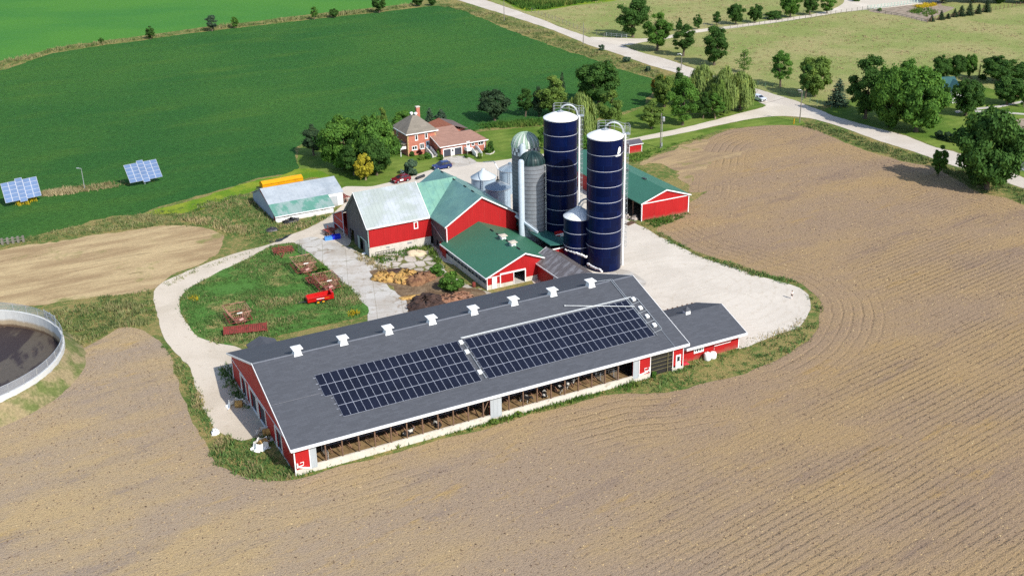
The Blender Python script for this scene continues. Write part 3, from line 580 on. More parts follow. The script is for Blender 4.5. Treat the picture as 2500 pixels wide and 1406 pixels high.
# ---------------------------------------------------------------- helpers for buildings (local axes: x along, y away, z up)
X, Y, Z = np.eye(3)
def gable_roof(mb, x0, x1, ye0, yr, ye1, ze0, zr, ze1, t=.18, mi=0, mi2=None):
    """two roof slabs: eaves at (ye0,ze0) and (ye1,ze1), ridge at (yr,zr); top surface passes through those lines"""
    for (y, z, m) in ((ye0, ze0, mi), (ye1, ze1, mi if mi2 is None else mi2)):
        mb.prism([(x0, y, z), (x1, y, z), (x1, yr, zr), (x0, yr, zr)] if y < yr else [(x0, yr, zr), (x1, yr, zr), (x1, y, z), (x0, y, z)], (0, 0, -t), m)
def gable_tri(mb, x, y0, yr, y1, z0, zr, z1, t, mi=0):
    """triangular wall above the eaves in the plane x, thickness t towards +x"""
    mb.prism([(x, y0, z0), (x, yr, zr), (x, y1, z1)], (t, 0, 0), mi)
def window(parent, o, a, n, w, h, mull=1, name='window', frame='white', pane='glass', fw=.12, sill=False):
    """frame with a pane behind it; o = lower left corner on the wall, a along the wall, n outward"""
    o, a, n = (np.array(q, float) for q in (o, a, n)); P = lambda x, z, d: o+a*x+Z*z+n*d
    f = MB()
    def plate(xa, xb, za, zb, d0, d1, m, mi=0): m.prism([P(xa,za,d0), P(xb,za,d0), P(xb,zb,d0), P(xa,zb,d0)], n*(d1-d0), mi)
    plate(0, w, 0, fw, .004, .07, f); plate(0, w, h-fw, h, .004, .07, f); plate(0, fw, fw, h-fw, .004, .07, f); plate(w-fw, w, fw, h-fw, .004, .07, f)
    for k in range(1, mull): plate(w*k/mull-fw*.4, w*k/mull+fw*.4, fw, h-fw, .004, .06, f)
    fo = f.build(name, M[frame], parent)
    g_ = MB(); plate(fw, w-fw, fw, h-fw, .006, .03, g_); g_.build('pane', M[pane], fo)
    if sill: s_ = MB(); plate(-.06, w+.06, -.08, -.002, .003, .12, s_); s_.build('sill', M[frame], fo)
    return fo
def door(parent, o, a, n, w, h, col='white', glass=None, name='door'):
    o, a, n = (np.array(q, float) for q in (o, a, n)); P = lambda x, z, d: o+a*x+Z*z+n*d
    f = MB(); f.prism([P(0,0,.004), P(w,0,.004), P(w,h,.004), P(0,h,.004)], n*.06); d = f.build(name, M[col], parent)
    if glass:
        xa, xb, za, zb = glass; q = MB(); q.prism([P(xa,za,.066), P(xb,za,.066), P(xb,zb,.066), P(xa,zb,.066)], n*.02); q.build('pane', M['glass'], d)
    hd_ = MB(); hd_.prism([P(w-.15,1,.066), P(w-.09,1,.066), P(w-.09,1.12,.066), P(w-.15,1.12,.066)], n*.05); hd_.build('handle', M['darkmetal'], d)
    return d

# ---------------------------------------------------------------- the long dairy barn
BO = (-27.18, 118.32, 0)
barn = thing('dairy_barn', 'long low red dairy barn with charcoal roof and open cow stalls along its front', 'barn', BO, YAW)
L, ZE, ZR, YR, YB = 58.9, 4.1, 9.22, 14.9, 29.83
r = MB(); gable_roof(r, 0, L, 0, YR, YB, ZE, ZR, ZE+.15, .22); roof = r.build('roof', M['roofdark'], barn)
q = MB(); q.box(0, L, -.16, -.003, ZE-.30, ZE+.03); q.box(0, L, -.16, .55, ZE-.33, ZE-.303)
q.build('gutter', M['trim'], barn)
q = MB()
for xx in (-.07, L+.003):
    q.prism([(xx, -.02, ZE-.27), (xx, YR, ZR-.27), (xx, YB, ZE-.1), (xx, YB, ZE+.17), (xx, YR, ZR+.02), (xx, -.02, ZE+.02)], (.067, 0, 0))
q.build('verge_board', M['trim'], barn)
q = MB(); q.prism([(.05, YR-.18, ZR-.05), (.05, YR, ZR+.035), (.05, YR+.18, ZR-.05)], (L-.1, 0, 0)); q.build('ridge_cap', mat('grey_ridge_cap', C(120, 124, 132), .6, .15), roof)
q = MB()
for (xa, ya, xb, yb) in ((0.1, 7.4, 10.9, 7.4),):
    s_ = lambda y: ZE+(ZR-ZE)*y/YR+.02
    q.bar((xa, ya, s_(ya)), (xb, yb, s_(yb)), .03, .02)
q.build('seam', mat('pale_roof_seam', C(150, 150, 155), .7), roof)
# ventilators on the ridge
for i, xv in enumerate((6.09, 12.49, 19.0, 25.5, 31.97, 38.4, 44.85, 51.37)):
    b = MB(); b.frustum(xv, YR, ZR-.3, ZR+.12, .62, .62, .46, .46); b.frustum(xv, YR, ZR+.12, ZR+.55, .46, .46, .44, .44); b.frustum(xv, YR, ZR+.55, ZR+.66, .44, .44, .52, .52)
    v_ = b.build('roof_vent', M['white'], roof)
    c_ = MB(); c_.frustum(xv, YR, ZR+.74, ZR+.81, .70, .70, .69, .69); c_.frustum(xv, YR, ZR+.81, ZR+.9, .69, .69, .2, .2)
    for sx in (-.44, .44):
        for sy in (-.44, .44): c_.box(xv+sx-.04, xv+sx+.04, YR+sy-.04, YR+sy+.04, ZR+.65, ZR+.745)
    c_.build('vent_cap', M['white'], v_)
# walls
WX0, WX1, WY0, WY1 = .5, 58.35, .5, 29.3
front_open = [(3.29, 27.24), (28.95, 49.70), (52.68, 56.42)]
holes = [(a-WX0, b-WX0, .95, 3.72) for a, b in front_open[:2]]+[(front_open[2][0]-WX0, front_open[2][1]-WX0, .25, 3.72)]
w = MB(); w.wallgrid((WX0, WY0, 0), X, -Y, WX1-WX0, .8, 3.9, holes, .16)
w.build('front_wall', M['red'], barn)
q = MB()
for (a, b) in ((2.42, 3.28), (27.25, 28.94), (49.71, 50.64)): q = MB(); q.box(a, b, WY0-.05, WY0-.004, .5, 3.85); q.build('wall_panel', M['greyroofdoor'], barn)
q = MB()
xs_ = sorted([0.5, 52.68]);
q.box(WX0-.03, 52.66, WY0-.04, WY0+.3, 0, .80); q.box(56.44, WX1+.02, WY0-.04, WY0+.3, 0, .45)
q.box(3.29, 27.24, WY0-.06, WY0+.2, .80, .98); q.box(28.95, 49.7, WY0-.06, WY0+.2, .80, .98)
q.build('foundation', M['found'], barn)
doors = [(24.6, 22.3), (20.13, 17.2), (16.25, 12.9), (8.14, 5.9)]
w = MB(); w.wallgrid((WX0, WY1, 0), -Y, -X, WY1-WY0, .12, 3.55, [(WY1-a, WY1-b, .12, 3.1) for a, b in doors], .16)
w.wallgrid((WX1, WY0, 0), Y, X, WY1-WY0, .12, 3.55, [(12.5, 16.5, .12, 3.4)], .16)
w.wallgrid((WX1, WY1, 0), -X, Y, WX1-WX0, .12, 3.9, [(44, 48, .12, 3.3)], .16)
for xx in (WX0, WX1-.16):
    w.prism([(xx, WY0, 3.55), (xx, WY0, ZE-.12), (xx, YR, ZR-.28), (xx, WY1, ZE+.02), (xx, WY1, 3.55)], (.16, 0, 0))
w.build('gable_wall', M['red'], barn)
q = MB(); q.box(WX0-.05, WX0-.003, WY0, WY1, 3.36, 3.48)
q.build('wall_band', M['trim'], barn)
for yy in (WY0-.06, WY1-.06): q = MB(); q.box(WX0-.07, WX0-.01, yy, yy+.12, 0.1, 3.35); q.build('corner_board', M['trim'], barn)
for xx in (.47, 2.36, 50.68, 52.56, 56.44, 58.2): q = MB(); q.box(xx, xx+.1, WY0-.07, WY0-.008, .5, 3.85); q.build('corner_board', M['trim'], barn)
q = MB(); q.box(WX0-.02, WX0+.14, WY0+.01, WY1, 0, .118); q.build('sill', M['trim'], barn)
for a, b in doors:
    d = MB(); d.box(WX0-.12, WX0-.004, a-.02, a+.32, .1, 3.3); d.box(WX0-.10, WX0-.004, b-.16, b-.02, .1, 3.2); d.box(WX0-.1, WX0-.004, b-.02, a-.02, 3.1, 3.3)
    do = d.build('doorway', M['white_dull'], barn)
    c_ = MB(); c_.quad((WX0+.15, b, .12), (WX0+.15, a, .12), (WX0+.15, a, 3.1), (WX0+.15, b, 3.1)); c_.build('painted_shade', mat('doorway_shade', C(60, 62, 72), .6, .2), do)  # dark sheet stands in for the shade inside each open doorway
door(barn, (57.0, WY0, .35), X, -Y, .85, 2.1, 'white', (.2, .65, 1.1, 1.85))
# white pipework on the two red panels, and the dark curtain end bay
q = MB()
for x0, s in ((.75, 1), (52.4, -1)):
    P_ = lambda dx, z: (x0+s*dx, WY0-.10, z)
    q.bar(P_(0, 1.15), P_(0, 1.75), .16); q.bar(P_(.0, 1.3), P_(.75, 1.35), .07); q.bar(P_(.75, 1.35), P_(.8, 1.8), .06); q.bar(P_(.8, 1.8), P_(.35, 1.75), .06)
    q.bar(P_(.2, 1.2), P_(1.5 if s > 0 else 1.7, .7 if s > 0 else .9), .14)
q.build('feed_pipe', M['white'], barn)
q = MB(); q.quad((52.7, WY0+.1, .25), (56.4, WY0+.1, .25), (56.4, WY0+.1, 3.7), (52.7, WY0+.1, 3.7)); cu = q.build('side_curtain', M['dark'], barn)
q = MB()
for zz in (.9, 1.5, 2.1, 2.7, 3.2): q.bar((52.7, WY0+.05, zz), (56.4, WY0+.05, zz+.02), .035)
q.bar((55.6, WY0-.02, .2), (55.6, WY0-.02, 3.7), .06); q.build('curtain_rope', mat('yellowish_rope', C(150, 140, 100), .8), cu)
# interior: bedding, alley, stalls
q = MB(); q.box(3.3, 49.6, .85, 3.6, .02, .62); q.box(3.3, 49.6, 26.0, 28.6, .02, .4); q.build('sand_bedding', mat('straw_and_sawdust_bedding', C(176, 146, 102, .5), .95, .2, col2=C(142, 114, 78, .5), f2=(.45, .65), sc2=.7, bump=.5, bsc=6), barn)
q = MB(); q.box(WX0+.2, WX1-.2, .81, 29.1, .008, .018); q.build('barn_floor', mat('barn_floor_concrete', C(120, 108, 96), .9, .2), barn)
for a, b, n_ in ((3.29, 27.24, 11), (28.95, 49.70, 9)):
    for k in range(n_):
        xk = a+(b-a)*(k+.55)/(n_) if a < 10 else a+1.13+k*2.15
        q = MB(); q.box(xk-.08, xk+.08, WY0+.02, WY0+.18, .98, 3.9); q.build('post', M['post'], barn)
sp = MB()
for a, b in ((5.2, 27.0), (29.1, 45.3)):
    for zz, yy in ((1.75, 3.2), (1.45, 3.25), (1.95, 3.7)): sp.bar((a, yy, zz), (b, yy, zz), .07)
sp.build('neck_rail', M['pipe'], barn)
for k in range(32):
    xk = 5.6+k*1.25
    if 27 < xk < 29.6 or xk > 45.2: continue
    q = MB(); q.tube([(xk, 3.3, 1.5), (xk+.06, 2.3, 1.5), (xk+.1, 1.75, 1.32), (xk+.12, 1.7, 1.1), (xk+.1, 1.9, .95), (xk+.03, 3.3, .92)], .035, 5); q.build('stall_divider', M['rust'], barn)
for a, b in ((4.9, 5.0), (45.4, 45.5), (47.6, 47.7)):
    q = MB()
    for zz in (.7, 1.0, 1.3, 1.6, 1.85): q.bar((a, .9, zz), (a, 3.6, zz), .05)
    for yy in (.95, 2.2, 3.55): q.bar((a, yy, .6), (a, yy, 1.95), .06)
    q.build('gate', M['galv'], barn)
q = MB()
for zz in (.8, 1.15, 1.5, 1.85): q.bar((45.5, 3.6, zz), (49.4, 3.6, zz), .05)
for xx in (45.6, 46.9, 48.2, 49.4): q.bar((xx, 3.6, .1), (xx, 3.6, 2.0), .07)
q.build('gate', M['galv'], barn)
q = MB(); q.bar((26.0, .75, 1.0), (27.2, .75, 3.3), .12); q.build('brace', M['post'], barn)
# little rear porch by the back corner
q = MB(); gx0, gx1, gy0, gy1 = 4.0, 7.7, 29.9, 33.4
q.prism([(gx0-.3, gy0-.6, 3.1), (gx0-.3, gy1, 3.1), ((gx0+gx1)/2, gy1, 4.0), ((gx0+gx1)/2, gy0-.6, 4.0)], (0, 0, -.16)); q.prism([((gx0+gx1)/2, gy0-.6, 4.0), ((gx0+gx1)/2, gy1, 4.0), (gx1+.3, gy1, 3.1), (gx1+.3, gy0-.6, 3.1)], (0, 0, -.16))
q.build('porch_roof', M['roofdark'], barn)
q = MB(); q.wallgrid((gx0, gy1-.1, 0), -Y, -X, gy1-gy0-.1, 0, 2.95, (), .1); q.wallgrid((gx1, gy0, 0), Y, X, gy1-gy0-.1, 0, 2.95, (), .1); q.wallgrid((gx1, gy1-.1, 0), -X, Y, gx1-gx0, 0, 2.95, (), .1); q.build('porch_wall', M['red'], barn)
# conduit along the right end of the roof
SL = lambda y: ZE+(ZR-ZE)*y/YR
q = MB()
pth = [(52.4, 16.6, ZR-.45), (54.0, 15.6, ZR-.1), (55.15, 14.9, ZR+.12), (55.15, 5.2, SL(5.2)+.12)]
for d in (0, .28):
    q.tube([(a-d, b, c+.02) for a, b, c in pth], .05, 6)
q.tube([(56.4, 5.6, SL(5.6)+.1), (56.4, .1, SL(.1)+.08)], .03, 5)
q.build('conduit', M['rail'], roof)

# ---------------------------------------------------------------- solar arrays lying on the front slope
SLOPE = math.atan2(ZR-ZE, YR); su = np.array([0, math.cos(SLOPE), math.sin(SLOPE)]); sn = np.array([0, -math.sin(SLOPE), math.cos(SLOPE)])
PU, PS, PW, PH, GAP = 6.83, 2.92, 1.02, 2.012, 1.08
def make_panel():
    f = MB(); a, b = PW-.014, PH-.028; wv = .022
    pt = lambda x, s, d: X*x+su*s+sn*d
    for (x0, x1, s0, s1) in ((0, a, 0, wv), (0, a, b-wv, b), (0, wv, wv, b-wv), (a-wv, a, wv, b-wv)):
        f.prism([pt(x0, s0, 0), pt(x1, s0, 0), pt(x1, s1, 0), pt(x0, s1, 0)], sn*.045)
    c_ = MB(); c_.add([pt(wv, wv, .036), pt(a-wv, wv, .036), pt(a-wv, b-wv, .036), pt(wv, b-wv, .036)], [(0, 1, 2, 3)]); c_.uv[0] = [(0, 0), (1, 0), (1, 1), (0, 1)]
    return f, c_
def array(label, x0, cols, skip, name='solar_array'):
    root = thing(name, label, 'solar array', tuple(np.array(BO)+UA*x0+VA*0+np.array([0, 0, ZE+.10])), YAW)
    first = None
    for row in range(4):
        for k in range(cols):
            if (k, row) in skip: continue
            loc = tuple(X*(k*PW)+su*(PS+row*PH))
            if first is None:
                f, c_ = make_panel(); first = f.build('solar_panel', M['alu'], root); cell = c_.build('cells', M['panel'], first); first.location = loc
            else:
                n_ = first.copy(); COL.objects.link(n_); n_.parent = root; n_.location = loc
                m_ = cell.copy(); COL.objects.link(m_); m_.parent = n_
    rl = MB(); W_ = cols*PW
    for row in range(4):
        for s_ in (.45, 1.55):
            a = X*-.35+su*(PS+row*PH+s_)-sn*.03; b = X*(W_+.15)+su*(PS+row*PH+s_)-sn*.03
            if row < 2 and skip: a = a+X*PW
            rl.bar(a, b, .05, .04)
    rl.build('mounting_rail', M['alu'], root)
    return root
array1 = array('smaller dark solar array on the left of the barn roof, with a notched corner', PU, 20, {(0, 0), (0, 1)})
array2 = array('larger dark solar array on the right half of the barn roof, framed by pale conduit', PU+20*PW+GAP, 26, ())
q = MB(); pt = lambda x, s, d=.06: X*x+su*s+sn*d
W_ = 26*PW; s0, s1 = PS, PS+4*PH
q.tube([pt(-.35, s0+.2), pt(-.35, s1+.35), pt(W_+1.0, s1+.35)], .07, 6); q.tube([pt(-.18, s1+.18), pt(W_+.5, s1+.18)], .035, 5)
q.tube([pt(W_+1.3, s1+.35), pt(W_+1.75, s1-.4), pt(W_+1.75, s0+.9)], .06, 6)
for s_ in (s0+.5, s0+2.6, s0+4.8, s0+6.8): q.tube([pt(W_+.02, s_), pt(W_+1.7, s_+.3)], .03, 5)
q.tube([pt(W_+.35, s0-.1), pt(W_+.35, s1)], .04, 5)
q.build('conduit', M['rail'], array2)
for (x, s_) in ((W_+1.05, s1-.3), (W_+1.05, s1-2.3), (W_+1.05, s1-4.2), (W_+1.05, s1-6.2), (-.72, s1-.55), (-.72, s1-2.5), (-.72, s1-6.6)):
    b = MB(); c0 = pt(x, s_, .0)
    b.prism([c0-X*.26-su*.3, c0+X*.26-su*.3, c0+X*.26+su*.3, c0-X*.26+su*.3], sn*.28); b.build('junction_box', M['white'], array2)
def on_front_slope(px, py, lift=.2):
    d = G(px, py)-CAM; d /= np.linalg.norm(d)
    n = VA*-math.sin(SLOPE)+np.array([0, 0, math.cos(SLOPE)]); p0 = np.array([BO[0], BO[1], ZE])+n*lift
    return CAM+d*((p0-CAM)@n)/(d@n)
q = MB(); _a = on_front_slope(1380, 746); _b = on_front_slope(1549, 748); q.tube([(0, 0, 0), tuple((_b-_a)*.5), tuple(_b-_a)], .05, 6); q.tube([tuple((_a-_b)*.012), (0, 0, 0)], .12, 6)
po = q.build('roof_pole', M['rail']); po.location = tuple(_a); tag(po, 'thin pale pole lying aslant across the top corner of the larger solar array', 'pole')

# ---------------------------------------------------------------- milk house at the right end
mh = thing('milk_house', 'small red milk house with charcoal gable roof at the right end of the dairy barn', 'building', BO, YAW)
x0, x1 = 59.2, 69.85
r = MB(); gable_roof(r, x0-.7, x1, .75, 7.0, 13.4, 2.85, 5.12, 2.85, .2); mr = r.build('roof', M['roofdark'], mh)
r = MB(); r.box(x0-.2, x1, .62, .747, 2.55, 2.87); r.box(x0-.2, x1, .62, 1.9, 2.52, 2.548)
r.prism([(x1+.003, .62, 2.58), (x1+.003, 7.0, 4.88), (x1+.003, 13.4, 2.6), (x1+.003, 13.4, 2.86), (x1+.003, 7.0, 5.14), (x1+.003, .62, 2.88)], (.06, 0, 0)); r.build('gutter', M['trim'], mh)
w = MB(); w.wallgrid((x0, 1.9, 0), X, -Y, 10.25, .0, 2.75, (), .15); w.wallgrid((x0+10.25, 1.9, 0), Y, X, 11, .0, 2.75, (), .15); w.wallgrid((x0+10.25, 12.9, 0), -X, Y, 10.25, 0, 2.75, (), .15)
w.prism([(x0+10.1, 1.9, 2.75), (x0+10.1, 7.0, 4.85), (x0+10.1, 12.9, 2.75)], (.15, 0, 0)); w.wallgrid((x0+.001, 12.9, 0), -Y, -X, 11, 0, 2.75, (), .15); w.build('wall', M['red'], mh)
for xx in (x0, x0+10.13): w = MB(); w.box(xx, xx+.12, 1.85, 1.895, 0, 2.6); w.build('corner_board', M['trim'], mh)
window(mh, (x0+2.0, 1.9, 1.05), X, -Y, 1.75, 1.15, 4, fw=.2)
q = MB(); q.tube([(x0+5.6, 1.78, .9), (x0+5.6, 1.78, 1.45), (x0+8.55, 1.78, 1.45), (x0+8.75, 1.78, 2.0), (x0+8.9, 1.78, 2.25), (x0+9.2, 1.7, 2.2)], .05, 6); q.build('drain_pipe', M['trim'], mh)
b = MB(); b.frustum(x0+4.2, 7.0, 4.75, 5.55, .42, .42, .4, .4); cu = b.build('cupola', M['white'], mr); b = MB(); b.frustum(x0+4.2, 7.0, 5.55, 6.15, .52, .52, .02, .02); b.build('cupola_roof', M['roofdark'], cu)
q = MB()
for k in range(11): q.box(x0+.6+k*.92, x0+.8+k*.92, 13.25, 13.45, 2.86, 2.98)
q.build('snow_guard', M['post'], mr)
q = MB(); q.lathe([(0, 0), (.48, .03), (.55, .2), (.55, .9), (.45, 1.08), (.2, 1.15), (.18, 1.25), (0, 1.26)], 18); q.lathe([(0, 0), (.42, .03), (.5, .2), (.5, .8), (.4, 1.0), (.15, 1.08), (0, 1.1)], 18, cx=1.0)
tk = q.build('water_tank', M['white'], smooth='auto'); p = G(1727, 878); tk.location = tuple(p); tk.rotation_euler = (0, 0, YAW); tag(tk, 'white plastic twin tank standing in the grass against the milk house wall', 'tank')
q = MB(); q.box(-.9, .9, -.35, .35, 0, .06); q.frustum(0, 0, .06, .3, .85, .3, .6, .2); p = G(1668, 890)
tk = q.build('feed_tub', M['redtub']); tk.location = tuple(p); tk.rotation_euler = (0, 0, YAW); tag(tk, 'low reddish tub lying beside the white barn door', 'tub')
# ---------------------------------------------------------------- calf barn (green roof, gable towards us)
o = np.array([8.6, 181.67, 0]); Yr = YAW+PI/2
def T2(name, label, cat, px, py, rz, group=None): return thing(name, label, cat, tuple(G(px, py)), rz, group)
cb = thing('calf_barn', 'red barn with green metal roof carrying two white vents, behind the dairy barn', 'barn', tuple(o), Yr)
# local x runs away from us along the ridge, local y to the left
Lc, Wc, ze, zr = 18.2, 14.4, 2.45, 5.45
r = MB(); gable_roof(r, -.35, Lc, -.3, Wc/2, Wc+.35, ze-.1, zr, ze-.1, .16); rf = r.build('roof', M['roofgreen'], cb)
q = MB(); q.prism([(-.42, -.3, ze-.3), (-.42, Wc/2, zr-.22), (-.42, Wc+.35, ze-.3), (-.42, Wc+.35, ze-.08), (-.42, Wc/2, zr+.02), (-.42, -.3, ze-.08)], (.067, 0, 0)); q.box(-.35, Lc, Wc+.353, Wc+.45, ze-.3, ze-.08); q.build('trim', M['trim'], cb)
w = MB(); w.wallgrid((0, Wc, 0), -Y, -X, Wc, .85, ze-.15, [(.9, 1.9, .85, 2.15), (5.1, 7.2, .85, 2.25)], .15)
w.prism([(0, 0, ze-.15), (0, Wc/2, zr-.2), (0, Wc, ze-.15)], (.15, 0, 0)); w.build('gable_wall', M['red'], cb)
w = MB(); w.wallgrid((Lc, Wc, 0), -X, Y, 1.6, .0, ze-.15, (), .15); w.build('side_wall', M['red'], cb); w = MB(); w.wallgrid((2, 0, 0), X, -Y, Lc-2, 0, ze-.15, (), .15); w.build('side_wall', M['red'], cb)
q = MB(); q.box(-.05, .2, 0, 5.1, 0, .84) if False else None
q.wallgrid((-.02, Wc, 0), -Y, -X, Wc, 0, .848, [(.9, 1.9, .05, .848), (5.1, 7.2, .05, .848)], .17); q.wallgrid((Lc-1.7, Wc, 0), -X, Y, Lc-1.9, 0, .95, (), .15); q.build('foundation', M['found'], cb)
door(cb, (-.03, Wc-.95, .05), -Y, -X, .9, 2.1, 'white')
q = MB(); q.prism([(-.10, Wc-2.6, .75), (-.10, Wc-5.0, .75), (-.10, Wc-5.0, 2.3), (-.10, Wc-2.6, 2.3)], (.06, 0, 0)); q.build('sliding_door', M['red'], cb)
q = MB(); q.box(-.16, -.02, Wc-7.35, Wc-2.45, 2.3, 2.55); q.box(-.12, -.02, Wc-2.6, Wc-2.42, .1, 2.3); q.box(-.12, -.02, Wc-7.4, Wc-7.22, .1, 2.3); q.box(-.12, -.02, Wc-5.12, Wc-5.0, .1, 2.3); q.box(-.06, -.004, Wc-2.4, Wc, 2.12, 2.22); q.box(-.07, -.004, Wc-.1, Wc+.03, .0, 2.2); q.build('door_track', M['trim'], cb)
q = MB(); q.box(.2, 9, .3, Wc-.3, .02, .06); q.build('barn_floor', M['g_conc'], cb)
q = MB(); q.box(4, 4.2, Wc-7.5, Wc-4.9, .06, 1.1); q.box(2.6, 2.75, Wc-6.3, Wc-6.1, .06, 1.6); q.box(4.2, 4.3, 1, Wc-1, .06, 2.2); q.build('pen_board', M['post'], cb)
# open curtain side with windows above a low wall
q = MB()
for k in range(11):
    xk = .4+k*1.42; q.box(xk-.05, xk+.05, Wc-.1, Wc+.02, .95, 2.3)
for z_ in (.97, 1.5, 2.05): q.box(.2, Lc-2.5, Wc-.06, Wc+.03, z_-.04, z_+.04)
q.build('curtain_frame', M['galv'], cb)
q = MB(); q.box(.2, Lc-2.2, Wc-.35, Wc-.3, .9, 2.3); q.build('side_curtain', mat('dim_grey_curtain', C(96, 104, 112), .7, .15), cb)
for xv in (4.2, 7.9):
    b = MB(); b.frustum(xv, Wc/2, zr-.3, zr+.4, .42, .42, .4, .4); v_ = b.build('roof_vent', M['white'], rf); b = MB(); b.frustum(xv, Wc/2, zr+.46, zr+.53, .66, .66, .64, .64); b.frustum(xv, Wc/2, zr+.53, zr+.63, .64, .64, .25, .25); b.box(xv-.25, xv+.25, Wc/2-.25, Wc/2+.25, zr+.38, zr+.47); b.build('vent_cap', mat('buff_vent_cap', C(220, 208, 190), .6, .06), v_)
for xv in (2.1, 6.1, 9.8, 12.2):
    b = MB(); b.prism([(xv-.55, Wc/2-.16, zr-.04), (xv-.55, Wc/2, zr+.16), (xv-.55, Wc/2+.16, zr-.04)], (1.1, 0, 0)); b.build('ridge_vent', M['black'], rf)
# low green lean-to behind it, in the shade of the silos
ln = thing('feed_room', 'low teal-roofed feed room squeezed between the calf barn and the concrete silos', 'building', tuple(o), Yr)
r = MB(); r.prism([(5.0, -7.6, 2.55), (19.0, -7.6, 2.55), (19.0, -.6, 3.6), (5.0, -.6, 3.6)], (0, 0, -.16)); r.build('roof', M['roofteal'], ln)
r = MB(); r.wallgrid((5.2, -.7, 0), -Y, -X, 6.6, 0, 2.4, (), .12); r.wallgrid((5.2, -7.3, 0), X, -Y, 13.6, 0, 2.4, (), .12); r.wallgrid((18.8, -7.3, 0), Y, X, 6.6, 0, 2.4, (), .12); r.build('wall', M['reddk'], ln)
r = MB(); r.box(4.9, 4.997, -7.6, -.6, 2.5, 2.7); r.box(9.2, 9.3, -6.3, -4.2, 3.25, 3.4); r.build('trim', M['trim'], ln)
b = MB(); b.box(9.4, 10.5, -6.0, -4.6, 2.6, 3.5); bo = b.build('roof_box', M['red'], ln); b = MB(); b.box(9.36, 9.397, -5.9, -5.2, 2.75, 3.4); b.build('hatch', M['white'], bo)

# ---------------------------------------------------------------- grey roofed link between barns
lk = thing('link_shed', 'short red link building with grey corrugated roof between the calf barn and dairy barn', 'building', tuple(G(1293, 650, 0)), Yr)
_b = G(1334, 603, 4.75); _e = G(1423, 663, 4.75); _l = G(1293, 632, 3.0); 
def loc_in(obj_loc, rz, p): d = np.array(p)-np.array(obj_loc); c_, s_ = math.cos(rz), math.sin(rz); return np.array([d[0]*c_+d[1]*s_, -d[0]*s_+d[1]*c_, d[2]])
Lk0 = tuple(G(1293, 650, 0)); pb = loc_in(Lk0, Yr, _b); pl = loc_in(Lk0, Yr, _l)
xf = pb[0]; yr_ = pb[1]; yl = pl[1]
r = MB(); r.prism([(xf-16, yl, 3.0), (xf, yl, 3.0), (xf, yr_, 4.75), (xf-16, yr_, 4.75)], (0, 0, -.16)); rf = r.build('roof', M['rooflink'], lk)
r = MB(); r.prism([(xf-16, yr_+.001, 4.75), (xf, yr_+.001, 4.75), (xf, yr_-(yl-yr_), 3.0), (xf-16, yr_-(yl-yr_), 3.0)], (0, 0, -.16)); r.build('roof', M['rooflink2'], lk)
w = MB(); w.wallgrid((xf-.3, yl-.25, 0), -X, Y, 14.5, 0, 2.75, [(7.2, 9.6, .1, 2.3)], .15); w.wallgrid((xf-.3, yr_-(yl-yr_)+.3, 0), Y, X, 2*(yl-yr_)-.6, 0, 2.75, (), .15); w.prism([(xf-.3, yl-.3, 2.8), (xf-.3, yr_, 4.5), (xf-.3, yr_-(yl-yr_)+.3, 2.8)], (-.15, 0, 0)); w.wallgrid((xf-14.5, yr_-(yl-yr_)+.3, 0), X, -Y, 14, 0, 2.75, (), .15); w.build('wall', M['red'], lk)
w = MB(); w.box(xf-7.75, xf-7.5, yl-.24, yl-.17, .1, 2.4); w.box(xf-10, xf-7.5, yl-.24, yl-.17, 2.3, 2.5); w.box(xf-16, xf, yl+.003, yl+.08, 2.82, 3.02); w.prism([(xf+.003, yl, 2.85), (xf+.003, yr_, 4.6), (xf+.003, yr_, 4.78), (xf+.003, yl, 3.03)], (.05, 0, 0)); w.build('trim', M['trim'], lk)
w = MB(); w.quad((xf-9.9, yl-.5, .1), (xf-7.5, yl-.5, .1), (xf-7.5, yl-.5, 2.3), (xf-9.9, yl-.5, 2.3)); w.build('doorway', M['dark'], lk)  # near-black sheet paints the shade behind the door opening

# ---------------------------------------------------------------- gambrel bank barn and its gabled wing
gb = thing('bank_barn', 'old bank barn with weathered grey boards on its end and a pale zinc gambrel roof', 'barn', (-25.7, 191.17, 0), YAW)
Lg, Wg = 12.0, 11.3
PRO = [(-.35, 5.62), (3.1, 8.62), (Wg/2, 10.75), (Wg-3.1, 8.62), (Wg+.35, 5.62)]
q = MB()
for (a, b) in zip(PRO[:-1], PRO[1:]): q.prism([(-.35, a[0], a[1]), (Lg, a[0], a[1]), (Lg, b[0], b[1]), (-.35, b[0], b[1])], (0, 0, -.16))
rf = q.build('roof', M['roofgambrel'], gb)
q = MB()
for (a, b) in zip(PRO[:2], PRO[1:3]): q.prism([(-.42, a[0], a[1]-.2), (-.42, b[0], b[1]-.2), (-.42, b[0], b[1]+.03), (-.42, a[0], a[1]+.03)], (.067, 0, 0))
for (a, b) in zip(PRO[:2], PRO[1:3]): q.prism([(Lg+.003, a[0], a[1]-.1), (Lg+.003, b[0], b[1]-.1), (Lg+.003, b[0], b[1]+.05), (Lg+.003, a[0], a[1]+.05)], (.08, 0, 0))
q.box(-.35, Lg, -.45, -.353, 5.42, 5.66); q.build('trim', M['trim'], gb)
w = MB(); w.wallgrid((0, 0, 0), X, -Y, Lg+.1, 1.75, 5.45, (), .15); w.wallgrid((Lg, Wg, 0), -X, Y, Lg, 1.75, 5.45, (), .15); w.build('wall', M['red'], gb)
w = MB(); w.prism([(0, .0, 2.9), (0, .0, 5.35), (0, 3.15, 8.4), (0, Wg/2, 10.5), (0, Wg-3.15, 8.4), (0, Wg, 5.35), (0, Wg, 2.9)], (.16, 0, 0))
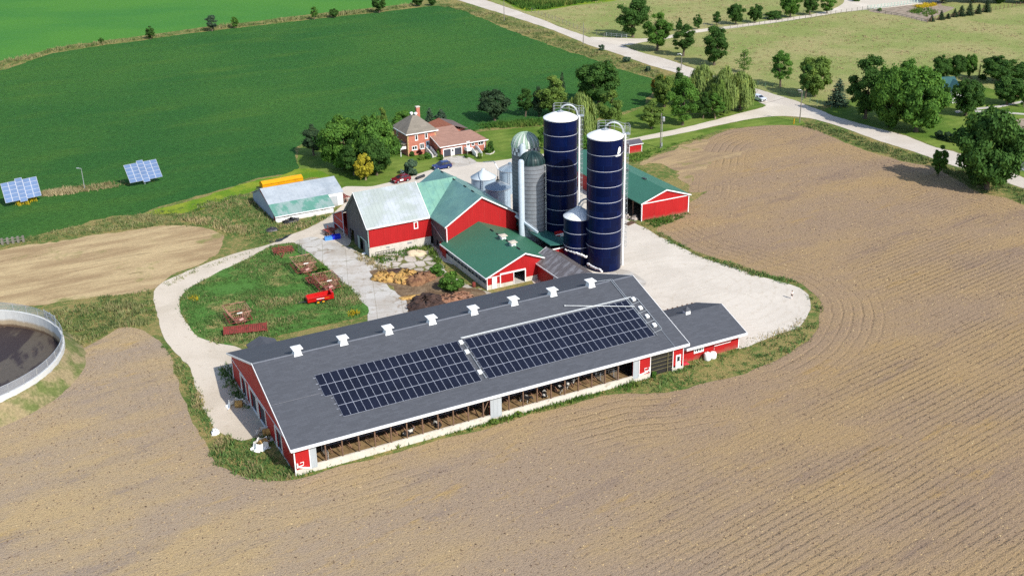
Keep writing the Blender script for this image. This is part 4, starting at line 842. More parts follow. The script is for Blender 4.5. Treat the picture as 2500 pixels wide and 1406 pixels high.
w.wallgrid((0, Wg, 0), -Y, -X, Wg, .1, 2.899, [(Wg-5.6, Wg-3.1, .1, 2.6), (1.4, 3.6, .1, 2.6)], .16); w.build('gable_wall', M['barnboard'], gb)
w = MB(); w.wallgrid((-.03, -.05, 0), X, -Y, Lg+.15, 0, 1.748, (), .3); w.build('foundation', M['found'], gb)
w = MB(); w.box(Lg*.27, Lg*.33, -.07, -.054, 1.1, 1.45); w.box(Lg*.62, Lg*.69, -.07, -.054, 1.1, 1.45); w.build('vent_grille', M['galv'], gb)
w = MB(); w.box(-.1, -.01, .9, 4.0, 2.55, 2.8); w.box(-.09, .03, -.1, .04, 1.9, 5.4); w.build('door_track', mat('pale_green_paint', C(170, 195, 185), .6, .1), gb)
for (ya, yb_) in ((.35, 1.9), (4.6, 5.6)):
    w = MB(); w.box(-.10, -.04, ya, yb_, .1, 2.55); w.build('sliding_door', mat('grey_green_planks', C(150, 170, 165), .7, .15), gb)
window(gb, (8.9, 0, 3.75), X, -Y, .85, 1.35, 1, pane='red', fw=.16)
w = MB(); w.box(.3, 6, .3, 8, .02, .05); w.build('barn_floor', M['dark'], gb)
# faded green slope that carries the ridge on to the wing
wg = thing('gable_wing', 'gable-ended red barn wing with faded blue-green roof joined to the gambrel barn', 'barn', (1.04, 197.6, 0), Yr)
Lw, Ww, ze, zr = 19.4, 14.3, 5.75, 10.15
o_w = np.array([1.04, 197.6, 0]); 
r = MB(); gable_roof(r, -.35, Lw, -.35, Ww/2, Ww+.35, ze-.1, zr, ze-.1, .16); rf = r.build('roof', M['roofwing'], wg)
r = MB(); r.prism([(-.42, -.35, ze-.32), (-.42, Ww/2, zr-.22), (-.42, Ww+.35, ze-.32), (-.42, Ww+.35, ze-.07), (-.42, Ww/2, zr+.03), (-.42, -.35, ze-.07)], (.067, 0, 0)); r.box(-.45, -.353, Ww-.04, Ww+.1, 2.2, ze-.3); r.build('trim', M['trim'], wg)
w = MB(); w.wallgrid((0, Ww, 0), -Y, -X, Ww, .05, ze-.2, (), .15); w.prism([(0, 0, ze-.2), (0, Ww/2, zr-.24), (0, Ww, ze-.2)], (.15, 0, 0)); w.wallgrid((0, 0, 0), X, -Y, Lw, .05, ze-.2, (), .15); w.build('wall', M['red'], wg)
w = MB(); w.wallgrid((Lw, Ww, 0), -X, Y, Lw-.16, .05, ze-.2, [(Lw-7.0, Lw-5.9, .05, 1.9), (Lw-4.6, Lw-3.6, .6, 1.7)], .15); w.wallgrid((Lw-.16, 0, 0), Y, X, Ww, .05, ze-.2, (), .15); w.prism([(Lw-.31, 0, ze-.2), (Lw-.31, Ww/2, zr-.24), (Lw-.31, Ww, ze-.2)], (.15, 0, 0)); w.build('side_wall', M['barnboard'], wg)
w = MB(); w.bar((.2, Ww+.06, 2.3), (8.6, Ww+.06, 5.1), .1); w.build('down_pipe', M['galv'], wg)
w = MB(); w.quad((3.4, Ww-.3, .05), (7.2, Ww-.3, .05), (7.2, Ww-.3, 2), (3.4, Ww-.3, 2)); w.build('doorway', M['dark'], wg)  # near-black sheet stands for the shade behind door and window holes
w = MB(); w.box(-.2, 2.8, Ww+.004, Ww+.12, 0, 1.9); w.build('low_wall', M['red'], wg)
for xv in (3.3, 6.6, 11.5, 16.8):
    b = MB(); b.prism([(xv-.5, Ww/2-.15, zr-.03), (xv-.5, Ww/2, zr+.14), (xv-.5, Ww/2+.15, zr-.03)], (1.0, 0, 0)); b.build('ridge_vent', M['black'], rf)
# connecting slope: a patch of the main-barn roof that dies into the wing along the valley
q = MB(); xa, xb = Lg+.05, Lg+9.5
q.prism([(xa, -.35, 5.62), (xa+.9, -.35, 5.62), (xa+8.4, Wg/2, 10.4), (xa, Wg/2, 10.4)], (0, 0, -.15)); q.prism([(xa, Wg/2, 10.4), (xa+8.4, Wg/2, 10.4), (xa+3, Wg+.3, 5.62), (xa, Wg+.3, 5.62)], (0, 0, -.15))
q.build('connecting_roof', M['roofpale'], gb)
w = MB(); w.wallgrid((Lg+.05, -.001, 0), X, -Y, 2.2, 1.75, 5.45, (), .15); w.build('wall', M['red'], gb)
# red lean-to behind the bank barn, its end flush with the grey gable
lt = thing('lean_to', 'dark red lean-to with an open lower bay behind the grey end of the bank barn', 'shed', (-25.7, 191.17, 0), YAW)
y0, y1, zt0, zt1 = 11.62, 17.3, 5.5, 3.15; zz = lambda y: zt0+(zt1-zt0)*(y-y0)/(y1-y0)
w = MB(); w.prism([(-.85, y0, zt0+.05), (8, y0, zt0+.05), (8, y1+.3, zt1-.1), (-.85, y1+.3, zt1-.1)], (0, 0, -.13)); w.build('roof', M['roofzinc'], lt)
w = MB(); w.prism([(-.6, y0, 1.55), (-.6, y1, 1.55), (-.6, y1, zt1-.12), (-.6, y0, zt0-.12)], (.12, 0, 0)); w.build('end_wall', M['reddk'], lt)
w = MB(); w.wallgrid((8, y1, 0), -X, Y, 8.6, 0, 2.9, (), .12); w.build('rear_wall', M['reddk'], lt); w = MB(); w.wallgrid((.3, y0+3.4, 0), -Y, -X, 3.3, 0, 1.5, (), .12); w.build('inner_wall', M['reddk'], lt)
for (ya, yb, za, zb) in ((y0, y1, 1.42, 1.55), (y0, y1, 3.0, 3.07)): w = MB(); w.prism([(-.68, ya, za), (-.68, yb, za), (-.68, yb, zb), (-.68, ya, zb)], (.076, 0, 0)); w.build('trim_board', M['palebluetrim'], lt)
for yy in (y0-.1, y1-.12): w = MB(); w.box(-.72, -.6, yy, yy+.14, 0, zz(yy)-.15); w.build('post', M['palebluetrim'], lt)

# ---------------------------------------------------------------- long white shed with grey and worn green roof
ws = thing('white_shed', 'long low white shed whose grey roof runs down into a worn green lower slope', 'shed', (-46.16, 210.23, 0), math.radians(28))
Ls, Lg2, Wf, Wm, Wt, z0, z1, zt = 15.4, 12.0, 8.7, 3.5, 15.6, 1.5, 4.7, 1.9
zm = z0+(z1-z0)*Wm/Wf
q = MB(); q.prism([(-.2, Wm, zm), (Ls+.2, Wm, zm), (Ls+.2, Wf, z1), (-.2, Wf, z1)], (0, 0, -.13)); q.prism([(-.2, Wf, z1), (Ls+.2, Wf, z1), (Ls+.2, Wt, zt), (-.2, Wt, zt)], (0, 0, -.13)); q.build('roof', M['roofzinc'], ws)
q = MB(); q.prism([(-.2, -.3, z0-.1), (Lg2+.2, -.3, z0-.1), (Lg2+.2, Wm-.002, zm), (-.2, Wm-.002, zm)], (0, 0, -.13)); q.build('lower_roof', M['rooffadegreen'], ws)
q = MB(); q.wallgrid((0, 0, 0), X, -Y, Lg2, 0, z0-.15, (), .12); q.wallgrid((Lg2, 0, 0), Y, X, Wm, 0, z0-.15, (), .12); q.prism([(Lg2, .1, z0-.15), (Lg2, Wm, zm-.16), (Lg2, Wm, z0-.15)], (-.12, 0, 0))
q.wallgrid((Lg2, Wm, 0), X, -Y, Ls-Lg2, 0, zm-.15, (), .12); q.wallgrid((Ls, Wm, 0), Y, X, Wt-Wm-.2, 0, 1.75, (), .12); q.prism([(Ls, Wm, 1.75), (Ls, Wm, zm-.16), (Ls, Wf, z1-.16), (Ls, Wt-.2, 1.78)], (-.12, 0, 0)); q.build('wall', M['whitewall'], ws)
q = MB(); q.wallgrid((0, Wt-.2, 0), -Y, -X, Wt-.2, 0, 1.35, (), .12); q.build('side_wall', M['shadedwall'], ws)
q = MB(); q.prism([(0, Wt-.2, 1.352), (0, Wt-.2, 1.75), (0, Wf, z1-.16), (0, .3, 1.352)], (.12, 0, 0)); q.build('gable_wall', M['shadedwall'], ws)
q = MB(); q.prism([(-.03, Wf+1.0, 3.9), (-.03, Wf, z1-.2), (-.03, Wf-4.4, z1-1.85), (-.03, Wf-4.2, z1-2.2), (-.03, Wf, z1-1.0)], (.026, 0, 0)); q.build('red_panel', M['reddk'], ws); q = MB(); q.box(-.04, -.004, .5, 1.3, .1, 1.3); q.build('side_door', M['reddk'], ws)
q = MB(); q.box(-.2, Lg2+.2, -.40, -.303, z0-.25, z0-.08); q.box(-.05, .06, -.06, -.004, 0, z0-.2); q.build('trim', M['trim'], ws)
for xx in (1.6, 2.2, 9.4, 9.95): window(ws, (xx, 0, .85), X, -Y, .42, .42, 1, fw=.05, frame='white_dull')
q = MB(); q.box(Lg2+.6, Lg2+2.2, Wm-.06, Wm-.004, .0, 2.2); q.build('door', M['greyroofdoor'], ws)

# ---------------------------------------------------------------- machine shed
ms = thing('machine_shed', 'long red machine shed with green metal roof and open bays, beyond the tall blue silos', 'shed', (35.23, 212.19, 0), math.radians(116.6))
Lm, Wm_, ze, zr = 31.5, 11.0, 3.75, 5.65
r = MB(); gable_roof(r, -.3, Lm, -.35, Wm_/2, Wm_+.35, ze-.08, zr, ze-.08, .15); rf = r.build('roof', M['roofgreen2'], ms)
r = MB(); r.prism([(-.36, -.35, ze-.28), (-.36, Wm_/2, zr-.2), (-.36, Wm_+.35, ze-.28), (-.36, Wm_+.35, ze-.05), (-.36, Wm_/2, zr+.03), (-.36, -.35, ze-.05)], (.057, 0, 0)); r.box(-.07, -.005, 0, Wm_, ze-.32, ze-.16); r.box(-.08, -.005, -.05, .12, 0, ze-.33); r.box(-.08, .15, Wm_-.1, Wm_+.05, 0, ze-.33); r.build('trim', M['trim'], ms)
w = MB(); w.wallgrid((0, Wm_, 0), -Y, -X, Wm_, .05, ze-.15, (), .14); w.prism([(0, 0, ze-.15), (0, Wm_/2, zr-.2), (0, Wm_, ze-.15)], (.14, 0, 0)); w.wallgrid((0, 0, 0), X, -Y, Lm, .05, ze-.15, (), .14); w.wallgrid((Lm, 0, 0), Y, X, Wm_, .05, ze-.15, (), .14); w.prism([(Lm-.14, 0, ze-.15), (Lm-.14, Wm_/2, zr-.2), (Lm-.14, Wm_, ze-.15)], (.14, 0, 0)); w.wallgrid((Lm-4.2, Wm_, 0), -X, Y, 9.5, .05, ze-.15, (), .14); w.build('wall', M['red'], ms)
for k in range(6):
    q = MB(); q.box(3.2+k*3.1-.1, 3.2+k*3.1+.1, Wm_-.2, Wm_, 0, ze-.15); q.build('post', M['post'], ms)
q = MB(); q.box(.2, Lm-.2, .2, Wm_, .03, .04); q.build('barn_floor', mat('dim_earth_floor', C(90, 78, 66), .95, .2), ms)
for xv in (7.6, 14.2, 20.5):
    b = MB(); b.box(xv-.6, xv+.6, Wm_/2-.22, Wm_/2+.22, zr-.1, zr+.14); b.build('ridge_vent', M['darkmetal'], rf)

# ---------------------------------------------------------------- little red shed by the drive
rs = thing('garden_shed', 'little red shed with grey shingle roof standing by the white driveway', 'shed', (27.7, 252.76, 0), math.radians(25.5))
r = MB(); r.prism([(-.25, -.3, 2.05), (3.6, -.3, 2.05), (3.6, 1.4, 2.75), (-.25, 1.4, 2.75)], (0, 0, -.1)); r.prism([(-.25, 1.4, 2.75), (3.6, 1.4, 2.75), (3.6, 3.1, 2.05), (-.25, 3.1, 2.05)], (0, 0, -.1)); r.build('roof', M['roofshed'], rs)
w = MB(); w.wallgrid((0, 0, 0), X, -Y, 3.35, 0, 2.0, (), .1); w.wallgrid((0, 2.8, 0), -Y, -X, 2.8, 0, 2.0, (), .1); w.wallgrid((3.35, 0, 0), Y, X, 2.8, 0, 2.0, (), .1); w.prism([(0, 0, 2), (0, 1.4, 2.6), (0, 2.8, 2)], (.1, 0, 0)); w.prism([(3.25, 0, 2), (3.25, 1.4, 2.6), (3.25, 2.8, 2)], (.1, 0, 0)); w.wallgrid((3.35, 2.8, 0), -X, Y, 3.35, 0, 2, (), .1); w.build('wall', M['red'], rs)
w = MB(); w.box(-.25, 3.6, -.36, -.303, 1.92, 2.07); w.box(-.06, .05, -.06, -.003, 0, 1.95); w.box(3.3, 3.41, -.06, -.003, 0, 1.95); w.box(-.08, -.003, .9, 1.9, .0, 1.8); w.build('trim', M['trim'], rs)
# ---------------------------------------------------------------- white house with green roof among the trees, far right
p = G(2277, 238); gh = thing('white_house', 'white house with green roof half hidden behind the big maples', 'house', tuple(p), math.radians(8))
r = MB(); gable_roof(r, -8.5, 5.5, -4.8, 0, 4.8, 3.1, 5.4, 3.1, .15); r.prism([(4.6, -1, 5.0), (7.8, -1, 3.2), (7.8, -7.6, 3.2), (4.6, -7.6, 5.0)], (0, 0, -.14)); r.prism([(1.4, -1, 3.2), (4.6, -1, 5.0), (4.6, -7.6, 5.0), (1.4, -7.6, 3.2)], (0, 0, -.14)); r.build('roof', mat('dark_teal_roof', C(58, 100, 100), .7, .12), gh)
w = MB(); w.box(-8, 5, -4.3, 4.3, 0, 3.05); w.box(1.8, 7.4, -7.2, -1.1, 0, 3.1); w.prism([(1.8, -7.2, 3.1), (7.4, -7.2, 3.1), (4.6, -7.2, 4.7)], (0, .15, 0)); w.build('wall', M['white'], gh)
window(gh, (3.8, -7.2, 1.0), X, -Y, 1.6, 1.2, 2); window(gh, (-2.5, -4.3, 1.0), X, -Y, 1.2, 1.2, 2)
# ---------------------------------------------------------------- silos
def blue_silo(name, label, loc, R, H, bands, face, thick_n, emblem=None, ladder=True):
    t = thing(name, label, 'silo', loc, face)          # local -x... +y axis points along 'face'
    b = MB(); b.lathe([(R, 0), (R, H)], 64, uv=True); b.build('shell', M['siloblue'], t, smooth=True)
    d = MB(); d.lathe([(R+.05, H-.16), (R+.06, H+.02), (R*.92, H+.2), (R*.7, H+.5), (R*.45, H+.78), (R*.25, H+.92), (0, H+.98)], 64)
    dm = d.build('dome', M['domewhite'], t, smooth='auto')
    c_ = MB(); c_.lathe([(.62, H+.85), (.62, H+1.08), (.45, H+1.18), (0, H+1.2)], 20); c_.build('hatch', M['galv'], dm)
    k = 1
    while H-1.375*k > .4:
        z = H-1.375*k
        if k % 2 == 0 and k//2 <= thick_n:
            q = MB(); n = 64; pr = [(R+.003, z-.042), (R+.025, z-.036), (R+.025, z+.036), (R+.003, z+.042)]; q.lathe(pr, n); q.build('seam_band', M['seal'], t)
        k += 1
    q = MB()   # down pipe at the right side, outside ladder with cage
    q.tube([(R+.32, 0, .0), (R+.32, 0, H-.05), (R+.2, 0, H+.12)], .19, 10); q.build('blower_pipe', M['white'], t)
    if ladder:
        q = MB(); lx, ly = R+.35, .75
        for s in (-.22, .22): q.bar((lx, ly+s, 2.4), (lx, ly+s, H+1.3), .05)
        for j in range(int((H-2.4)/.45)): q.bar((lx, ly-.22, 2.6+j*.45), (lx, ly+.22, 2.6+j*.45), .035)
        q.build('ladder', M['galv'], t)
        q = MB()
        for j in range(int((H-3)/.9)):
            z = 3.2+j*.9; q.tube([(lx, ly-.36, z), (lx+.45, ly-.36, z), (lx+.75, ly, z), (lx+.45, ly+.36, z), (lx, ly+.36, z)], .03, 4, caps=False)
        for a_ in ((lx+.45, ly-.36), (lx+.75, ly), (lx+.45, ly+.36)): q.bar((*a_, 3.2), (*a_, H+1.3), .035)
        q.build('ladder_cage', M['rail'], t)
        q = MB(); pts = [(R+.35, .3), (R*.55, 1.0), (0.2, 1.25), (-.9, 1.3), (-1.2, .7)]
        for z in (.55, 1.05, 1.5):
            q.tube([(x, y, H+z+(.75 if x < R*.8 else .25)) for x, y in pts], .035, 5)
        for (x, y) in pts: q.bar((x, y, H+.1), (x, y, H+1.5+(.75 if x < R*.8 else .25)), .05)
        for z in (.75, 1.2, 1.6): q.tube([(R+1.15, -.1, H+z), (R+1.15, 1.2, H+z), (R+.3, 1.3, H+z)], .03, 5)
        q.bar((R+1.15, 1.2, H), (R+1.15, 1.2, H+1.6), .05); q.bar((R+1.15, -.1, H), (R+1.15, -.1, H+1.6), .05); q.box(R+.2, R+1.2, -.1, 1.3, H-.02, H+.04)
        q.build('catwalk_rail', M['rail'], dm)
    q = MB(); N = 14; P = [(0, 0, H+1.0)]+[(R*.5*(1-math.cos(PI*k/N)), .0, H+1.15+1.45*math.sin(PI*k/N)-.8*k/N) for k in range(N+1)]+[(R+.32, 0, H-.1)]
    q.tube(P, .15, 8); q.build('fill_pipe', M['rail'], dm, smooth='auto')
    return t
face = math.radians(4)
SP1 = (16.17, 184.85, 0); SP2 = (9.2, 196.8, 0)
s1 = blue_silo('tall_silo', 'tall navy blue silo standing nearest the barn, white emblem near its top', SP1, 3.05, 23.7, 0, face, 7)
s2 = blue_silo('tall_silo', 'tall navy blue silo without emblem, set back next to the pale concrete silos', SP2, 3.03, 23.8, 0, face, 7)
def on_shell(R, ang, z): return (R*math.cos(ang), R*math.sin(ang), z)
q = MB(); H = 23.7   # emblem: a leaf-like mark over a short lettered bar, curved with the shell
def patch(poly, R):
    pts = [on_shell(R, a, z) for a, z in poly]; q.add(pts, [tuple(range(len(pts)))])
a0 = math.radians(-45)-face
mark = [(-.16,-.55),(-.05,-.52),(.05,-.5),(.10,-.32),(.14,-.1),(.15,.25),(.12,.5),(.06,.66),(-.02,.62),(-.06,.45),(-.09,.2),(-.09,-.05),(-.13,-.28)]
strips = 10
for i in range(strips):   # cut into narrow vertical strips so that it follows the curve
    x0_, x1_ = -.17+.34*i/strips, -.17+.34*(i+1)/strips
    def span(x):
        zs = []
        for (xa, za), (xb, zb) in zip(mark, mark[1:]+mark[:1]):
            if (xa-x)*(xb-x) < 0: zs.append(za+(zb-za)*(x-xa)/(xb-xa))
        return (min(zs), max(zs)) if len(zs) >= 2 else None
    s_a, s_b = span(x0_+1e-4), span(x1_-1e-4)
    if s_a and s_b: patch([(a0+x0_, H-2.05+s_a[0]), (a0+x1_, H-2.05+s_b[0]), (a0+x1_, H-2.05+s_b[1]), (a0+x0_, H-2.05+s_a[1])], 3.075)
for i in range(8):
    xa, xb = -.26+.42*i/8, -.26+.42*(i+.86)/8; zz = H-2.86+(.0 if i % 2 else .02)
    patch([(a0+xa, zz-.12), (a0+xb, zz-.12), (a0+xb, zz+.12), (a0+xa, zz+.12)], 3.10)
q.build('emblem', M['white'], s1)
p = G(1412, 637); SS = (p[0], p[1], 0)
t = thing('short_silo', 'short navy blue silo with pale grey cone roof between the two tall blue silos', 'silo', SS, face)
Hs = 8.6; Rs = 2.66
b = MB(); b.lathe([(Rs, 0), (Rs, Hs)], 48, uv=True); b.build('shell', M['siloblue'], t, smooth=True)
d = MB(); d.lathe([(Rs+.05, Hs-.1), (Rs+.06, Hs+.02), (.5, Hs+1.5), (.5, Hs+1.62), (0, Hs+1.66)], 24); dm = d.build('cone_roof', M['binsteel'] if False else mat('pale_zinc_cone', (.70, .72, .73, 1), .55, .05), t)
d = MB()
for k in range(24):
    a = 2*PI*k/24; d.bar(((Rs+.02)*math.cos(a), (Rs+.02)*math.sin(a), Hs+.04), (.5*math.cos(a), .5*math.sin(a), Hs+1.52), .03, .03)
d.build('roof_rib', M['galv'], dm)
for z in (Hs-2.6, Hs-5.2):
    q = MB(); q.lathe([(Rs+.003, z-.05), (Rs+.03, z-.04), (Rs+.03, z+.04), (Rs+.003, z+.05)], 48); q.build('seam_band', M['seal'], t)
d = MB(); d.tube([(0, 0, Hs+1.5)]+[(1.3*(1-math.cos(PI*k/10)), .1*k, Hs+1.6+1.2*math.sin(PI*k/10)) for k in range(11)], .16, 8); d.tube([(.5, .9, Hs+1.4), (1.0, .9, Hs+2.2), (1.8, .9, Hs+2.1), (2.4, .9, Hs+1.2)], .05, 5); d.tube([(.5, .4, Hs+1.4), (1.0, .4, Hs+2.2), (1.8, .4, Hs+2.1), (2.4, .4, Hs+1.2)], .05, 5); d.build('fill_pipe', M['rail'], dm)
# foam ridges where roofs meet the silos
for lab, pl, zz in (('ragged white foam sealing roof edge along the foot of the short silo', [(1380, 609), (1392, 613), (1405, 618), (1420, 623), (1433, 627)], 2.9), ('ragged white foam sealing the foot of the nearest tall silo', [(1434, 643), (1445, 650), (1457, 656), (1470, 662)], 2.6)):
    q = MB(); P = [G(a, b_, zz) for a, b_ in pl]; 
    fine = [P[i]+(P[i+1]-P[i])*k/6 for i in range(len(P)-1) for k in range(6)]+[P[-1]]
    q.tube([p_+np.array([0, 0, RNG.uniform(-.14, .16)]) for p_ in fine], [.11+RNG.uniform(-.05, .12) for _ in fine], 7); o_ = q.build('foam_seal', M['foam'], smooth=True); tag(o_, lab, 'foam seal', 'foam seals at the silo feet')
def stave_silo(label, px, py, R, Hrim, dome_h, shellm, domes, chute_ang, face=0):
    p = G(px, py); t = thing('concrete_silo', label, 'silo', (p[0], p[1], 0), 0)
    b = MB(); b.lathe([(R, 0), (R, Hrim)], 48, uv=True); b.build('shell', M[shellm], t, smooth=True)
    n = 32
    d = MB(); prof = [(R+.12, Hrim-.05)]+[(R*1.04*math.cos(k*PI/16), Hrim+dome_h*math.sin(k*PI/16)) for k in range(0, 8)]+[(.25, Hrim+dome_h), (0, Hrim+dome_h+.05)]
    for i in range(len(prof)-1):
        for k in range(n):
            a0, a1 = 2*PI*k/n, 2*PI*(k+1)/n; f = lambda a, q: (q[0]*math.cos(a), q[0]*math.sin(a), q[1])
            d.add([f(a0, prof[i]), f(a1, prof[i]), f(a1, prof[i+1]), f(a0, prof[i+1])], [(0, 1, 2, 3)], k % 2)
    dm = d.build('dome', [M[domes[0]], M[domes[1]]], t)
    rb = MB()
    for k in range(n):
        a = 2*PI*k/n; rb.tube([((q[0]+.02)*math.cos(a), (q[0]+.02)*math.sin(a), q[1]+.02) for q in prof[1:-1]], .035, 4)
    rb.build('dome_rib', M[domes[2]], dm)
    for j in range(int(Hrim/.75)-1):
        z = Hrim-.9-j*.75; q = MB(); q.lathe([(R+.002, z-.025), (R+.03, z-.02), (R+.03, z+.02), (R+.002, z+.025)], 40); q.build('hoop', M['hoop'], t)
    q = MB(); cx, cy = R*1.02*math.cos(chute_ang), R*1.02*math.sin(chute_ang); q.lathe([(.55, 0), (.55, Hrim+.7), (.35, Hrim+1.0), (0, Hrim+1.05)], 16, cx=cx*1.12, cy=cy*1.12); q.build('chute', M['chute'], t, smooth='auto')
    q = MB(); a = math.radians(-8); q.tube([((R+.2)*math.cos(a), (R+.2)*math.sin(a), 0), ((R+.2)*math.cos(a), (R+.2)*math.sin(a), Hrim-.5)], .09, 6)
    for j in range(int(Hrim/1.2)): q.bar(((R+.0)*math.cos(a), (R+.0)*math.sin(a), 1+j*1.2), ((R+.35)*math.cos(a), (R+.35)*math.sin(a), 1+j*1.2), .12)
    q.build('fill_pipe', M['white_dull'], t)
    return t, dm
M['chute'] = mat('pale_blue_white_chute', C(205, 218, 228), .6, .08, col2=C(185, 196, 205), f2=(.55, .75))
M['domegreen'] = mat('dark_green_dome', C(44, 70, 70), .5, .12); M['domegreen2'] = mat('dark_green_dome_b', C(26, 50, 52), .5, .12)
M['domepale'] = mat('pale_green_dome', C(165, 190, 170), .5, .08); M['domewhite2'] = mat('white_dome_panel', C(222, 228, 220), .5, .05)
sfar, dfar = stave_silo('taller concrete silo with green and white striped dome and checkered rim', 1285, 574, 2.48, 17.6, 2.45, 'stavedk', ('domepale', 'domewhite2', 'domepale'), math.radians(-100))
for row in range(2):
    for k in range(32):
        if (k+row) % 2: continue
        a0, a1 = 2*PI*k/32, 2*PI*(k+1)/32; z = 17.6-.75-row*.7; R = 2.51; q = MB()
        q.add([(R*math.cos(a0), R*math.sin(a0), z), (R*math.cos(a1), R*math.sin(a1), z), (R*math.cos(a1), R*math.sin(a1), z+.66), (R*math.cos(a0), R*math.sin(a0), z+.66)], [(0, 1, 2, 3)]); q.build('checker_block', M['white'], sfar)
snear, dnear = stave_silo('shorter concrete silo with dark green ribbed dome, beside the blue silos', 1301, 598, 2.27, 15.9, 2.0, 'stave', ('domegreen', 'domegreen2', 'domegreen'), math.radians(-140))
q = MB(); a = G(1259, 527, 6.0); b = G(1313, 568, 3.9)
q.bar((0, 0, 0), tuple(b-a), .35); q.bar((0, .3, .4), tuple(b-a+np.array([0, .3, .4])), .06); cv = q.build('conveyor', M['chute']); cv.location = tuple(a); tag(cv, 'pale inclined conveyor reaching down to the foot of the dark-domed silo', 'conveyor')
# ---------------------------------------------------------------- grain bins
def grain_bin(label, px, py, R, H, rise, cone, caps=True, knob='galv'):
    p = G(px, py); t = thing('grain_bin', label, 'grain bin', (p[0], p[1], 0), 0, 'grain bins behind the barn wing')
    b = MB(); b.lathe([(R, 0), (R, H)], 40, uv=True); b.build('shell', M['binsteel'], t, smooth=True)
    b = MB(); b.lathe([(R+.12, H-.08), (R+.1, H), (.35, H+rise), (.35, H+rise+.25), (0, H+rise+.3)], 40 if cone != 'galv' else 28); rf = b.build('cone_roof', M[cone], t, smooth=(cone != 'bincone2'))
    b = MB(); b.lathe([(R+.125, H-.1), (R+.15, H-.06), (R+.15, H), (R+.1, H+.01)], 40); b.build('eave_ring', M['galv'], rf)
    if caps:
        b = MB()
        for k in range(28):
            a = 2*PI*k/28; b.bar(((R+.08)*math.cos(a), (R+.08)*math.sin(a), H+.03), (.4*math.cos(a), .4*math.sin(a), H+rise+.02), .06, .07)
        b.build('roof_rib', M['galv'], rf)
    b = MB(); a = math.radians(-95)
    for s in (-.2, .2): b.bar(((R+.12)*math.cos(a)+s, (R+.12)*math.sin(a), .3), ((R+.12)*math.cos(a)+s, (R+.12)*math.sin(a), H), .04)
    for j in range(int(H/.4)): b.bar(((R+.12)*math.cos(a)-.2, (R+.12)*math.sin(a), .4+j*.4), ((R+.12)*math.cos(a)+.2, (R+.12)*math.sin(a), .4+j*.4), .03)
    b.build('ladder', M['galv'], t)
    return t, rf
M['bincone'] = mat('white_bin_cone', C(215, 228, 236), .5, .05); M['bincone2'] = mat('zinc_bin_cone', C(150, 172, 188), .45, .12, metal=.3)
g1, r1 = grain_bin('white coned grain bin farthest left, beside the gravel yard', 1181.5, 486, 2.5, 4.8, 1.45, 'bincone', False)
g2, r2 = grain_bin('grey ribbed grain bin with dark knob on its cone, nearest the red barn wing', 1217, 512, 2.5, 4.8, 1.15, 'bincone2')
g3, r3 = grain_bin('grey grain bin half hidden behind the checkered concrete silo', 1246, 466, 2.3, 4.8, 1.1, 'bincone2')
p1 = np.array(g2.location); q = MB()
q.lathe([(.42, 5.95), (.3, 6.3), (.12, 6.5), (.12, 7.0), (0, 7.02)], 12); q.build('cap', M['dark'], r2)
q = MB(); d = np.array(g1.location)-p1
q.tube([(.0, 0, 7.0), (.1, 0, 8.4), tuple(np.array([-.1, 0, 9.4])+d*.1), tuple(np.array([0, 0, 9.6])+d*.25), tuple(d*.97+np.array([0, 0, 8.0]))], .09, 7); q.lathe([(.0, 0), (.25, .0), (.18, .5), (0, .55)], 8, cx=d[0]*.97, cy=d[1]*.97) if False else None
q.build('auger_spout', M['galv'], r2, smooth='auto')
# ---------------------------------------------------------------- slurry tank
TC = (-84.0, 146.3); RT = 18.2; TH = 3.0
t = thing('slurry_tank', 'round open concrete slurry tank full of dark brown liquid, ringed by a fence', 'tank', (TC[0], TC[1], 0), 0)
def conc_tank():
    tt = NT('stained_tank_wall'); p = tt.pos(); x = tt.xyz(p); n = tt.noise(tt.scale(p, 1, 1, .15), .5, 5, .7); n2 = tt.noise(p, 1.2, 5, .7)
    c = tt.mix(tt.step(tt.math('ADD', x[2], tt.math('MULTIPLY', n, 1.2)), 2.35, 1.75), C(226, 226, 222), C(196, 176, 146)); c = tt.mix(tt.step(tt.math('ADD', x[2], tt.math('MULTIPLY', n, .8)), 1.25, .85), c, C(120, 98, 78)); c = tt.mul(c, tt.rng(n2, .25, .75, .9, 1.08)); tt.bsdf(c, .85); return tt.m
b = MB(); b.lathe([(RT, -.3), (RT, TH), (RT-.3, TH), (RT-.3, -.3)], 96); b.build('tank_wall', [conc_tank()], t)
tt = NT('slurry_surface'); p = tt.pos(); n = tt.noise(tt.scale(p, 1, .5, 1), .12, 5, .6, 1.2); n2 = tt.noise(p, 2, 4, .6)
c = tt.mix(tt.step(n, .48, .56), C(58, 48, 48, .8), C(92, 84, 74, .8)); c = tt.mix(tt.step(tt.noise(p, .35, 6, .7, 1), .64, .7), c, C(120, 100, 84, .8)); c = tt.mul(c, tt.rng(n2, .3, .7, .9, 1.1)); tt.bsdf(c, .6, 0, .3, tt.bump(n2, .2, .05)); M['slurry'] = tt.m
b = MB(); nn = 96; b.add([((RT-.301)*math.cos(2*PI*k/nn), (RT-.301)*math.sin(2*PI*k/nn), .25) for k in range(nn)], [tuple(range(nn))]); b.build('slurry', M['slurry'], t)
fc = thing('tank_fence', 'grey chain link fence along the rim of the slurry tank', 'fence', (TC[0], TC[1], TH), 0)
tt = NT('chain_link_mesh'); tr = tt.n('ShaderNodeBsdfTransparent'); pb_ = tt.n('ShaderNodeBsdfPrincipled'); pb_.inputs['Base Color'].default_value = (.5, .53, .58, 1); pb_.inputs['Roughness'].default_value = .5
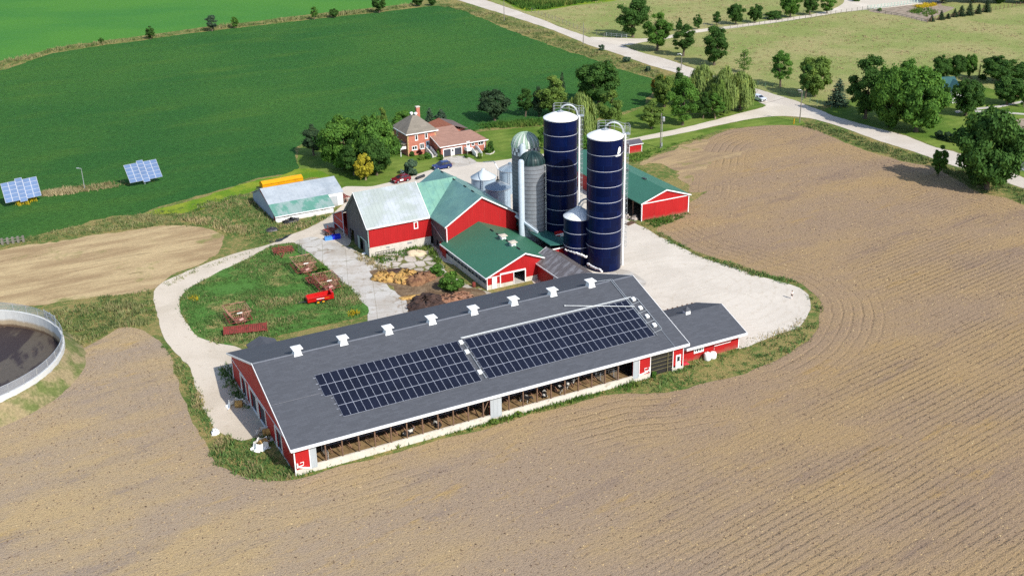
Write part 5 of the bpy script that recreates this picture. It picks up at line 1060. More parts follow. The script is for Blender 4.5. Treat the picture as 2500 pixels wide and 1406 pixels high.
mx = tt.n('ShaderNodeMixShader'); mx.inputs[0].default_value = .36; tt.t.links.new(tr.outputs[0], mx.inputs[1]); tt.t.links.new(pb_.outputs[0], mx.inputs[2]); tt.t.links.new(mx.outputs[0], tt.out.inputs[0]); M['chain'] = tt.m
b = MB(); rr = RT-.1; b.lathe([(rr, .02), (rr, 1.25)], 96); b.build('mesh_panel', M['chain'], fc)
for k in range(44):
    a = 2*PI*k/44; q = MB(); q.tube([(rr*math.cos(a), rr*math.sin(a), 0), (rr*math.cos(a), rr*math.sin(a), 1.3)], .05, 6); q.build('post', M['galv'], fc)
b = MB(); b.tube([(rr*math.cos(2*PI*k/96), rr*math.sin(2*PI*k/96), 1.27) for k in range(97)], .035, 5, caps=False); b.build('top_rail', M['galv'], fc)
q = MB()
a0, a1 = math.radians(52), math.radians(41)
for z in (.1, .7, 1.3):
    q.bar((rr*1.01*math.cos(a0), rr*1.01*math.sin(a0), z), (rr*1.01*math.cos(a1), rr*1.01*math.sin(a1), z), .08)
for f_ in (0, .5, 1): aa = a0+(a1-a0)*f_; q.bar((rr*1.01*math.cos(aa), rr*1.01*math.sin(aa), 0), (rr*1.01*math.cos(aa), rr*1.01*math.sin(aa), 1.5), .09)
q.build('gate', M['rail'], fc)
b = MB(); n = 96; prof = [(RT+.0, 2.25), (RT+.6, 1.8), (RT+1.2, 1.1), (RT+1.9, .4), (RT+2.6, .0)]
pts = [((r_+RNG.uniform(-.2, .2))*math.cos(2*PI*k/n), (r_+RNG.uniform(-.2, .2))*math.sin(2*PI*k/n), z+RNG.uniform(-.08, .08)*(1 if 0 < z < 1.5 else 0)) for r_, z in prof for k in range(n)]
b.add(pts, [(i*n+k, i*n+(k+1) % n, (i+1)*n+(k+1) % n, (i+1)*n+k) for i in range(len(prof)-1) for k in range(n)])
bank = b.build('earth_bank', M['g_weedy'], smooth=True); bank.location = (TC[0], TC[1], 0); bank['kind'] = 'structure'
# ---------------------------------------------------------------- brick farmhouse
HR = math.radians(28)
hs = thing('brick_house', 'red brick farmhouse with grey hip roof, chimney and low brown-roofed garage wing', 'house', (-23.62, 253.27, 0), HR)
W_, D_, ze = 7.9, 8.6, 5.35
w = MB(); w.wallgrid((.35, .35, 0), X, -Y, W_-.7, 0, ze, (), .2); w.wallgrid((.35, D_-.35, 0), -Y, -X, D_-.7, 0, ze, (), .2); w.wallgrid((W_-.35, .35, 0), Y, X, D_-.7, 0, ze, (), .2); w.wallgrid((W_-.35, D_-.35, 0), -X, Y, W_-.7, 0, ze, (), .2); w.build('wall', M['brick'], hs)
ap0, ap1, zr = (W_/2-.55, D_/2-.55), (W_/2+.55, D_/2+.55), 8.5
e = -.1
cr = [(e, e, ze), (W_-e, e, ze), (W_-e, D_-e, ze), (e, D_-e, ze)]; tp = [(ap0[0], ap0[1], zr), (ap1[0], ap0[1], zr), (ap1[0], ap1[1], zr), (ap0[0], ap1[1], zr)]
r = MB(); r.add(cr+tp, [(0, 1, 5, 4), (1, 2, 6, 5), (2, 3, 7, 6), (3, 0, 4, 7), (4, 5, 6, 7), (3, 2, 1, 0)]); rf = r.build('roof', M['roofgreybrown'], hs)
q = MB(); q.box(e-.08, W_-e+.08, e-.08, e-.003, ze-.18, ze+.03); q.box(e-.08, e-.003, e, D_-e, ze-.18, ze+.03); q.box(W_-e+.003, W_-e+.08, e, D_-e, ze-.18, ze+.03); q.build('eave_trim', M['trim'], hs)
for (x, y) in ((W_/2-.4, D_/2+.4), (W_/2+.35, D_/2-.35)):
    q = MB(); q.lathe([(.22, zr), (.22, zr+.25), (.42, zr+.3), (.42, zr+.45), (.25, zr+.62), (0, zr+.66)], 14, cx=x, cy=y); q.build('roof_vent', M['white'], rf, smooth='auto')
q = MB(); q.frustum(W_-1.5, D_-1.0, 5.3, 9.3, .42, .36, .42, .36); ch = q.build('chimney', M['brick'], rf); q = MB(); q.frustum(W_-1.5, D_-1.0, 9.3, 9.5, .5, .44, .5, .44); q.build('chimney_cap', M['found'], ch)
for side in (0, 1):
    q = MB()
    for k in range(13):
        s_ = .34 if k % 2 else .2
        if side == 0: q.box(.33, .35+s_, .325, .347, .2+k*.38, .5+k*.38); q.box(.325, .347, .35, .35+s_, .2+k*.38, .5+k*.38)
        else: q.box(W_-.35-s_, W_-.33, .325, .347, .2+k*.38, .5+k*.38)
    q.build('quoins', M['quoin'], hs)
for (x, z, ww, hh, m) in ((2.25, 3.55, .72, 1.3, 1), (4.75, 3.6, .72, 1.3, 1), (1.35, 1.35, 1.35, .95, 2), (3.35, 1.3, 1.15, 1.35, 2)): window(hs, (x, .35, z), X, -Y, ww, hh, m, fw=.13, sill=True)
q = MB(); q.box(2.3, 2.9, .29, .345, 4.16, 4.24); 
door(hs, (4.95, .35, 1.0), X, -Y, .85, 2.0, 'bluedoor' if 'bluedoor' in M else 'lightblue', (.15, .7, 1.0, 1.8))
for (y, z, hh) in ((6.6, 3.5, 1.3), (5.2, 1.4, 1.3)): window(hs, (.35, y, z), -Y, -X, .8, hh, 1, fw=.12)
q = MB(); q.prism([(-1.3, 1.0, 2.45), (-1.3, 4.2, 2.45), (.34, 4.2, 2.95), (.34, 1.0, 2.95)], (0, 0, -.12)); q.build('porch_roof', M['roofgreybrown'], hs); q = MB()
for y in (1.15, 4.05): q.box(-1.2, -1.08, y-.06, y+.06, 0, 2.4)
q.box(-1.2, .3, 1.05, 1.1, 1.7, 2.35); q.build('porch_post', M['white'], hs)
# front steps
q = MB()
for k in range(5): q.box(4.85, 5.85, -.75-k*.65, -.10-k*.65, 0, 1.0-k*.2)
q.build('front_steps', M['concrete'], hs)
q = MB()
for x in (4.8, 5.9): q = MB(); q.prism([(x-.07, .3, .5), (x-.07, .3, 1.7), (x-.07, -.4, 1.7), (x-.07, -3.6, .75), (x-.07, -3.6, 0)], (.14, 0, 0)); q.build('step_wall', M['white'], hs)
# wing with two garage doors
gx0 = 6.45; GW = 11.8; yf = -4.5
w = MB(); gd = [(.75, 2.5, .02, 1.7), (2.72, 3.32, .02, 1.75), (3.5, 5.25, .02, 1.7)]
w.wallgrid((gx0, yf, 0), X, -Y, GW, 0, 2.48, gd, .2); w.wallgrid((gx0+GW, yf, 0), Y, X, 9, 0, 2.48, (), .2); w.wallgrid((gx0, yf+9, 0), -Y, -X, 9, 0, 2.48, (), .2); w.wallgrid((gx0+GW, yf+9, 0), -X, Y, 4, 0, 2.48, (), .2)
EZ, RY, RZ, LY, LZ = 2.62, 3.5, 4.86, .5, 3.98          # eave height, high ridge and low ridge
w.prism([(gx0, yf, 2.5), (gx0, RY, RZ-.2), (gx0, RY+2, RZ-.7), (gx0, RY+2, 2.5)], (.2, 0, 0)); w.build('wing_wall', M['brick'], hs)
r = MB(); ye = yf-.4; xm = gx0+7.2; xr = gx0+GW+.35
r.prism([(gx0-.35, ye, EZ), (xm, ye, EZ), (xm, RY, RZ), (gx0-.35, RY, RZ)], (0, 0, -.15))
r.prism([(xm+.002, ye, EZ), (xr, ye, EZ), (xr-1.9, LY, LZ), (xm+.002, LY, LZ)], (0, 0, -.15)); r.build('wing_roof', M['roofbrown'], hs)
r = MB(); r.prism([(xr, ye, EZ), (xr, LY+5, EZ), (xr-1.9, LY, LZ)], (0, 0, -.15)); r.prism([(xm+.1, LY+.002, LZ), (xr-1.9, LY+.002, LZ), (xr, LY+5, EZ), (xm+.1, LY+5, EZ)], (0, 0, -.15))
cx_ = 13.35; yb = RY+.002; y2 = 11.0
r.prism([(cx_, yb, RZ+.05), (cx_+3.6, yb-1.0, RZ-1.0), (cx_+3.6, y2, RZ-1.0), (cx_, y2, RZ+.05)], (0, 0, -.14)); r.build('rear_roof', M['roofgrey2'], hs)
r = MB(); r.prism([(cx_-4.2, yb, RZ-1.0), (cx_-.002, yb, RZ+.05), (cx_-.002, y2, RZ+.05), (cx_-4.2, y2, RZ-1.0)], (0, 0, -.14))
for k in range(8): r.bar((cx_-4.2, yb+.5+k*.95, RZ-.95), (cx_, yb+.5+k*.95, RZ+.10), .1, .08)
r.build('rear_roof', mat('rust_brown_ribbed_roof', C(152, 98, 76), .7, .12), hs)
w = MB(); w.box(cx_-4.0, cx_+3.4, RY+.3, y2-.3, 0, RZ-1.15); w.build('rear_wall', M['brick'], hs)
q = MB(); q.box(gx0-.35, gx0+GW+.35, yf-.5, yf-.403, EZ-.17, EZ+.02); q.prism([(gx0-.42, yf-.4, EZ-.15), (gx0-.42, RY, RZ-.15), (gx0-.42, RY, RZ+.03), (gx0-.42, yf-.4, EZ+.03)], (.067, 0, 0)); q.box(gx0+.55, gx0+5.5, yf-.06, yf-.004, 1.75, 1.95)
for x in (.56, 2.52, 3.34, 5.28): q.box(gx0+x, gx0+x+.16, yf-.06, yf-.004, 0, 1.75)
q.box(gx0+GW-.55, gx0+GW-.4, yf-.08, yf-.004, 0, 2.45); q.build('wing_trim', M['trim'], hs)
for x in (.76, 3.51):
    q = MB()
    for k in range(4): q.box(gx0+x, gx0+x+1.73, yf+.08, yf+.13, .03+k*.42, .43+k*.42)
    q.build('garage_door', mat('charcoal_garage_door', C(72, 76, 88), .5, .1), hs)
door(hs, (gx0+2.75, yf+.12, .02), X, -Y, .55, 1.7, 'white', (.12, .43, .95, 1.5))
door(hs, (gx0+6.6, yf, 1.0), X, -Y, .9, 1.85, 'white', (.2, .7, .9, 1.65))
window(hs, (gx0+7.9, yf, 1.55), X, -Y, .8, .95, 1, fw=.12); window(hs, (gx0+9.6, yf, 1.5), X, -Y, 1.45, 1.0, 2, fw=.12)
q = MB(); q.box(gx0+6.0, gx0+8.9, yf-1.5, yf-.01, .85, .98); q.box(gx0+6.05, gx0+6.2, yf-1.45, yf-1.3, 0, .85); q.box(gx0+8.7, gx0+8.85, yf-1.45, yf-1.3, 0, .85); q.build('deck', M['greywood'], hs)
q = MB()
for k in range(6): q.box(gx0+7.3, gx0+8.7, yf-1.85-k*.35, yf-1.51-k*.35, 0, .85-k*.15)
q.build('deck_steps', M['concrete'], hs)
q = MB()
for (xa, xb) in ((6.0, 7.25), (8.75, 8.9)): q.box(gx0+xa, gx0+xb, yf-1.53, yf-1.45, .98, 1.75)
q.box(gx0+5.98, gx0+6.06, yf-1.5, yf, .98, 1.75); q.box(gx0+8.84, gx0+8.92, yf-1.5, yf, .98, 1.75)
for x in (7.22, 8.72): q.prism([(gx0+x, yf-1.5, .6), (gx0+x, yf-1.5, 1.8), (gx0+x, yf-3.7, .9), (gx0+x, yf-3.7, -.0)], (.1, 0, 0))
q.build('deck_railing', M['white'], hs)
q = MB(); q.tube([tuple(G(a, b_, .15)) for a, b_ in ((1186, 376), (1196, 377), (1204, 374), (1207, 370))], .16, 6); o_ = q.build('garden_edging', M['concrete']); tag(o_, 'curved pale edging round the shrub bed at the right end of the brick house', 'edging')
# ---------------------------------------------------------------- solar trackers
def tracker(label, c4, z0, z1):
    # c4: photo corners of the main 5 x 5 board: lower left, lower right, upper left
    ll, lr, ul = G(*c4[0], z0), G(*c4[1], z0), G(*c4[2], z1)
    a = lr-ll; b = ul-ll
    base = (ll+lr+b*1.0)/2; 
    t = thing('solar_tracker', label, 'solar tracker', (base[0], base[1], 0), 0, 'solar trackers in the soybean field')
    O = ll-np.array([base[0], base[1], 0]); n = np.cross(a, b); n /= np.linalg.norm(n)
    cols = [(0, 0, 5), (1, 0, 5), (2, -.5, 5.5), (3, 0, 5), (4, 0, 5)]
    q = MB()
    def cell(x0, x1, y0, y1, d, th): return [O+a*x0+b*y0+n*d, O+a*x1+b*y0+n*d, O+a*x1+b*y1+n*d, O+a*x0+b*y1+n*d]
    fr = MB()
    for (c_, r0, r1) in cols:
        nrow = 6 if c_ == 2 else 5
        fr.prism(cell(c_/5, (c_+1)/5, r0/5, r1/5, 0, 0), -n*.06)
        for k in range(nrow):
            y0 = r0+(r1-r0)*k/nrow; y1 = r0+(r1-r0)*(k+1)/nrow
            p = MB(); p.prism(cell((c_+.055)/5, (c_+.945)/5, (y0+.05)/5, (y1-.05)/5, .004, 0), n*.012); p.build('solar_panel', M['tracker'], t)
    fr.build('frame', M['alu'], t)
    m = MB(); ctr = O+a*.5+b*.5-n*.2; m.tube([(ctr[0], ctr[1], 0), tuple(ctr)], .22, 10); m.bar(tuple(O+a*.05+b*.5-n*.14), tuple(O+a*.95+b*.5-n*.14), .2)
    for x in (.1, .3, .5, .7, .9): m.bar(tuple(O+a*x+b*.05-n*.1), tuple(O+a*x+b*.95-n*.1), .1)
    m.build('mast', M['galv'], t); return t
tracker('pale blue solar tracker at the photo left edge, nearest the yellow flowers', ((14, 496.5), (101.5, 477.5), (0.5, 449)), 1.1, 4.9)
tracker('pale blue solar tracker at the far end of the tan grass strip', ((318, 447.5), (397, 431.5), (301, 404)), 1.1, 4.9)
# ---------------------------------------------------------------- poles
def pole(label, px, py, top, name='utility_pole', cat='pole', arm=None, m='greywood', r=.14, extra=None, group=None):
    p = G(px, py); h = height_at(p, top); t = thing(name, label, cat, (p[0], p[1], 0), 0, group)
    q = MB(); q.tube([(0, 0, 0), (0, 0, h)], [r, r*.7], 8); q.build('shaft', M[m], t)
    if arm:
        q = MB(); q.bar((-arm, 0, h-.5), (arm*.2, 0, h-.3), .12); q.build('cross_arm', M[m], t)
    return t, p, h
pole('tall grey utility pole where the far road leaves the top of the photo', 1231, 52, 1)
pole('grey utility pole by the road opposite the gated side lane', 1424, 109, 56)
t, p, h = pole('grey lamp-topped pole beside the road next to the yellowing tree', 1663, 172, 134); q = MB(); q.tube([(0, 0, h), (-.5, 0, h+.3), (-1.0, 0, h+.25)], .06, 6); q.box(-1.35, -.9, -.12, .12, h+.1, h+.28); q.build('lamp_head', M['galv'], t)
t, p, h = pole('grey utility pole with a short arm at the corner of driveway and road', 1952, 300, 221, arm=.9); q = MB(); q.tube([(0, 0, h-.2), (-.3, 0, h+.1), (-.8, 0, h+.15)], .05, 6); q.box(-1.1, -.7, -.1, .1, h+.05, h+.2); q.build('lamp_head', M['galv'], t)
t, p, h = pole('utility pole carrying a white transformer near the little red shed', 1612, 362, 277); q = MB(); q.lathe([(0, 0), (.32, .02), (.34, .1), (.34, .95), (.25, 1.05), (0, 1.08)], 14, cx=.5, cy=-.1); b = q.build('transformer', M['galv'], t, smooth='auto'); b.location.z = h-1.9; q = MB(); q.bar((.3, -.15, .1), (.3, -.15, h-2), .09); q.box(.15, .45, -.3, 0, .5, 1.3); q.build('service_box', M['rail'], t)
t, p, h = pole('thin galvanised lamp pole standing in the soybean field between the solar trackers', 207, 462, 412, 'lamp_pole', 'lamp pole', None, 'galv', .09); q = MB(); q.bar((0, 0, h), (-.7, 0, h+.12), .1); q.box(-1.0, -.5, -.12, .12, h+.05, h+.2); q.build('lamp_head', M['rail'], t)
t, p, h = pole('yellow marker post at the field corner by the driveway entrance', 1938, 303, 290, 'marker_post', 'post', None, 'yellow', .12)
def wire(label, a, b, sag):
    a, b = np.array(a, float), np.array(b, float); q = MB(); q.tube([a+(b-a)*k/16-np.array([0, 0, sag*4*(k/16)*(1-k/16)]) for k in range(17)], .025, 4); o = q.build('overhead_wire', M['dark']); tag(o, label, 'wire')
pA = G(1952, 300); hA = height_at(pA, 226); pB = G(1612, 362); hB = height_at(pB, 280); pC = G(1663, 172); hC = height_at(pC, 138); pD = G(1424, 109); hD = height_at(pD, 60)
wire('overhead wire from the transformer pole to the corner pole along the driveway', (pB[0], pB[1], hB), (pA[0], pA[1], hA), 1.6)
# ---------------------------------------------------------------- cars
def car(label, px, py, ang, col, name='parked_car', Lc=4.55, Wc=1.85, Hc=1.65, suv=True, sign=False):
    p = G(px, py); t = thing(name, label, 'car', tuple(p), ang)
    paint = NT(name+'_paint'); pb = paint.bsdf(col, .25, .35, .5, None, .6)
    L2 = Lc/2; w = Wc/2
    lo = [(-L2, .45), (-L2+.05, .85), (-L2+.25, .98), (-L2+1.35, 1.06), (L2-.12, 1.08), (L2-.02, .85), (L2, .45), (L2-.1, .28), (-L2+.1, .28)]
    b = MB(); n = len(lo)
    sec = [(-w, .86), (-w*.96, 1.0), (w*.96, 1.0), (w, .86)]
    pts = []; 
    for (yy, k) in ((-w+.10, 0), (-w, 1), (w, 1), (w-.10, 0)):
        for (x, z) in lo: pts.append((x*(1 if k else .975), yy, z if k else (z*1.02 if z > .8 else z)))
    fs = []
    for s_ in range(3):
        for i in range(n): fs.append((s_*n+i, s_*n+(i+1) % n, (s_+1)*n+(i+1) % n, (s_+1)*n+i))
    fs += [tuple(range(n-1, -1, -1)), tuple(3*n+i for i in range(n))]; b.add(pts, fs); b.build('body', paint.m, t, smooth='auto')
    # cabin: glass house plus painted roof and pillars
    x0, x1, x2, x3 = -L2+1.15, -L2+1.95, L2-.55, L2-.12; zt = Hc-.04; wt = w*.80
    g_ = MB(); g_.add([(x0, -w*.93, 1.05), (x3, -w*.93, 1.07), (x3, w*.93, 1.07), (x0, w*.93, 1.05), (x1, -wt, zt), (x2, -wt, zt), (x2, wt, zt), (x1, wt, zt)], [(0, 1, 5, 4), (1, 2, 6, 5), (2, 3, 7, 6), (3, 0, 4, 7), (4, 5, 6, 7)]); g_.build('windows', M['glass'], t)
    r = MB(); r.frustum((x1+x2)/2, 0, zt, zt+.07, (x2-x1)/2+.04, wt+.03, (x2-x1)/2-.12, wt-.12)
    for s in (-1, 1):
        for (xa, xb) in ((x0, x1), (x0+1.35, x1+.75), (x2-.35, x2-.4), (x3, x2)): r.bar((xa, s*w*.94, 1.06), (xb, s*(wt+.01), zt), .1, .07)
    r.build('roof', paint.m, t)
    for s in (-1, 1):
        for xw in (-L2+.88, L2-.88):
            q = MB(); q.tube([(xw, s*(w-.2), .34), (xw, s*(w+.01), .34)], .34, 16); wl = q.build('wheel', M['black'], t); q = MB(); q.tube([(xw, s*(w+.008), .34), (xw, s*(w+.03), .34)], .2, 12); q.build('rim', M['galv'], wl)
        q = MB(); q.box(-L2-.01, -L2+.2, s*w*.72-.2, s*w*.72+.2, .72, .88); q.build('headlight', M['rail'], t); q = MB(); q.box(L2-.1, L2+.012, s*w*.78-.12, s*w*.78+.12, .75, 1.0); q.build('tail_light', M['brightred'], t)
        q = MB(); q.box(x0+.35, x0+.5, s*(w+.02)-.08, s*(w+.02)+.08, 1.06, 1.2); q.build('mirror', paint.m, t)
    if sign:
        q = MB(); q.box(-.75, .1, -w-.012, -w-.004, .5, .85); q.build('door_sign', M['white'], t)
    q = MB(); q.box(-L2-.015, -L2+.0, -.55, .55, .42, .68); q.build('grille', M['dark'], t)
    return t
car('dark red parked car with a white door sign, on gravel by the lawn', 979, 444, math.radians(37), (.22, .008, .022, 1), Lc=4.2, Wc=1.75, Hc=1.5, sign=True)
car('blue parked car in front of the brick house driveway', 1079, 412, math.radians(27), (.008, .03, .16, 1), 'parked_car', Lc=4.3, Wc=1.75)
car('small white car turning off the road past the willows', 1853, 246, math.radians(120), (.75, .78, .85, 1), 'white_car', 4.2, 1.75, 1.5)
# ---------------------------------------------------------------- yellow trailer behind the white shed
t = thing('grain_trailer', 'long bright yellow trailer parked close behind the white shed', 'trailer', tuple(G(688, 455)), math.radians(30))
b = MB(); b.prism([(-4.55, y, z) for y, z in ((-1.05, .55), (-1.15, 1.5), (-.2, 1.9), (.2, 1.9), (1.15, 1.5), (1.05, .55))], (9.1, 0, 0)); b.build('body', M['yellow'], t)
b = MB()
b.bar((-4.5, -1.17, .75), (4.5, -1.17, .75), .06, .12); b.bar((-4.5, -1.17, 1.35), (4.5, -1.17, 1.35), .06, .08)
b.build('ribs', mat('darker_yellow_paint', C(200, 132, 20), .5, .1), t)
for xw in (-2.9, 2.9):
    for s in (-1, 1): q = MB(); q.tube([(xw, s*.8, .4), (xw, s*1.08, .4)], .4, 14); q.build('wheel', M['black'], t)
b = MB(); b.bar((-4.55, 0, .6), (-5.8, 0, .5), .14); b.build('drawbar', M['darkmetal'], t)
# ---------------------------------------------------------------- farm machinery on the grass island
M['fadedpink'] = mat('faded_pink_paint', C(214, 170, 160), .8, .15)
def feeder(label, px, py, ang, s=1.0):
    t = thing('feeder_wagon', label, 'feeder wagon', tuple(G(px, py)), ang, 'rusty slant-bar feeder wagons')
    Lf, W0, W1, H0, H1 = 3.4*s, .62*s, 1.45*s, .55*s, 1.75*s
    q = MB()
    for sgn in (-1, 1):
        for k in range(13):
            x = -Lf/2+Lf*k/12; q.bar((x, sgn*W0, H0), (x, sgn*W1, H1), .05)
        q.bar((-Lf/2, sgn*W1, H1), (Lf/2, sgn*W1, H1), .08); q.bar((-Lf/2, sgn*W0, H0), (Lf/2, sgn*W0, H0), .09)
    for x in (-Lf/2, Lf/2):
        q.bar((x, -W1, H1), (x, W1, H1), .1)
        q.bar((x, -W0, H0), (x, W0, H0), .09)
        for k in range(11): y = -W1+2*W1*k/10; q.bar((x, y*W0/W1, H0), (x, y, H1), .05)
    q.build('slant_bars', M['rust'], t)
    q = MB()
    for y in (-W1, W1): q.bar((-Lf/2-.1, y, .6*s), (Lf/2+.1, y, .6*s), .09); q.bar((-Lf/2-.1, y, .85*s), (Lf/2+.1, y, .85*s), .05)
    for x in np.linspace(-Lf/2, Lf/2, 5): q.bar((x, -W1, .6*s), (x, W1, .6*s), .07)
    q.box(-Lf/2+.4, -Lf/2+1.6, -W0, W0, .62*s, .66*s); q.build('tray', M['redmach'], t)
    q = MB(); q.bar((-Lf/2, 0, .5), (-Lf/2-2.0, 0, .35), .1); q.bar((-Lf/2, -.6, .5), (-Lf/2-1.2, 0, .4), .07); q.bar((-Lf/2, .6, .5), (-Lf/2-1.2, 0, .4), .07); q.build('drawbar', M['redmach'], t)
    for x in (-Lf*.3, Lf*.3):
        for sg in (-1, 1):
            q = MB(); q.tube([(x, sg*(W0+.1), .32), (x, sg*(W0+.3), .32)], .32, 12); q.build('wheel', M['black'], t)
    q = MB(); q.box(-Lf/2-.06, -Lf/2-.02, -.35, .5, H1-.02, H1+.16); q.build('plate', M['white_dull'], t); q = MB(); q.prism([(-Lf/2-.03, -.5, H0+.35), (-Lf/2-.03, .15, H0+.2), (-Lf/2-.03, .3, H0+.5), (-Lf/2-.03, -.3, H0+.7)], (-.02, 0, 0)); q.build('faded_panel', M['fadedpink'], t)
    return t
feeder('rusty slant-bar feeder wagon nearest the loop lane bend, alone in the grass', 582, 783, math.radians(116), 1.25)
feeder('rusty slant-bar feeder wagon beside the red spreader, with white top plate', 798, 704, math.radians(116), 1.25)
feeder('rusty slant-bar feeder wagon by the concrete edge below the red tillage frame', 742, 662, math.radians(116), 1.25)
def frame_machine(label, px, py, ang, Lx, Ly, name='cultivator', cat='farm implement', m='redmach', tines=True, h=.75):
    t = thing(name, label, cat, tuple(G(px, py)), ang); q = MB()
    for y in np.linspace(-Ly/2, Ly/2, 4): q.bar((-Lx/2, y, h), (Lx/2, y, h), .13)
    for x in np.linspace(-Lx/2, Lx/2, 5): q.bar((x, -Ly/2, h), (x, Ly/2, h), .1)
    q.bar((0, -Ly/2, h), (-Lx*.2, -Ly/2-1.8, .4), .1); q.bar((-Lx*.4, -Ly/2, h), (-Lx*.2, -Ly/2-1.8, .4), .1); q.bar((-Lx*.2, 0, h), (-Lx*.2, .1, h+.9), .1); q.bar((Lx*.2, 0, h), (-Lx*.2, .1, h+.9), .08); q.build('frame', M[m], t)
    q = MB()
    for x in np.linspace(-Lx/2, Lx/2, 9):
        for y in np.linspace(-Ly/2, Ly/2, 3): q.tube([(x, y, h), (x, y+.25, h*.7), (x, y+.1, .05)], .035, 5)
    q.build('tines', M['rust'], t)
    for x in (-Lx*.42, Lx*.42): q = MB(); q.tube([(x-.1, 0, .35), (x+.1, 0, .35)], .35, 12); q.build('wheel', M['black'], t)
    return t
frame_machine('red tillage frame lying in the grass nearest the white shed', 692, 618, math.radians(20), 3.6, 2.4)
frame_machine('brownish red cultivator packed behind the feeder wagon next to the spreader', 774, 690, math.radians(25), 3.4, 2.4)
frame_machine('orange red implement in the weeds in front of the dark red lean-to', 806, 574, math.radians(40), 2.0, 1.6, m='redmach', h=1.1)
frame_machine('dull red implement at the right corner of the white shed', 838, 492, math.radians(120), 2.4, 1.4, m='redmach', h=1.2)
t = thing('cattle_rack', 'long low red hay rack with barred sides lying in the grass by the barn corner', 'hay rack', tuple(G(600, 812)), math.radians(12)); Lx, Ly = 6.6, 1.6
q = MB()
for k in range(23): x = -Lx/2+Lx*k/22; q.bar((x, -Ly/2, .5), (x, Ly/2, .95), .09)
for s in (-1, 1): q.bar((-Lx/2, s*Ly/2, .5 if s < 0 else .95), (Lx/2, s*Ly/2, .5 if s < 0 else .95), .12)
for x in (-Lx/2, Lx/2): q.bar((x, -Ly/2, .5), (x, Ly/2, .95), .1); q.bar((x, -Ly/2, .0), (x, -Ly/2, 1.0), .08); q.bar((x, Ly/2, 0), (x, Ly/2, 1.3), .08)
q.build('bars', M['redmach'], t); q = MB(); q.prism([(-Lx/2, -Ly/2, .43), (Lx/2, -Ly/2, .43), (Lx/2, Ly/2, .88), (-Lx/2, Ly/2, .88)], (0, 0, -.04)); q.build('floor', M['redmach'], t)
t = thing('manure_spreader', 'bright red manure spreader with yellow wheel hubs standing on the grass', 'manure spreader', tuple(G(781, 735)), math.radians(23)); t.scale = (1.0, .95, .78)
q = MB(); Lx = 4.4
for s in (-1, 1): q.prism([(-Lx/2, s*.85, .55), (Lx/2, s*.85, .55), (Lx/2, s*.85, 1.75), (Lx/2-.4, s*.95, 1.6), (-Lx/2+.3, s*.95, 1.45), (-Lx/2, s*.85, 1.0)], (0, s*.07, 0))
q.box(-Lx/2, Lx/2, -.85, .85, .5, .6); q.box(-Lx/2, -Lx/2+.08, -.85, .85, .6, 1.4); q.box(-Lx/2, Lx/2, -.97, -.92, 1.38, 1.5); q.build('box', M['brightred'], t)
q = MB(); q.prism([(Lx/2, -.9, .5), (Lx/2, -.9, 1.95), (Lx/2-.35, -.9, 1.95), (Lx/2-.2, -.9, .5)], (0, 1.8, 0)); q.build('rear_beater_guard', M['brightred'], t)
q = MB(); q.box(-.7, .6, -.962, -.94, 1.0, 1.14); q.build('lettering_strip', M['white'], t); q = MB(); q.box(.75, 1.5, -.962, -.94, 1.02, 1.14); q.build('stripe', M['yellow'], t)
q = MB(); q.bar((-Lx/2, 0, .55), (-Lx/2-1.4, 0, .45), .12); q.bar((-Lx/2, -.5, .55), (-Lx/2-.8, 0, .5), .09); q.build('drawbar', M['darkmetal'], t)
for x in (-.55, .35):
    for s in (-1, 1):
        q = MB(); q.tube([(x, s*.98, .42), (x, s*1.22, .42)], .42, 18); w = q.build('wheel', M['black'], t); q = MB(); q.tube([(x, s*1.2, .42), (x, s*1.25, .42)], .22, 12); q.build('hub', M['yellow'], w); q = MB(); q.lathe([(.40, -.0), (.44, 0)], 12) if False else None
t = thing('blue_crate', 'blue plastic bin with pale blue end, on the concrete by the red lean-to', 'bin', tuple(G(812, 584)), math.radians(20))
q = MB(); q.box(-.05, 1.5, -.45, .45, .0, .08); q.box(-.05, 1.5, -.45, -.38, .08, .8); q.box(-.05, 1.5, .38, .45, .08, .8); q.box(1.43, 1.5, -.38, .38, .08, .8); q.box(-.05, .02, -.38, .38, .08, .8); q.build('tub', M['bluetub'], t); q = MB(); q.box(-1.5, -.07, -.45, .45, 0, .6); 
for k in range(4): q.box(-1.4+k*.34, -1.2+k*.34, -.3, .3, .601, .68)
q.build('crate', M['lightblue'], t)
def blob(name, label, cat, px, py, rx, ry, rz, m, ang=0, seed=0, z=0, rough=.12, group=None, n=20):
    """irregular heap"""
    r = np.random.default_rng(seed); p = G(px, py, z); q = MB(); rings = 8; ph = r.uniform(0, 6, 6)
    pts = []
    for i in range(rings+1):
        f = i/rings
        for k in range(n):
            a = 2*PI*k/n; w = 1+.14*math.sin(2*a+ph[0])+.10*math.sin(3*a+ph[1])+.06*math.sin(5*a+ph[2])
            rad = math.cos(f*PI/2)**.8*w; pts.append((rx*rad*math.cos(a)+r.normal(0, rough*rx*.3), ry*rad*math.sin(a)+r.normal(0, rough*ry*.3), max(0, rz*math.sin(f*PI/2)*(1+.2*math.sin(a+ph[3]))+r.normal(0, rough*rz*.5) if i else -.02)))
    q.add(pts, [(i*n+k, i*n+(k+1) % n, (i+1)*n+(k+1) % n, (i+1)*n+k) for i in range(rings) for k in range(n)]+[tuple(rings*n+k for k in range(n))])
    o = q.build(name, m, smooth=True); o.location = tuple(p); o.rotation_euler = (0, 0, ang); return tag(o, label, cat, group)
M['straw'] = mat('golden_straw', C(204, 164, 96), .95, .3, sc=2.5, col2=C(158, 116, 72), f2=(.48, .66), sc2=1.2, bump=1, bsc=9)
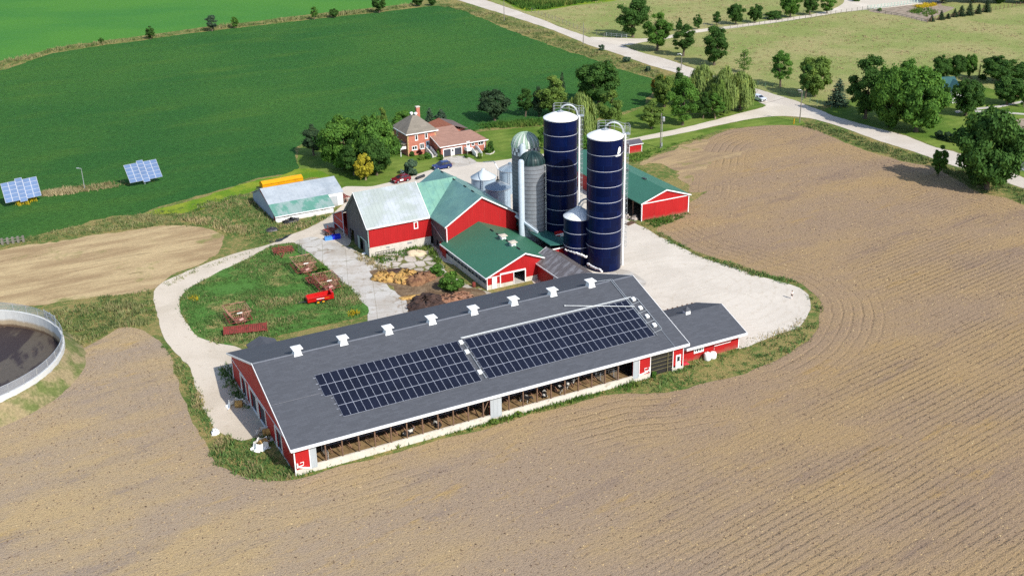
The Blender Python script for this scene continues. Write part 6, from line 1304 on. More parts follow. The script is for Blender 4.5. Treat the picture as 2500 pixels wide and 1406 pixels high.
M['brownstraw'] = mat('brown_rotting_straw', C(150, 112, 82), .95, .35, sc=2.5, col2=C(110, 76, 58), f2=(.45, .62), sc2=1.4, bump=1, bsc=8)
M['manure'] = mat('dark_manure', C(86, 66, 58), .9, .35, sc=2.5, col2=C(60, 46, 42), f2=(.45, .62), sc2=1.2, bump=1, bsc=7)
M['sand'] = mat('pale_sand', C(222, 204, 172), .95, .12, sc=1.5, bump=.5, bsc=6)
blob('straw_pile', 'golden straw heap farthest left on the concrete yard', 'pile', 943, 682, 2.2, 1.6, 1.1, M['straw'], .3, 1, n=40, rough=.26)
blob('straw_pile', 'golden brown straw heap in the middle of the piles', 'pile', 993, 684, 2.2, 1.9, 1.4, M['straw'], .4, 2, n=40, rough=.26)
blob('manure_pile', 'brown rotting straw heap touching the right of the golden heaps', 'pile', 1025, 684, 2.8, 2.2, 1.25, M['brownstraw'], .5, 3, n=40, rough=.24)
blob('manure_pile', 'dark manure heap closest behind the dairy barn roof', 'pile', 1040, 745, 3.4, 2.6, 1.2, M['manure'], .4, 4, n=40, rough=.22)
blob('manure_pile', 'low dark manure strip behind the golden straw heaps', 'pile', 968, 664, 2.9, 1.1, .4, M['manure'], .2, 5, n=36)
blob('straw_pile', 'small buff straw scrap on the concrete edge below the big heaps', 'pile', 1000, 727, 1.9, .8, .35, M['straw'], .4, 6, n=36)
blob('rubble_pile', 'spread of reddish brown rubble at the edge of the dairy barn roof', 'pile', 1100, 728, 4.0, 1.8, .5, mat('reddish_rubble', C(176, 132, 104), .95, .4, sc=4, col2=C(140, 98, 76), f2=(.45, .6), sc2=2.5, bump=1, bsc=6), .4, 7, n=44, rough=.3)
blob('sand_pile', 'pale sand heap against the weeds below the bank barn', 'pile', 1018, 621, 1.6, 1.3, .75, M['sand'], .3, 8, n=30)
blob('wrap_pile', 'crumpled white plastic wrap beside the lane by the barn gable', 'plastic wrap', 527, 1058, .55, .5, .55, M['white'], 0, 9, rough=.5)
blob('barrel_lid', 'white rounded lid lying by the grey door of the bank barn', 'lid', 889, 620, .55, .4, .25, M['white'], 0, 10, rough=.05)
blob('tyre_heap', 'dark tarp heap in the long grass below the white shed', 'tarp', 664, 563, 1.2, .8, .5, M['darkmetal'], .3, 11, rough=.2)
blob('scrap_heap', 'dark scrap leaning on the front of the white shed', 'scrap', 711, 545, 1.5, .5, .8, M['darkmetal'], .45, 12, rough=.6)
def sheet_wrap(label, px, py, seed, arc):
    r = np.random.default_rng(seed); t = thing('bale_wrap', label, 'plastic wrap', tuple(G(px, py)), r.uniform(0, 1), 'torn bale wraps by the barn gable')
    q = MB(); n = 22
    for i in range(n):
        a0, a1 = arc*i/n, arc*(i+1)/n; f = lambda a, w, z: ((1.05+w)*math.cos(a)*1.15+.1*math.sin(5*a+seed), (.85+w)*math.sin(a)+.1*math.cos(4*a), z+.12*math.sin(6*a+seed))
        q.add([f(a0, 0, .25), f(a1, 0, .25), f(a1, .35, .05), f(a0, .35, .05)], [(0, 1, 2, 3)]); q.add([f(a0, 0, .25), f(a1, 0, .25), f(a1, -.12, .95), f(a0, -.12, .95)], [(0, 1, 2, 3)])
    q.build('wrap', M['white'], t)
    q = MB(); q.tube([(-.3, 0, .45), (.7, .05, .45)], [.5, .52], 14); q.build('bale', M['straw'], t); 
    q = MB(); q.add([(1.0, .3, .06), (2.2, .9, .05), (2.4, .5, .07), (1.3, -.2, .15)], [(0, 1, 2, 3)]); q.build('loose_strip', M['white'], t)
    return t
sheet_wrap('torn white bale wrap and bale remains at the upper doorways of the barn gable', 580, 993, 3, 4.0)
sheet_wrap('torn white bale wrap round a buff bale nearest the barn front corner', 640, 1090, 5, 5.2)
sheet_wrap('crumpled grey white wrap in the shade of the barn gable', 648, 1063, 8, 3.0)
q = MB()
for k in range(6): q.box(-1.2+k*.4, -1.0+k*.4, -.6, .6, .1, .2)
for y in (-.5, .5): q.box(-1.3, 1.3, y-.06, y+.06, 0, .098)
o_ = q.build('wooden_pallet', M['post']); o_.location = tuple(G(1539, 546)); o_.rotation_euler = (0, 0, .8); tag(o_, 'brown pallet-like frame on the gravel in front of the machine shed', 'pallet')
for i, (a, b_) in enumerate(((1528, 533), (1549, 536))): blob('scrap_heap', ('buff sacks heaped inside the open bay of the machine shed' if i == 0 else 'pale sacks on the pallet by the corner of the machine shed'), 'sacks', a, b_, .8, .6, .6, mat('buff_sacks', C(190, 178, 168), .8, .2), 0, 20+i, rough=.5)
q = MB(); q.lathe([(.3, 0), (.32, .3), (.3, .85), (0, .86)], 12); o_ = q.build('oil_drum', M['redmach']); o_.location = tuple(G(1157, 701)); tag(o_, 'rusty red drum standing beside the calf barn wall', 'drum')
q = MB(); q.box(-.35, .35, -.3, .3, .3, .36); q.box(-.35, -.28, -.3, .3, .36, .9)
for x in (-.3, .3):
    for y in (-.26, .26): q.box(x-.04, x+.04, y-.04, y+.04, 0, .3)
q.box(-.4, .4, -.36, -.28, .5, .56); q.box(-.4, .4, .28, .36, .5, .56); o_ = q.build('lawn_chair', M['white']); o_.location = tuple(G(983, 423)); o_.rotation_euler = (0, 0, .6); tag(o_, 'white lawn chair on the grass behind the red car', 'chair')
q = MB(); q.tube([(-1.3, 0, .35), (1.3, 0, .35)], .3, 12); o_ = q.build('culvert_pipe', M['darkmetal']); o_.location = tuple(G(1026, 436)); o_.rotation_euler = (0, 0, .9); tag(o_, 'grey machine part at the corner of the green-roofed wing', 'machine part')
# stones/white frames at yard edge
def gate_frame(label, px, py, ang, Lx, H):
    t = thing('old_gate', label, 'gate', tuple(G(px, py)), ang); q = MB()
    for z in np.linspace(.15, H, 4): q.bar((-Lx/2, 0, z), (Lx/2, 0, z), .05)
    for x in (-Lx/2, 0, Lx/2): q.bar((x, 0, 0), (x, 0, H+.15), .07)
    q.build('bars', M['greywood'], t)
gate_frame('leaning grey gate at the top corner of the grass island', 738, 622, math.radians(-55), 3.0, 1.6)
gate_frame('grey gate bars on the right edge of the grass island near the spreader', 824, 690, math.radians(-50), 3.4, 1.4)
# red gate laid against bank barn foundation
q = MB()
for z in (.1, .45, .8): q.bar((-1.9, 0, z), (1.9, .0, z), .07)
for k in range(8): q.bar((-1.9+k*.54, 0, .05), (-1.9+k*.54, 0, .85), .06)
o_ = q.build('hurdle', M['greywood']); o_.location = tuple(G(942, 622)); o_.rotation_euler = (-.25, 0, YAW); tag(o_, 'grey slatted hurdle leaning on the pale foundation of the bank barn', 'hurdle')
# ---------------------------------------------------------------- skinned figures
def skinned(name, joints, bones, mats, parent=None, sub=2, root=0):
    """one continuous surface grown over a skeleton: joints = [(x,y,z,r)] or (x,y,z,rx,ry)"""
    me = bpy.data.meshes.new(name+'_rig'); me.from_pydata([j[:3] for j in joints], bones, [])
    o = bpy.data.objects.new(name+'_rig', me); COL.objects.link(o)
    sk = o.modifiers.new('skin', 'SKIN'); sk.use_smooth_shade = True
    for i, j in enumerate(joints):
        v = me.skin_vertices[0].data[i]; v.radius = (j[3], j[4] if len(j) > 4 else j[3]); v.use_root = (i == root)
    s = o.modifiers.new('sub', 'SUBSURF'); s.levels = sub; s.render_levels = sub
    dg = bpy.context.evaluated_depsgraph_get(); ev = o.evaluated_get(dg); nm = bpy.data.meshes.new_from_object(ev)
    bpy.data.objects.remove(o); nm.name = name; nm.materials.clear()
    for m in (mats if isinstance(mats, (list, tuple)) else [mats]): nm.materials.append(m)
    nm.polygons.foreach_set('use_smooth', [True]*len(nm.polygons))
    r = bpy.data.objects.new(name, nm); COL.objects.link(r)
    if parent is not None: r.parent = parent
    return r
# person on the gravel yard
M['skin'] = mat('skin', (.50, .30, .21, 1), .6, .05); M['hair'] = mat('dark_hair', (.02, .014, .012, 1), .7, .1); M['whitecloth'] = mat('white_cloth', (.80, .80, .80, 1), .8, .04); M['darkcloth'] = mat('dark_shorts', (.03, .027, .03, 1), .8, .1)
pp = G(1932.5, 729.5); hgt = max(1.5, height_at(pp, 709.3)); sc_ = hgt/1.75
pr = thing('person', 'person in white top, dark shorts and pale leggings standing alone on the gravel yard', 'person', tuple(pp), math.radians(-100)); pr.scale = (sc_,)*3
J = [(0,0,.95,.13,.10),(0,0,1.12,.12,.09),(0,.0,1.36,.15,.10),(0,.0,1.46,.06,.06),(.0,.0,1.53,.055),(.015,0,1.63,.085,.095),(.01,0,1.71,.07,.08),
     (.0,.10,.90,.085),(.02,.11,.50,.058),(0,.11,.10,.042),(.14,.12,.035,.034),
     (.0,-.10,.90,.085),(-.02,-.11,.50,.058),(-.04,-.11,.10,.042),(.10,-.12,.035,.034),
     (0,.19,1.38,.052),(.02,.23,1.10,.042),(.22,.12,1.08,.032),(.29,.08,1.09,.03),
     (0,-.19,1.38,.052),(.02,-.23,1.10,.042),(.22,-.12,1.08,.032),(.29,-.08,1.09,.03)]
B = [(0,1),(1,2),(2,3),(3,4),(4,5),(5,6),(0,7),(7,8),(8,9),(9,10),(0,11),(11,12),(12,13),(13,14),(2,15),(15,16),(16,17),(17,18),(2,19),(19,20),(20,21),(21,22)]
for s_ in (1, -1):     # fingers, short chains rooted in the palm
    base = 18 if s_ == 1 else 22
    for k, (dy, l_) in enumerate(((-.022, .055), (-.008, .065), (.008, .062), (.022, .05))):
        b0 = len(J); x, y, z = J[base][:3]; J += [(x+.035, y+dy, z-.005, .009), (x+.035+l_*.6, y+dy, z-.02, .008), (x+.03+l_*.8, y+dy, z-.05, .007)]; B += [(base, b0), (b0, b0+1), (b0+1, b0+2)]
    b0 = len(J); x, y, z = J[base][:3]; J += [(x+.01, y-s_*.035, z+.01, .01), (x+.05, y-s_*.045, z+.005, .008)]; B += [(base, b0), (b0, b0+1)]
skinned('body', J, B, M['skin'], pr, 1)
skinned('shirt', [(0,0,.98,.15,.12),(0,0,1.14,.14,.11),(0,0,1.35,.175,.125),(0,0,1.45,.08,.08),(0,.20,1.38,.068),(.02,.235,1.16,.058),(0,-.20,1.38,.068),(.02,-.235,1.16,.058)], [(0,1),(1,2),(2,3),(2,4),(4,5),(2,6),(6,7)], M['whitecloth'], pr, 1)
skinned('shorts', [(0,0,1.02,.15,.12),(0,0,.92,.16,.13),(0,.10,.84,.105),(.01,.11,.62,.09),(0,-.10,.84,.105),(-.01,-.11,.62,.09)], [(0,1),(1,2),(2,3),(1,4),(4,5)], M['darkcloth'], pr, 1)
for s_, x9 in ((1, 0), (-1, -.04)): skinned('legging', [(0, s_*.11, .60, .08), (x9*.5, s_*.11, .48, .066), (x9, s_*.11, .09, .05), (x9+.13, s_*.12, .03, .042)], [(0,1),(1,2),(2,3)], M['whitecloth'], pr, 1)
q = MB(); q.lathe([(.09, 1.60), (.105, 1.66), (.10, 1.71), (.07, 1.755), (0, 1.77)], 14, cx=-.015); q.build('hair', M['hair'], pr, smooth=True)
q = MB()
for s_ in (1, -1): q.tube([(.088, s_*.034, 1.635), (.098, s_*.034, 1.635)], .011, 6)
q.tube([(.085, -.028, 1.575), (.093, 0, 1.572), (.085, .028, 1.575)], .006, 5); q.tube([(.088, 0, 1.635), (.112, 0, 1.60)], [.008, .014], 6)
for s_ in (1, -1): q.tube([(0, s_*.088, 1.64), (-.005, s_*.1, 1.61)], .018, 6)
q.build('face', M['skin'], pr)
# cows in the stalls
def holstein():
    t = NT('black_and_white_hide'); p = t.n('ShaderNodeTexCoord').outputs['Object']; oi = t.n('ShaderNodeObjectInfo').outputs['Random']
    v = t.n('ShaderNodeVectorMath', _operation='ADD'); t.set(v, 0, p); cc = t.n('ShaderNodeCombineXYZ'); t.set(cc, 0, t.math('MULTIPLY', oi, 37.0)); t.set(v, 1, cc.outputs[0])
    n = t.noise(v.outputs[0], 1.15, 2, .4); t.bsdf(t.mix(t.step(n, .535, .56), (.018, .016, .016, 1), (.42, .40, .36, 1)), .7); return t.m
M['hide'] = holstein()
def cow_mesh(lying=False):
    if not lying:
        J = [(0,0,1.05,.36,.42),(-.62,0,1.08,.31,.38),(-.85,0,1.12,.2,.25),(.55,0,1.05,.33,.40),(.85,0,1.18,.2,.26),(1.15,0,1.32,.15,.19),(1.34,0,1.36,.14,.15),(1.58,0,1.20,.10,.11),(1.70,0,1.12,.085,.08)]
        B = [(0,1),(1,2),(0,3),(3,4),(4,5),(5,6),(6,7),(7,8)]
        for s in (-1, 1):
            b = len(J); J += [(.62,s*.2,.78,.12),(.64,s*.2,.42,.075),(.62,s*.2,.12,.055),(.67,s*.2,.04,.065)]; B += [(3,b),(b,b+1),(b+1,b+2),(b+2,b+3)]
            b = len(J); J += [(-.66,s*.21,.82,.17),(-.56,s*.21,.58,.10),(-.76,s*.21,.42,.07),(-.72,s*.21,.12,.052),(-.66,s*.21,.04,.065)]; B += [(1,b),(b,b+1),(b+1,b+2),(b+2,b+3),(b+3,b+4)]
            b = len(J); J += [(1.30,s*.15,1.43,.05),(1.27,s*.30,1.42,.045,.02)]; B += [(6,b),(b,b+1)]
        b = len(J); J += [(-.98,0,1.05,.05),(-1.02,0,.6,.03),(-1.0,0,.4,.045)]; B += [(2,b),(b,b+1),(b+1,b+2)]
        b = len(J); J += [(-.42,0,.68,.17,.13)]; B += [(1,b)]
    else:
        J = [(0,0,.42,.42,.40),(-.65,0,.42,.38,.36),(-.92,0,.42,.22,.24),(.55,0,.46,.36,.38),(.85,0,.62,.2,.26),(1.08,.05,.82,.15,.19),(1.26,.08,.88,.14,.15),(1.50,.12,.74,.10,.11),(1.62,.14,.67,.085,.08)]
        B = [(0,1),(1,2),(0,3),(3,4),(4,5),(5,6),(6,7),(7,8)]
        for s in (-1, 1):
            b = len(J); J += [(.62,s*.34,.2,.12),(.92,s*.38,.10,.08),(.66,s*.42,.07,.06)]; B += [(3,b),(b,b+1),(b+1,b+2)]
            b = len(J); J += [(-.55,s*.4,.25,.18),(-.18,s*.5,.14,.10),(-.55,s*.56,.08,.065),(-.25,s*.58,.06,.06)]; B += [(1,b),(b,b+1),(b+1,b+2),(b+2,b+3)]
            b = len(J); J += [(1.22,.08+s*.15,.95,.05),(1.19,.08+s*.30,.94,.045,.02)]; B += [(6,b),(b,b+1)]
        b = len(J); J += [(-1.08,.1,.25,.05),(-1.1,.25,.08,.035)]; B += [(2,b),(b,b+1)]
    return J, B
cowA = skinned('cow', *cow_mesh(False), M['hide'], None, 2); cowB = skinned('cow', *cow_mesh(True), M['hide'], None, 2)
usedcow = set()
def cow(label, u, v, ang, lying, s=.82):
    src = cowB if lying else cowA
    o = src if id(src) not in usedcow else src.copy()
    if id(src) in usedcow: COL.objects.link(o)
    usedcow.add(id(src)); p = np.array(BO)+UA*u+VA*v; o.location = (p[0], p[1], .62 if v < 3.6 else .02); o.rotation_euler = (0, 0, YAW+ang); o.scale = (s, s, s); tag(o, label, 'cow', 'cows in the open stalls')
cow('black and white cow lying in the stall bedding, left half of the open front', 16.0, 1.9, math.radians(15), True)
cow('mostly black cow lying midway along the left half of the barn front', 20.2, 2.1, math.radians(100), True)
cow('black and white cow standing just right of the pale middle panel of the barn front', 33.2, 2.0, math.radians(-60), False)
cow('black and white cow lying in stalls toward the right end of the open front', 36.4, 2.3, math.radians(60), True)
cow('pale cow standing near the fifth post right of the middle panel', 38.6, 2.2, math.radians(-75), False)
cow('black and white cow facing along the rails beside the pale cow', 40.6, 2.5, math.radians(10), False)
# ---------------------------------------------------------------- fences
def fence(name, label, px, step, H, rails, m='greywood', pw=.14, mesh=False):
    P = [G(a, b) for a, b in px]; t = thing(name, label, 'fence', tuple(P[0])); P = [p-P[0] for p in P]
    pts = []; carry = 0
    for a, b in zip(P[:-1], P[1:]):
        L_ = np.linalg.norm(b-a); k = max(1, round(L_/step)); pts += [a+(b-a)*i/k for i in range(k)]
    pts.append(P[-1]); pts = pts[:99]
    q = MB(); q.box(-pw/2, pw/2, -pw/2, pw/2, 0, H); first = q.build('post', M[m], t); first.location = tuple(pts[0])
    for p in pts[1:]:
        c_ = first.copy(); COL.objects.link(c_); c_.parent = t; c_.location = tuple(p)
    for z in rails:
        q = MB()
        for a, b in zip(pts[:-1], pts[1:]): q.bar(a+np.array([0, 0, z]), b+np.array([0, 0, z]), .05 if not mesh else .03, .12 if not mesh else .03)
        q.build('rail', M[m], t)
    return t
fence('wire_fence', 'wooden post fence along the pasture edge by the road in the top middle', [(1298, 30), (1340, 45), (1400, 68), (1438, 84), (1475, 92)], 3.2, 1.5, (.5, 1.0, 1.4), 'greywood', .16, True)
fence('wire_fence', 'green post fence behind the road between the willows and the spruce', [(1850, 210), (1905, 224), (1960, 244), (2030, 268)], 3.0, 1.3, (.5, 1.1), 'fencegreen', .13, True)
fence('board_fence', 'grey post fence on the near side of the tree-lined side lane', [(1765, 73), (1800, 69), (1880, 59), (1980, 46), (2040, 36), (2118, 25)], 2.6, 1.5, (.5, 1.0, 1.4), 'greywood', .15, True)
fence('board_fence', 'grey post fence on the far side of the tree-lined side lane', [(1700, 68), (1757, 61), (1870, 47), (1975, 31)], 3.2, 1.4, (.6, 1.2), 'greywood', .14, True)
fence('picket_fence', 'white board fence between the upper yard and the flower garden', [(2118, 24), (2200, 14), (2262, 5), (2330, -4)], 1.7, 1.5, (.5, 1.3), 'palegreen', .26)
fence('board_fence', 'low dark fence from the white fence down to the garden corner', [(2120, 27), (2190, 40), (2262, 56)], 2.6, 1.1, (.5, 1.0), 'greywood', .14)
fence('board_fence', 'brown post fence below the garden evergreens at the top right', [(2264, 56), (2300, 48), (2400, 31), (2500, 14), (2560, 4)], 2.4, 1.5, (.6, 1.2), 'post', .16, True)
fence('board_fence', 'short weathered board fence at the photo left edge below the soybean field', [(-20, 601), (20, 596), (58, 591)], 1.0, 1.3, (.5, 1.0), 'greywood', .35)
fence('wire_fence', 'grey rail fence at the entrance of the gated side lane', [(1480, 90), (1505, 92), (1530, 94)], 2.4, 1.4, (.6, 1.2), 'rail', .14)
# ---------------------------------------------------------------- trees
def leaf_quads(ctr, nrm, size, rng, aspect=1.0, droop=None):
    n = len(ctr); r = rng.normal(size=(n, 3)); a = np.cross(nrm, r) if droop is None else droop
    a = a/(np.linalg.norm(a, axis=1, keepdims=True)+1e-9); b = np.cross(nrm, a); b /= (np.linalg.norm(b, axis=1, keepdims=True)+1e-9)
    s = (size*rng.uniform(.6, 1.3, n))[:, None]; V = np.empty((n, 4, 3))
    V[:, 0] = ctr-a*s*aspect; V[:, 1] = ctr+b*s*.55; V[:, 2] = ctr+a*s*aspect; V[:, 3] = ctr-b*s*.55
    return V.reshape(-1, 3), np.arange(n*4).reshape(n, 4)
def unit(v): return v/(np.linalg.norm(v, axis=-1, keepdims=True)+1e-9)
def make_crown(kind, seed):
    """crown mesh for a tree 10 m high; returns verts, faces, per-vertex tint, limb tips, crown base"""
    r = np.random.default_rng(seed); H = 10.0
    if kind in ('round', 'oval', 'tall', 'multi', 'shrub'):
        rx, z0, nb, nl, ls = {'round': (4.5, .9, 64, 17000, .20), 'oval': (3.25, .7, 56, 14000, .20), 'tall': (2.65, .9, 48, 11500, .19), 'multi': (5.1, .35, 84, 24000, .19), 'shrub': (6.0, -1.2, 34, 5200, .36)}[kind]
        cz, rz = (z0+H)/2, (H-z0)/2; B = []
        while len(B) < nb:
            d = unit(r.normal(size=3)); f = r.uniform(.35, .93)**.75; c = d*f
            if kind in ('oval', 'tall'): c[:2] *= (1.0-.35*max(0, c[2]))*(1-.15*max(0, -c[2]))
            if kind in ('round', 'multi') and c[2] < -.55: c[:2] *= .85
            B.append((c[0]*rx, c[1]*rx, cz+c[2]*rz, r.uniform(.16, .30)*rx*(1.15-.3*f)))
        B = np.array(B); w = B[:, 3]**2; idx = r.choice(nb, nl, p=w/w.sum()); d = unit(r.normal(size=(nl, 3))); d[:, 2] += .15; d = unit(d)
        rad = B[idx, 3]*r.uniform(.55, 1.12, nl); C_ = B[idx, :3]+d*rad[:, None]*np.array([1, 1, .8])
        # wisps: a few leaves flung past the outline
        k = r.random(nl) < .10; C_[k] += d[k]*r.uniform(.1, .55, k.sum())[:, None]
        out = unit(C_-np.array([0, 0, cz-1])); nrm = unit(d*.75+out*.45+r.normal(size=(nl, 3))*.55)
        V, F = leaf_quads(C_, nrm, np.full(nl, ls*rx/4*1.25), r); bt = r.uniform(0, 1, nb)
        tint = np.clip(bt[idx]*.5+r.uniform(0, .55, nl)+.05*(C_[:, 2]-cz)/rz, 0, 1)
        tips = B[r.choice(nb, 9, replace=False), :3]
        return V, F, np.repeat(tint, 4), tips, z0
    if kind == 'willow':
        rx, z0, nb = 4.9, 0.9, 46; CV = []; NV = []; DR = []; TT = []
        for i in range(nb):
            d = unit(r.normal(size=3)); d[2] = abs(d[2])*.9-.05; top = np.array([d[0]*rx*r.uniform(.35, .95), d[1]*rx*r.uniform(.35, .95), 4.8+d[2]*4.8*r.uniform(.6, 1)]); bt = r.uniform(0, .5)
            for j in range(34):
                o_ = unit(r.normal(size=3))*r.uniform(.3, 1.15); s0 = top+o_*np.array([1, 1, .55]); L_ = r.uniform(1.2, min(4.2, max(1.4, s0[2]-.8))); m = int(L_/.30); hd_ = unit(np.array([s0[0], s0[1], 0])+r.normal(size=3)*.6)
                for q_ in range(m):
                    f = q_/m; p = s0+np.array([hd_[0]*.5*math.sin(f*1.6), hd_[1]*.5*math.sin(f*1.6), -L_*f])+r.normal(size=3)*.06
                    CV.append(p); NV.append(unit(np.array([hd_[0], hd_[1], .85])+r.normal(size=3)*.4)); DR.append(np.array([hd_[0]*.25, hd_[1]*.25, -1])+r.normal(size=3)*.2); TT.append(bt+r.uniform(0, .5))
        CV, NV, DR, TT = map(np.array, (CV, NV, DR, TT)); k = CV[:, 2] > .4; CV, NV, DR, TT = CV[k], NV[k], DR[k], TT[k]
        V, F = leaf_quads(CV, NV, np.full(len(CV), .24), r, 1.35, DR)
        return V, F, np.repeat(TT, 4), np.array([[1.5, .5, 6], [-1.4, 1, 6.5], [.2, -1.6, 6.2], [0, .3, 8]]), 2
    if kind in ('spruce', 'pencil', 'young'):
        rx = {'spruce': 3.2, 'pencil': .75, 'young': 3.6}[kind]; CV = []; NV = []; DR = []; TT = []
        lay = 26 if kind != 'young' else 13
        for i in range(lay):
            f = i/lay; z = .4+9.4*f if kind != 'young' else 1.2+8.4*f; R = rx*(1-f)**(.85 if kind != 'pencil' else .35)+.12; nbch = int(9+8*(1-f))
            if kind == 'young': R = rx*(1-abs(f-.3)*1.1)*.8+.3; nbch = 7
            for k in range(nbch):
                a = r.uniform(0, 2*PI); Lb = R*r.uniform(.65, 1.1); bt = r.uniform(0, .5); dz = (-.25 if kind == 'spruce' else .5)
                for q_ in range(max(4, int(Lb*7))):
                    g_ = r.uniform(.15, 1); p = np.array([math.cos(a)*Lb*g_, math.sin(a)*Lb*g_, z+dz*Lb*g_*.6])+r.normal(size=3)*np.array([.12, .12, .09])*(1 if kind != 'young' else 1.8)
                    CV.append(p); NV.append(unit(np.array([math.cos(a)*.5, math.sin(a)*.5, .9])+r.normal(size=3)*.45)); DR.append(np.array([math.cos(a), math.sin(a), dz])+r.normal(size=3)*.4); TT.append(bt+r.uniform(0, .5))
        CV, NV, DR, TT = map(np.array, (CV, NV, DR, TT)); V, F = leaf_quads(CV, NV, np.full(len(CV), .22 if kind != 'pencil' else .13), r, 1.3, DR)
        return V, F, np.repeat(TT, 4), np.array([[0, 0, 9]]), .5
PROTO = {}
def proto(kind, seed, leaf, bark):
    key = (kind, seed, leaf)
    if key in PROTO: return PROTO[key]
    V, F, T, tips, z0 = make_crown(kind, seed); co = raw_mesh('crown', V, F, M[leaf], None, T); cm = co.data; bpy.data.objects.remove(co)
    tm = None
    if kind != 'shrub':
        q = MB(); th = 10*.86 if kind in ('spruce', 'pencil', 'young') else max(z0+2.6, 4.2); w = {'round': .34, 'oval': .27, 'tall': .24, 'multi': .38, 'willow': .42}.get(kind, .16)
        r = np.random.default_rng(seed+99); wob = r.uniform(-.25, .25, 2); mid = np.array([wob[0], wob[1], th*.5]); q.tube([(0, 0, -.1), (0, 0, .25), tuple(mid), (wob[0]*1.5, wob[1]*1.5, th)], [w*1.5, w*1.05, w*.85, w*.5], 9)
        for tp in tips: q.tube([tuple(mid+np.array([0, 0, r.uniform(0, th*.35)])), tuple((mid+tp)/2+np.array([0, 0, -.2])), tuple(tp)], [w*.45, w*.28, w*.08], 6)
        to = q.build('trunk', M[bark], None, smooth='auto'); tm = to.data; bpy.data.objects.remove(to)
    PROTO[key] = (cm, tm); return PROTO[key]
def tree(name, label, px, py, top, wpx, kind, seed, leaf='leaf_mid', group=None, cat='tree', bark='bark', z=0.0, squash=None):
    p = G(px, py, z); h = height_at(p, top)-z; cm, tm = proto(kind, seed, leaf, bark)
    wn = {'round': 9.6, 'oval': 7.0, 'tall': 5.7, 'multi': 10.8, 'shrub': 12.6, 'willow': 10.6, 'spruce': 6.6, 'pencil': 1.7, 'young': 6.5}[kind]
    sx = wpx/ppm((p[0], p[1], h*.5))/wn; sz = h/10.3
    t = thing(name, label, cat, (p[0], p[1], z), random.uniform(0, 6.28), group)
    for nm, me_ in (('crown', cm), ('trunk', tm)):
        if me_ is None: continue
        o = bpy.data.objects.new(nm if kind != 'shrub' else 'foliage', me_); COL.objects.link(o); o.parent = t; o.scale = (sx, sx, sz)
    return t
T = tree
# along the road and side lane, top right
T('broadleaf_tree', 'tallest dark tree at the side lane gate, cut by the top edge', 1545, 92, -22, 92, 'oval', 1, 'leaf_dark')
T('broadleaf_tree', 'leaning dark tree just right of the tallest tree at the side lane gate', 1604, 124, 28, 80, 'oval', 2, 'leaf_mid')
T('broadleaf_tree', 'dark tree by the road, third along from the side lane gate', 1668, 138, 50, 66, 'tall', 3, 'leaf_dark')
T('broadleaf_tree', 'broad cone-shaped dark tree alone at the pasture corner behind the willows', 1743, 160, 58, 78, 'oval', 4, 'leaf_dark')
T('sapling', 'open-branched young tree peeping over the willows', 1816, 178, 117, 48, 'young', 5, 'leaf_mid')
T('small_tree', 'small dark tree at the left end of the side lane', 1657, 76, 44, 20, 'oval', 1, 'leaf_dark')
T('small_tree', 'small round tree beside the pale gap of the side lane', 1702, 73, 34, 25, 'oval', 2, 'leaf_dark')
T('small_tree', 'slim small tree behind the side lane fence', 1749, 63, 24, 26, 'tall', 3, 'leaf_dark')
T('lane_tree', 'round dark tree on the side lane, left of the darkest round one', 1796, 61, 8, 46, 'round', 6, 'leaf_dark')
T('lane_tree', 'darkest round tree on the side lane, next to the low bush', 1843, 57, 10, 40, 'round', 7, 'leaf_dark')
T('bush', 'low wide dark bush on the far side of the side lane', 1888, 47, 26, 48, 'shrub', 8, 'leaf_dark', cat='bush')
T('lane_tree', 'large tree on the side lane whose top is cut by the photo edge', 1929, 44, -18, 54, 'round', 6, 'leaf_mid')
T('lane_tree', 'dark slim tree between two cut-off trees on the side lane', 1977, 38, -20, 42, 'oval', 2, 'leaf_dark')
T('lane_tree', 'tree at the right end of the side lane by the pale yard', 2019, 34, -20, 40, 'oval', 4, 'leaf_mid')
T('broadleaf_tree', 'tall narrow leaning tree in the pasture, right of the willows', 1905, 212, 114, 62, 'tall', 3, 'leaf_mid')
T('broadleaf_tree', 'tree with sunny yellow-green side behind the corner utility pole', 1989, 236, 130, 86, 'round', 9, 'leaf_light')
T('broadleaf_tree', 'dark half of the tree pair behind the corner utility pole', 1966, 240, 142, 44, 'tall', 10, 'leaf_dark')
T('spruce_tree', 'blue-green spruce beside the big maples at the road', 2045, 258, 188, 66, 'spruce', 11, 'leaf_spruce')
T('maple_tree', 'big dark maple at the left end of the clump by the road', 2112, 290, 130, 104, 'oval', 12, 'leaf_dark')
T('maple_tree', 'big green maple in the middle of the clump by the road', 2170, 312, 150, 100, 'multi', 13, 'leaf_mid')
T('maple_tree', 'tallest maple rising behind the clump by the road', 2208, 292, 128, 84, 'tall', 3, 'leaf_mid')
T('maple_tree', 'large spreading maple at the right front of the clump, over the lawn', 2236, 322, 170, 140, 'multi', 14, 'leaf_mid')
T('lawn_tree', 'round dark lawn tree leftmost of the row of three by the pasture fence', 2297, 196, 134, 52, 'round', 7, 'leaf_dark')
T('lawn_tree', 'round dark lawn tree in the middle of the row of three by the pasture fence', 2333, 194, 132, 50, 'round', 6, 'leaf_dark')
T('lawn_tree', 'smaller greener lawn tree rightmost of the row of three by the pasture fence', 2367, 188, 128, 34, 'round', 9, 'leaf_mid')
T('cypress_tree', 'thin dark pencil-shaped tree on the lawn', 2389, 192, 155, 6, 'pencil', 15, 'leaf_fir')
T('shrub', 'clipped round shrub at the foot of the pencil-shaped tree', 2399, 195, 181, 19, 'shrub', 8, 'leaf_dark', cat='shrub')
T('lawn_tree', 'wide dark tree behind the lawn at the photo right edge', 2436, 202, 136, 92, 'round', 7, 'leaf_dark')
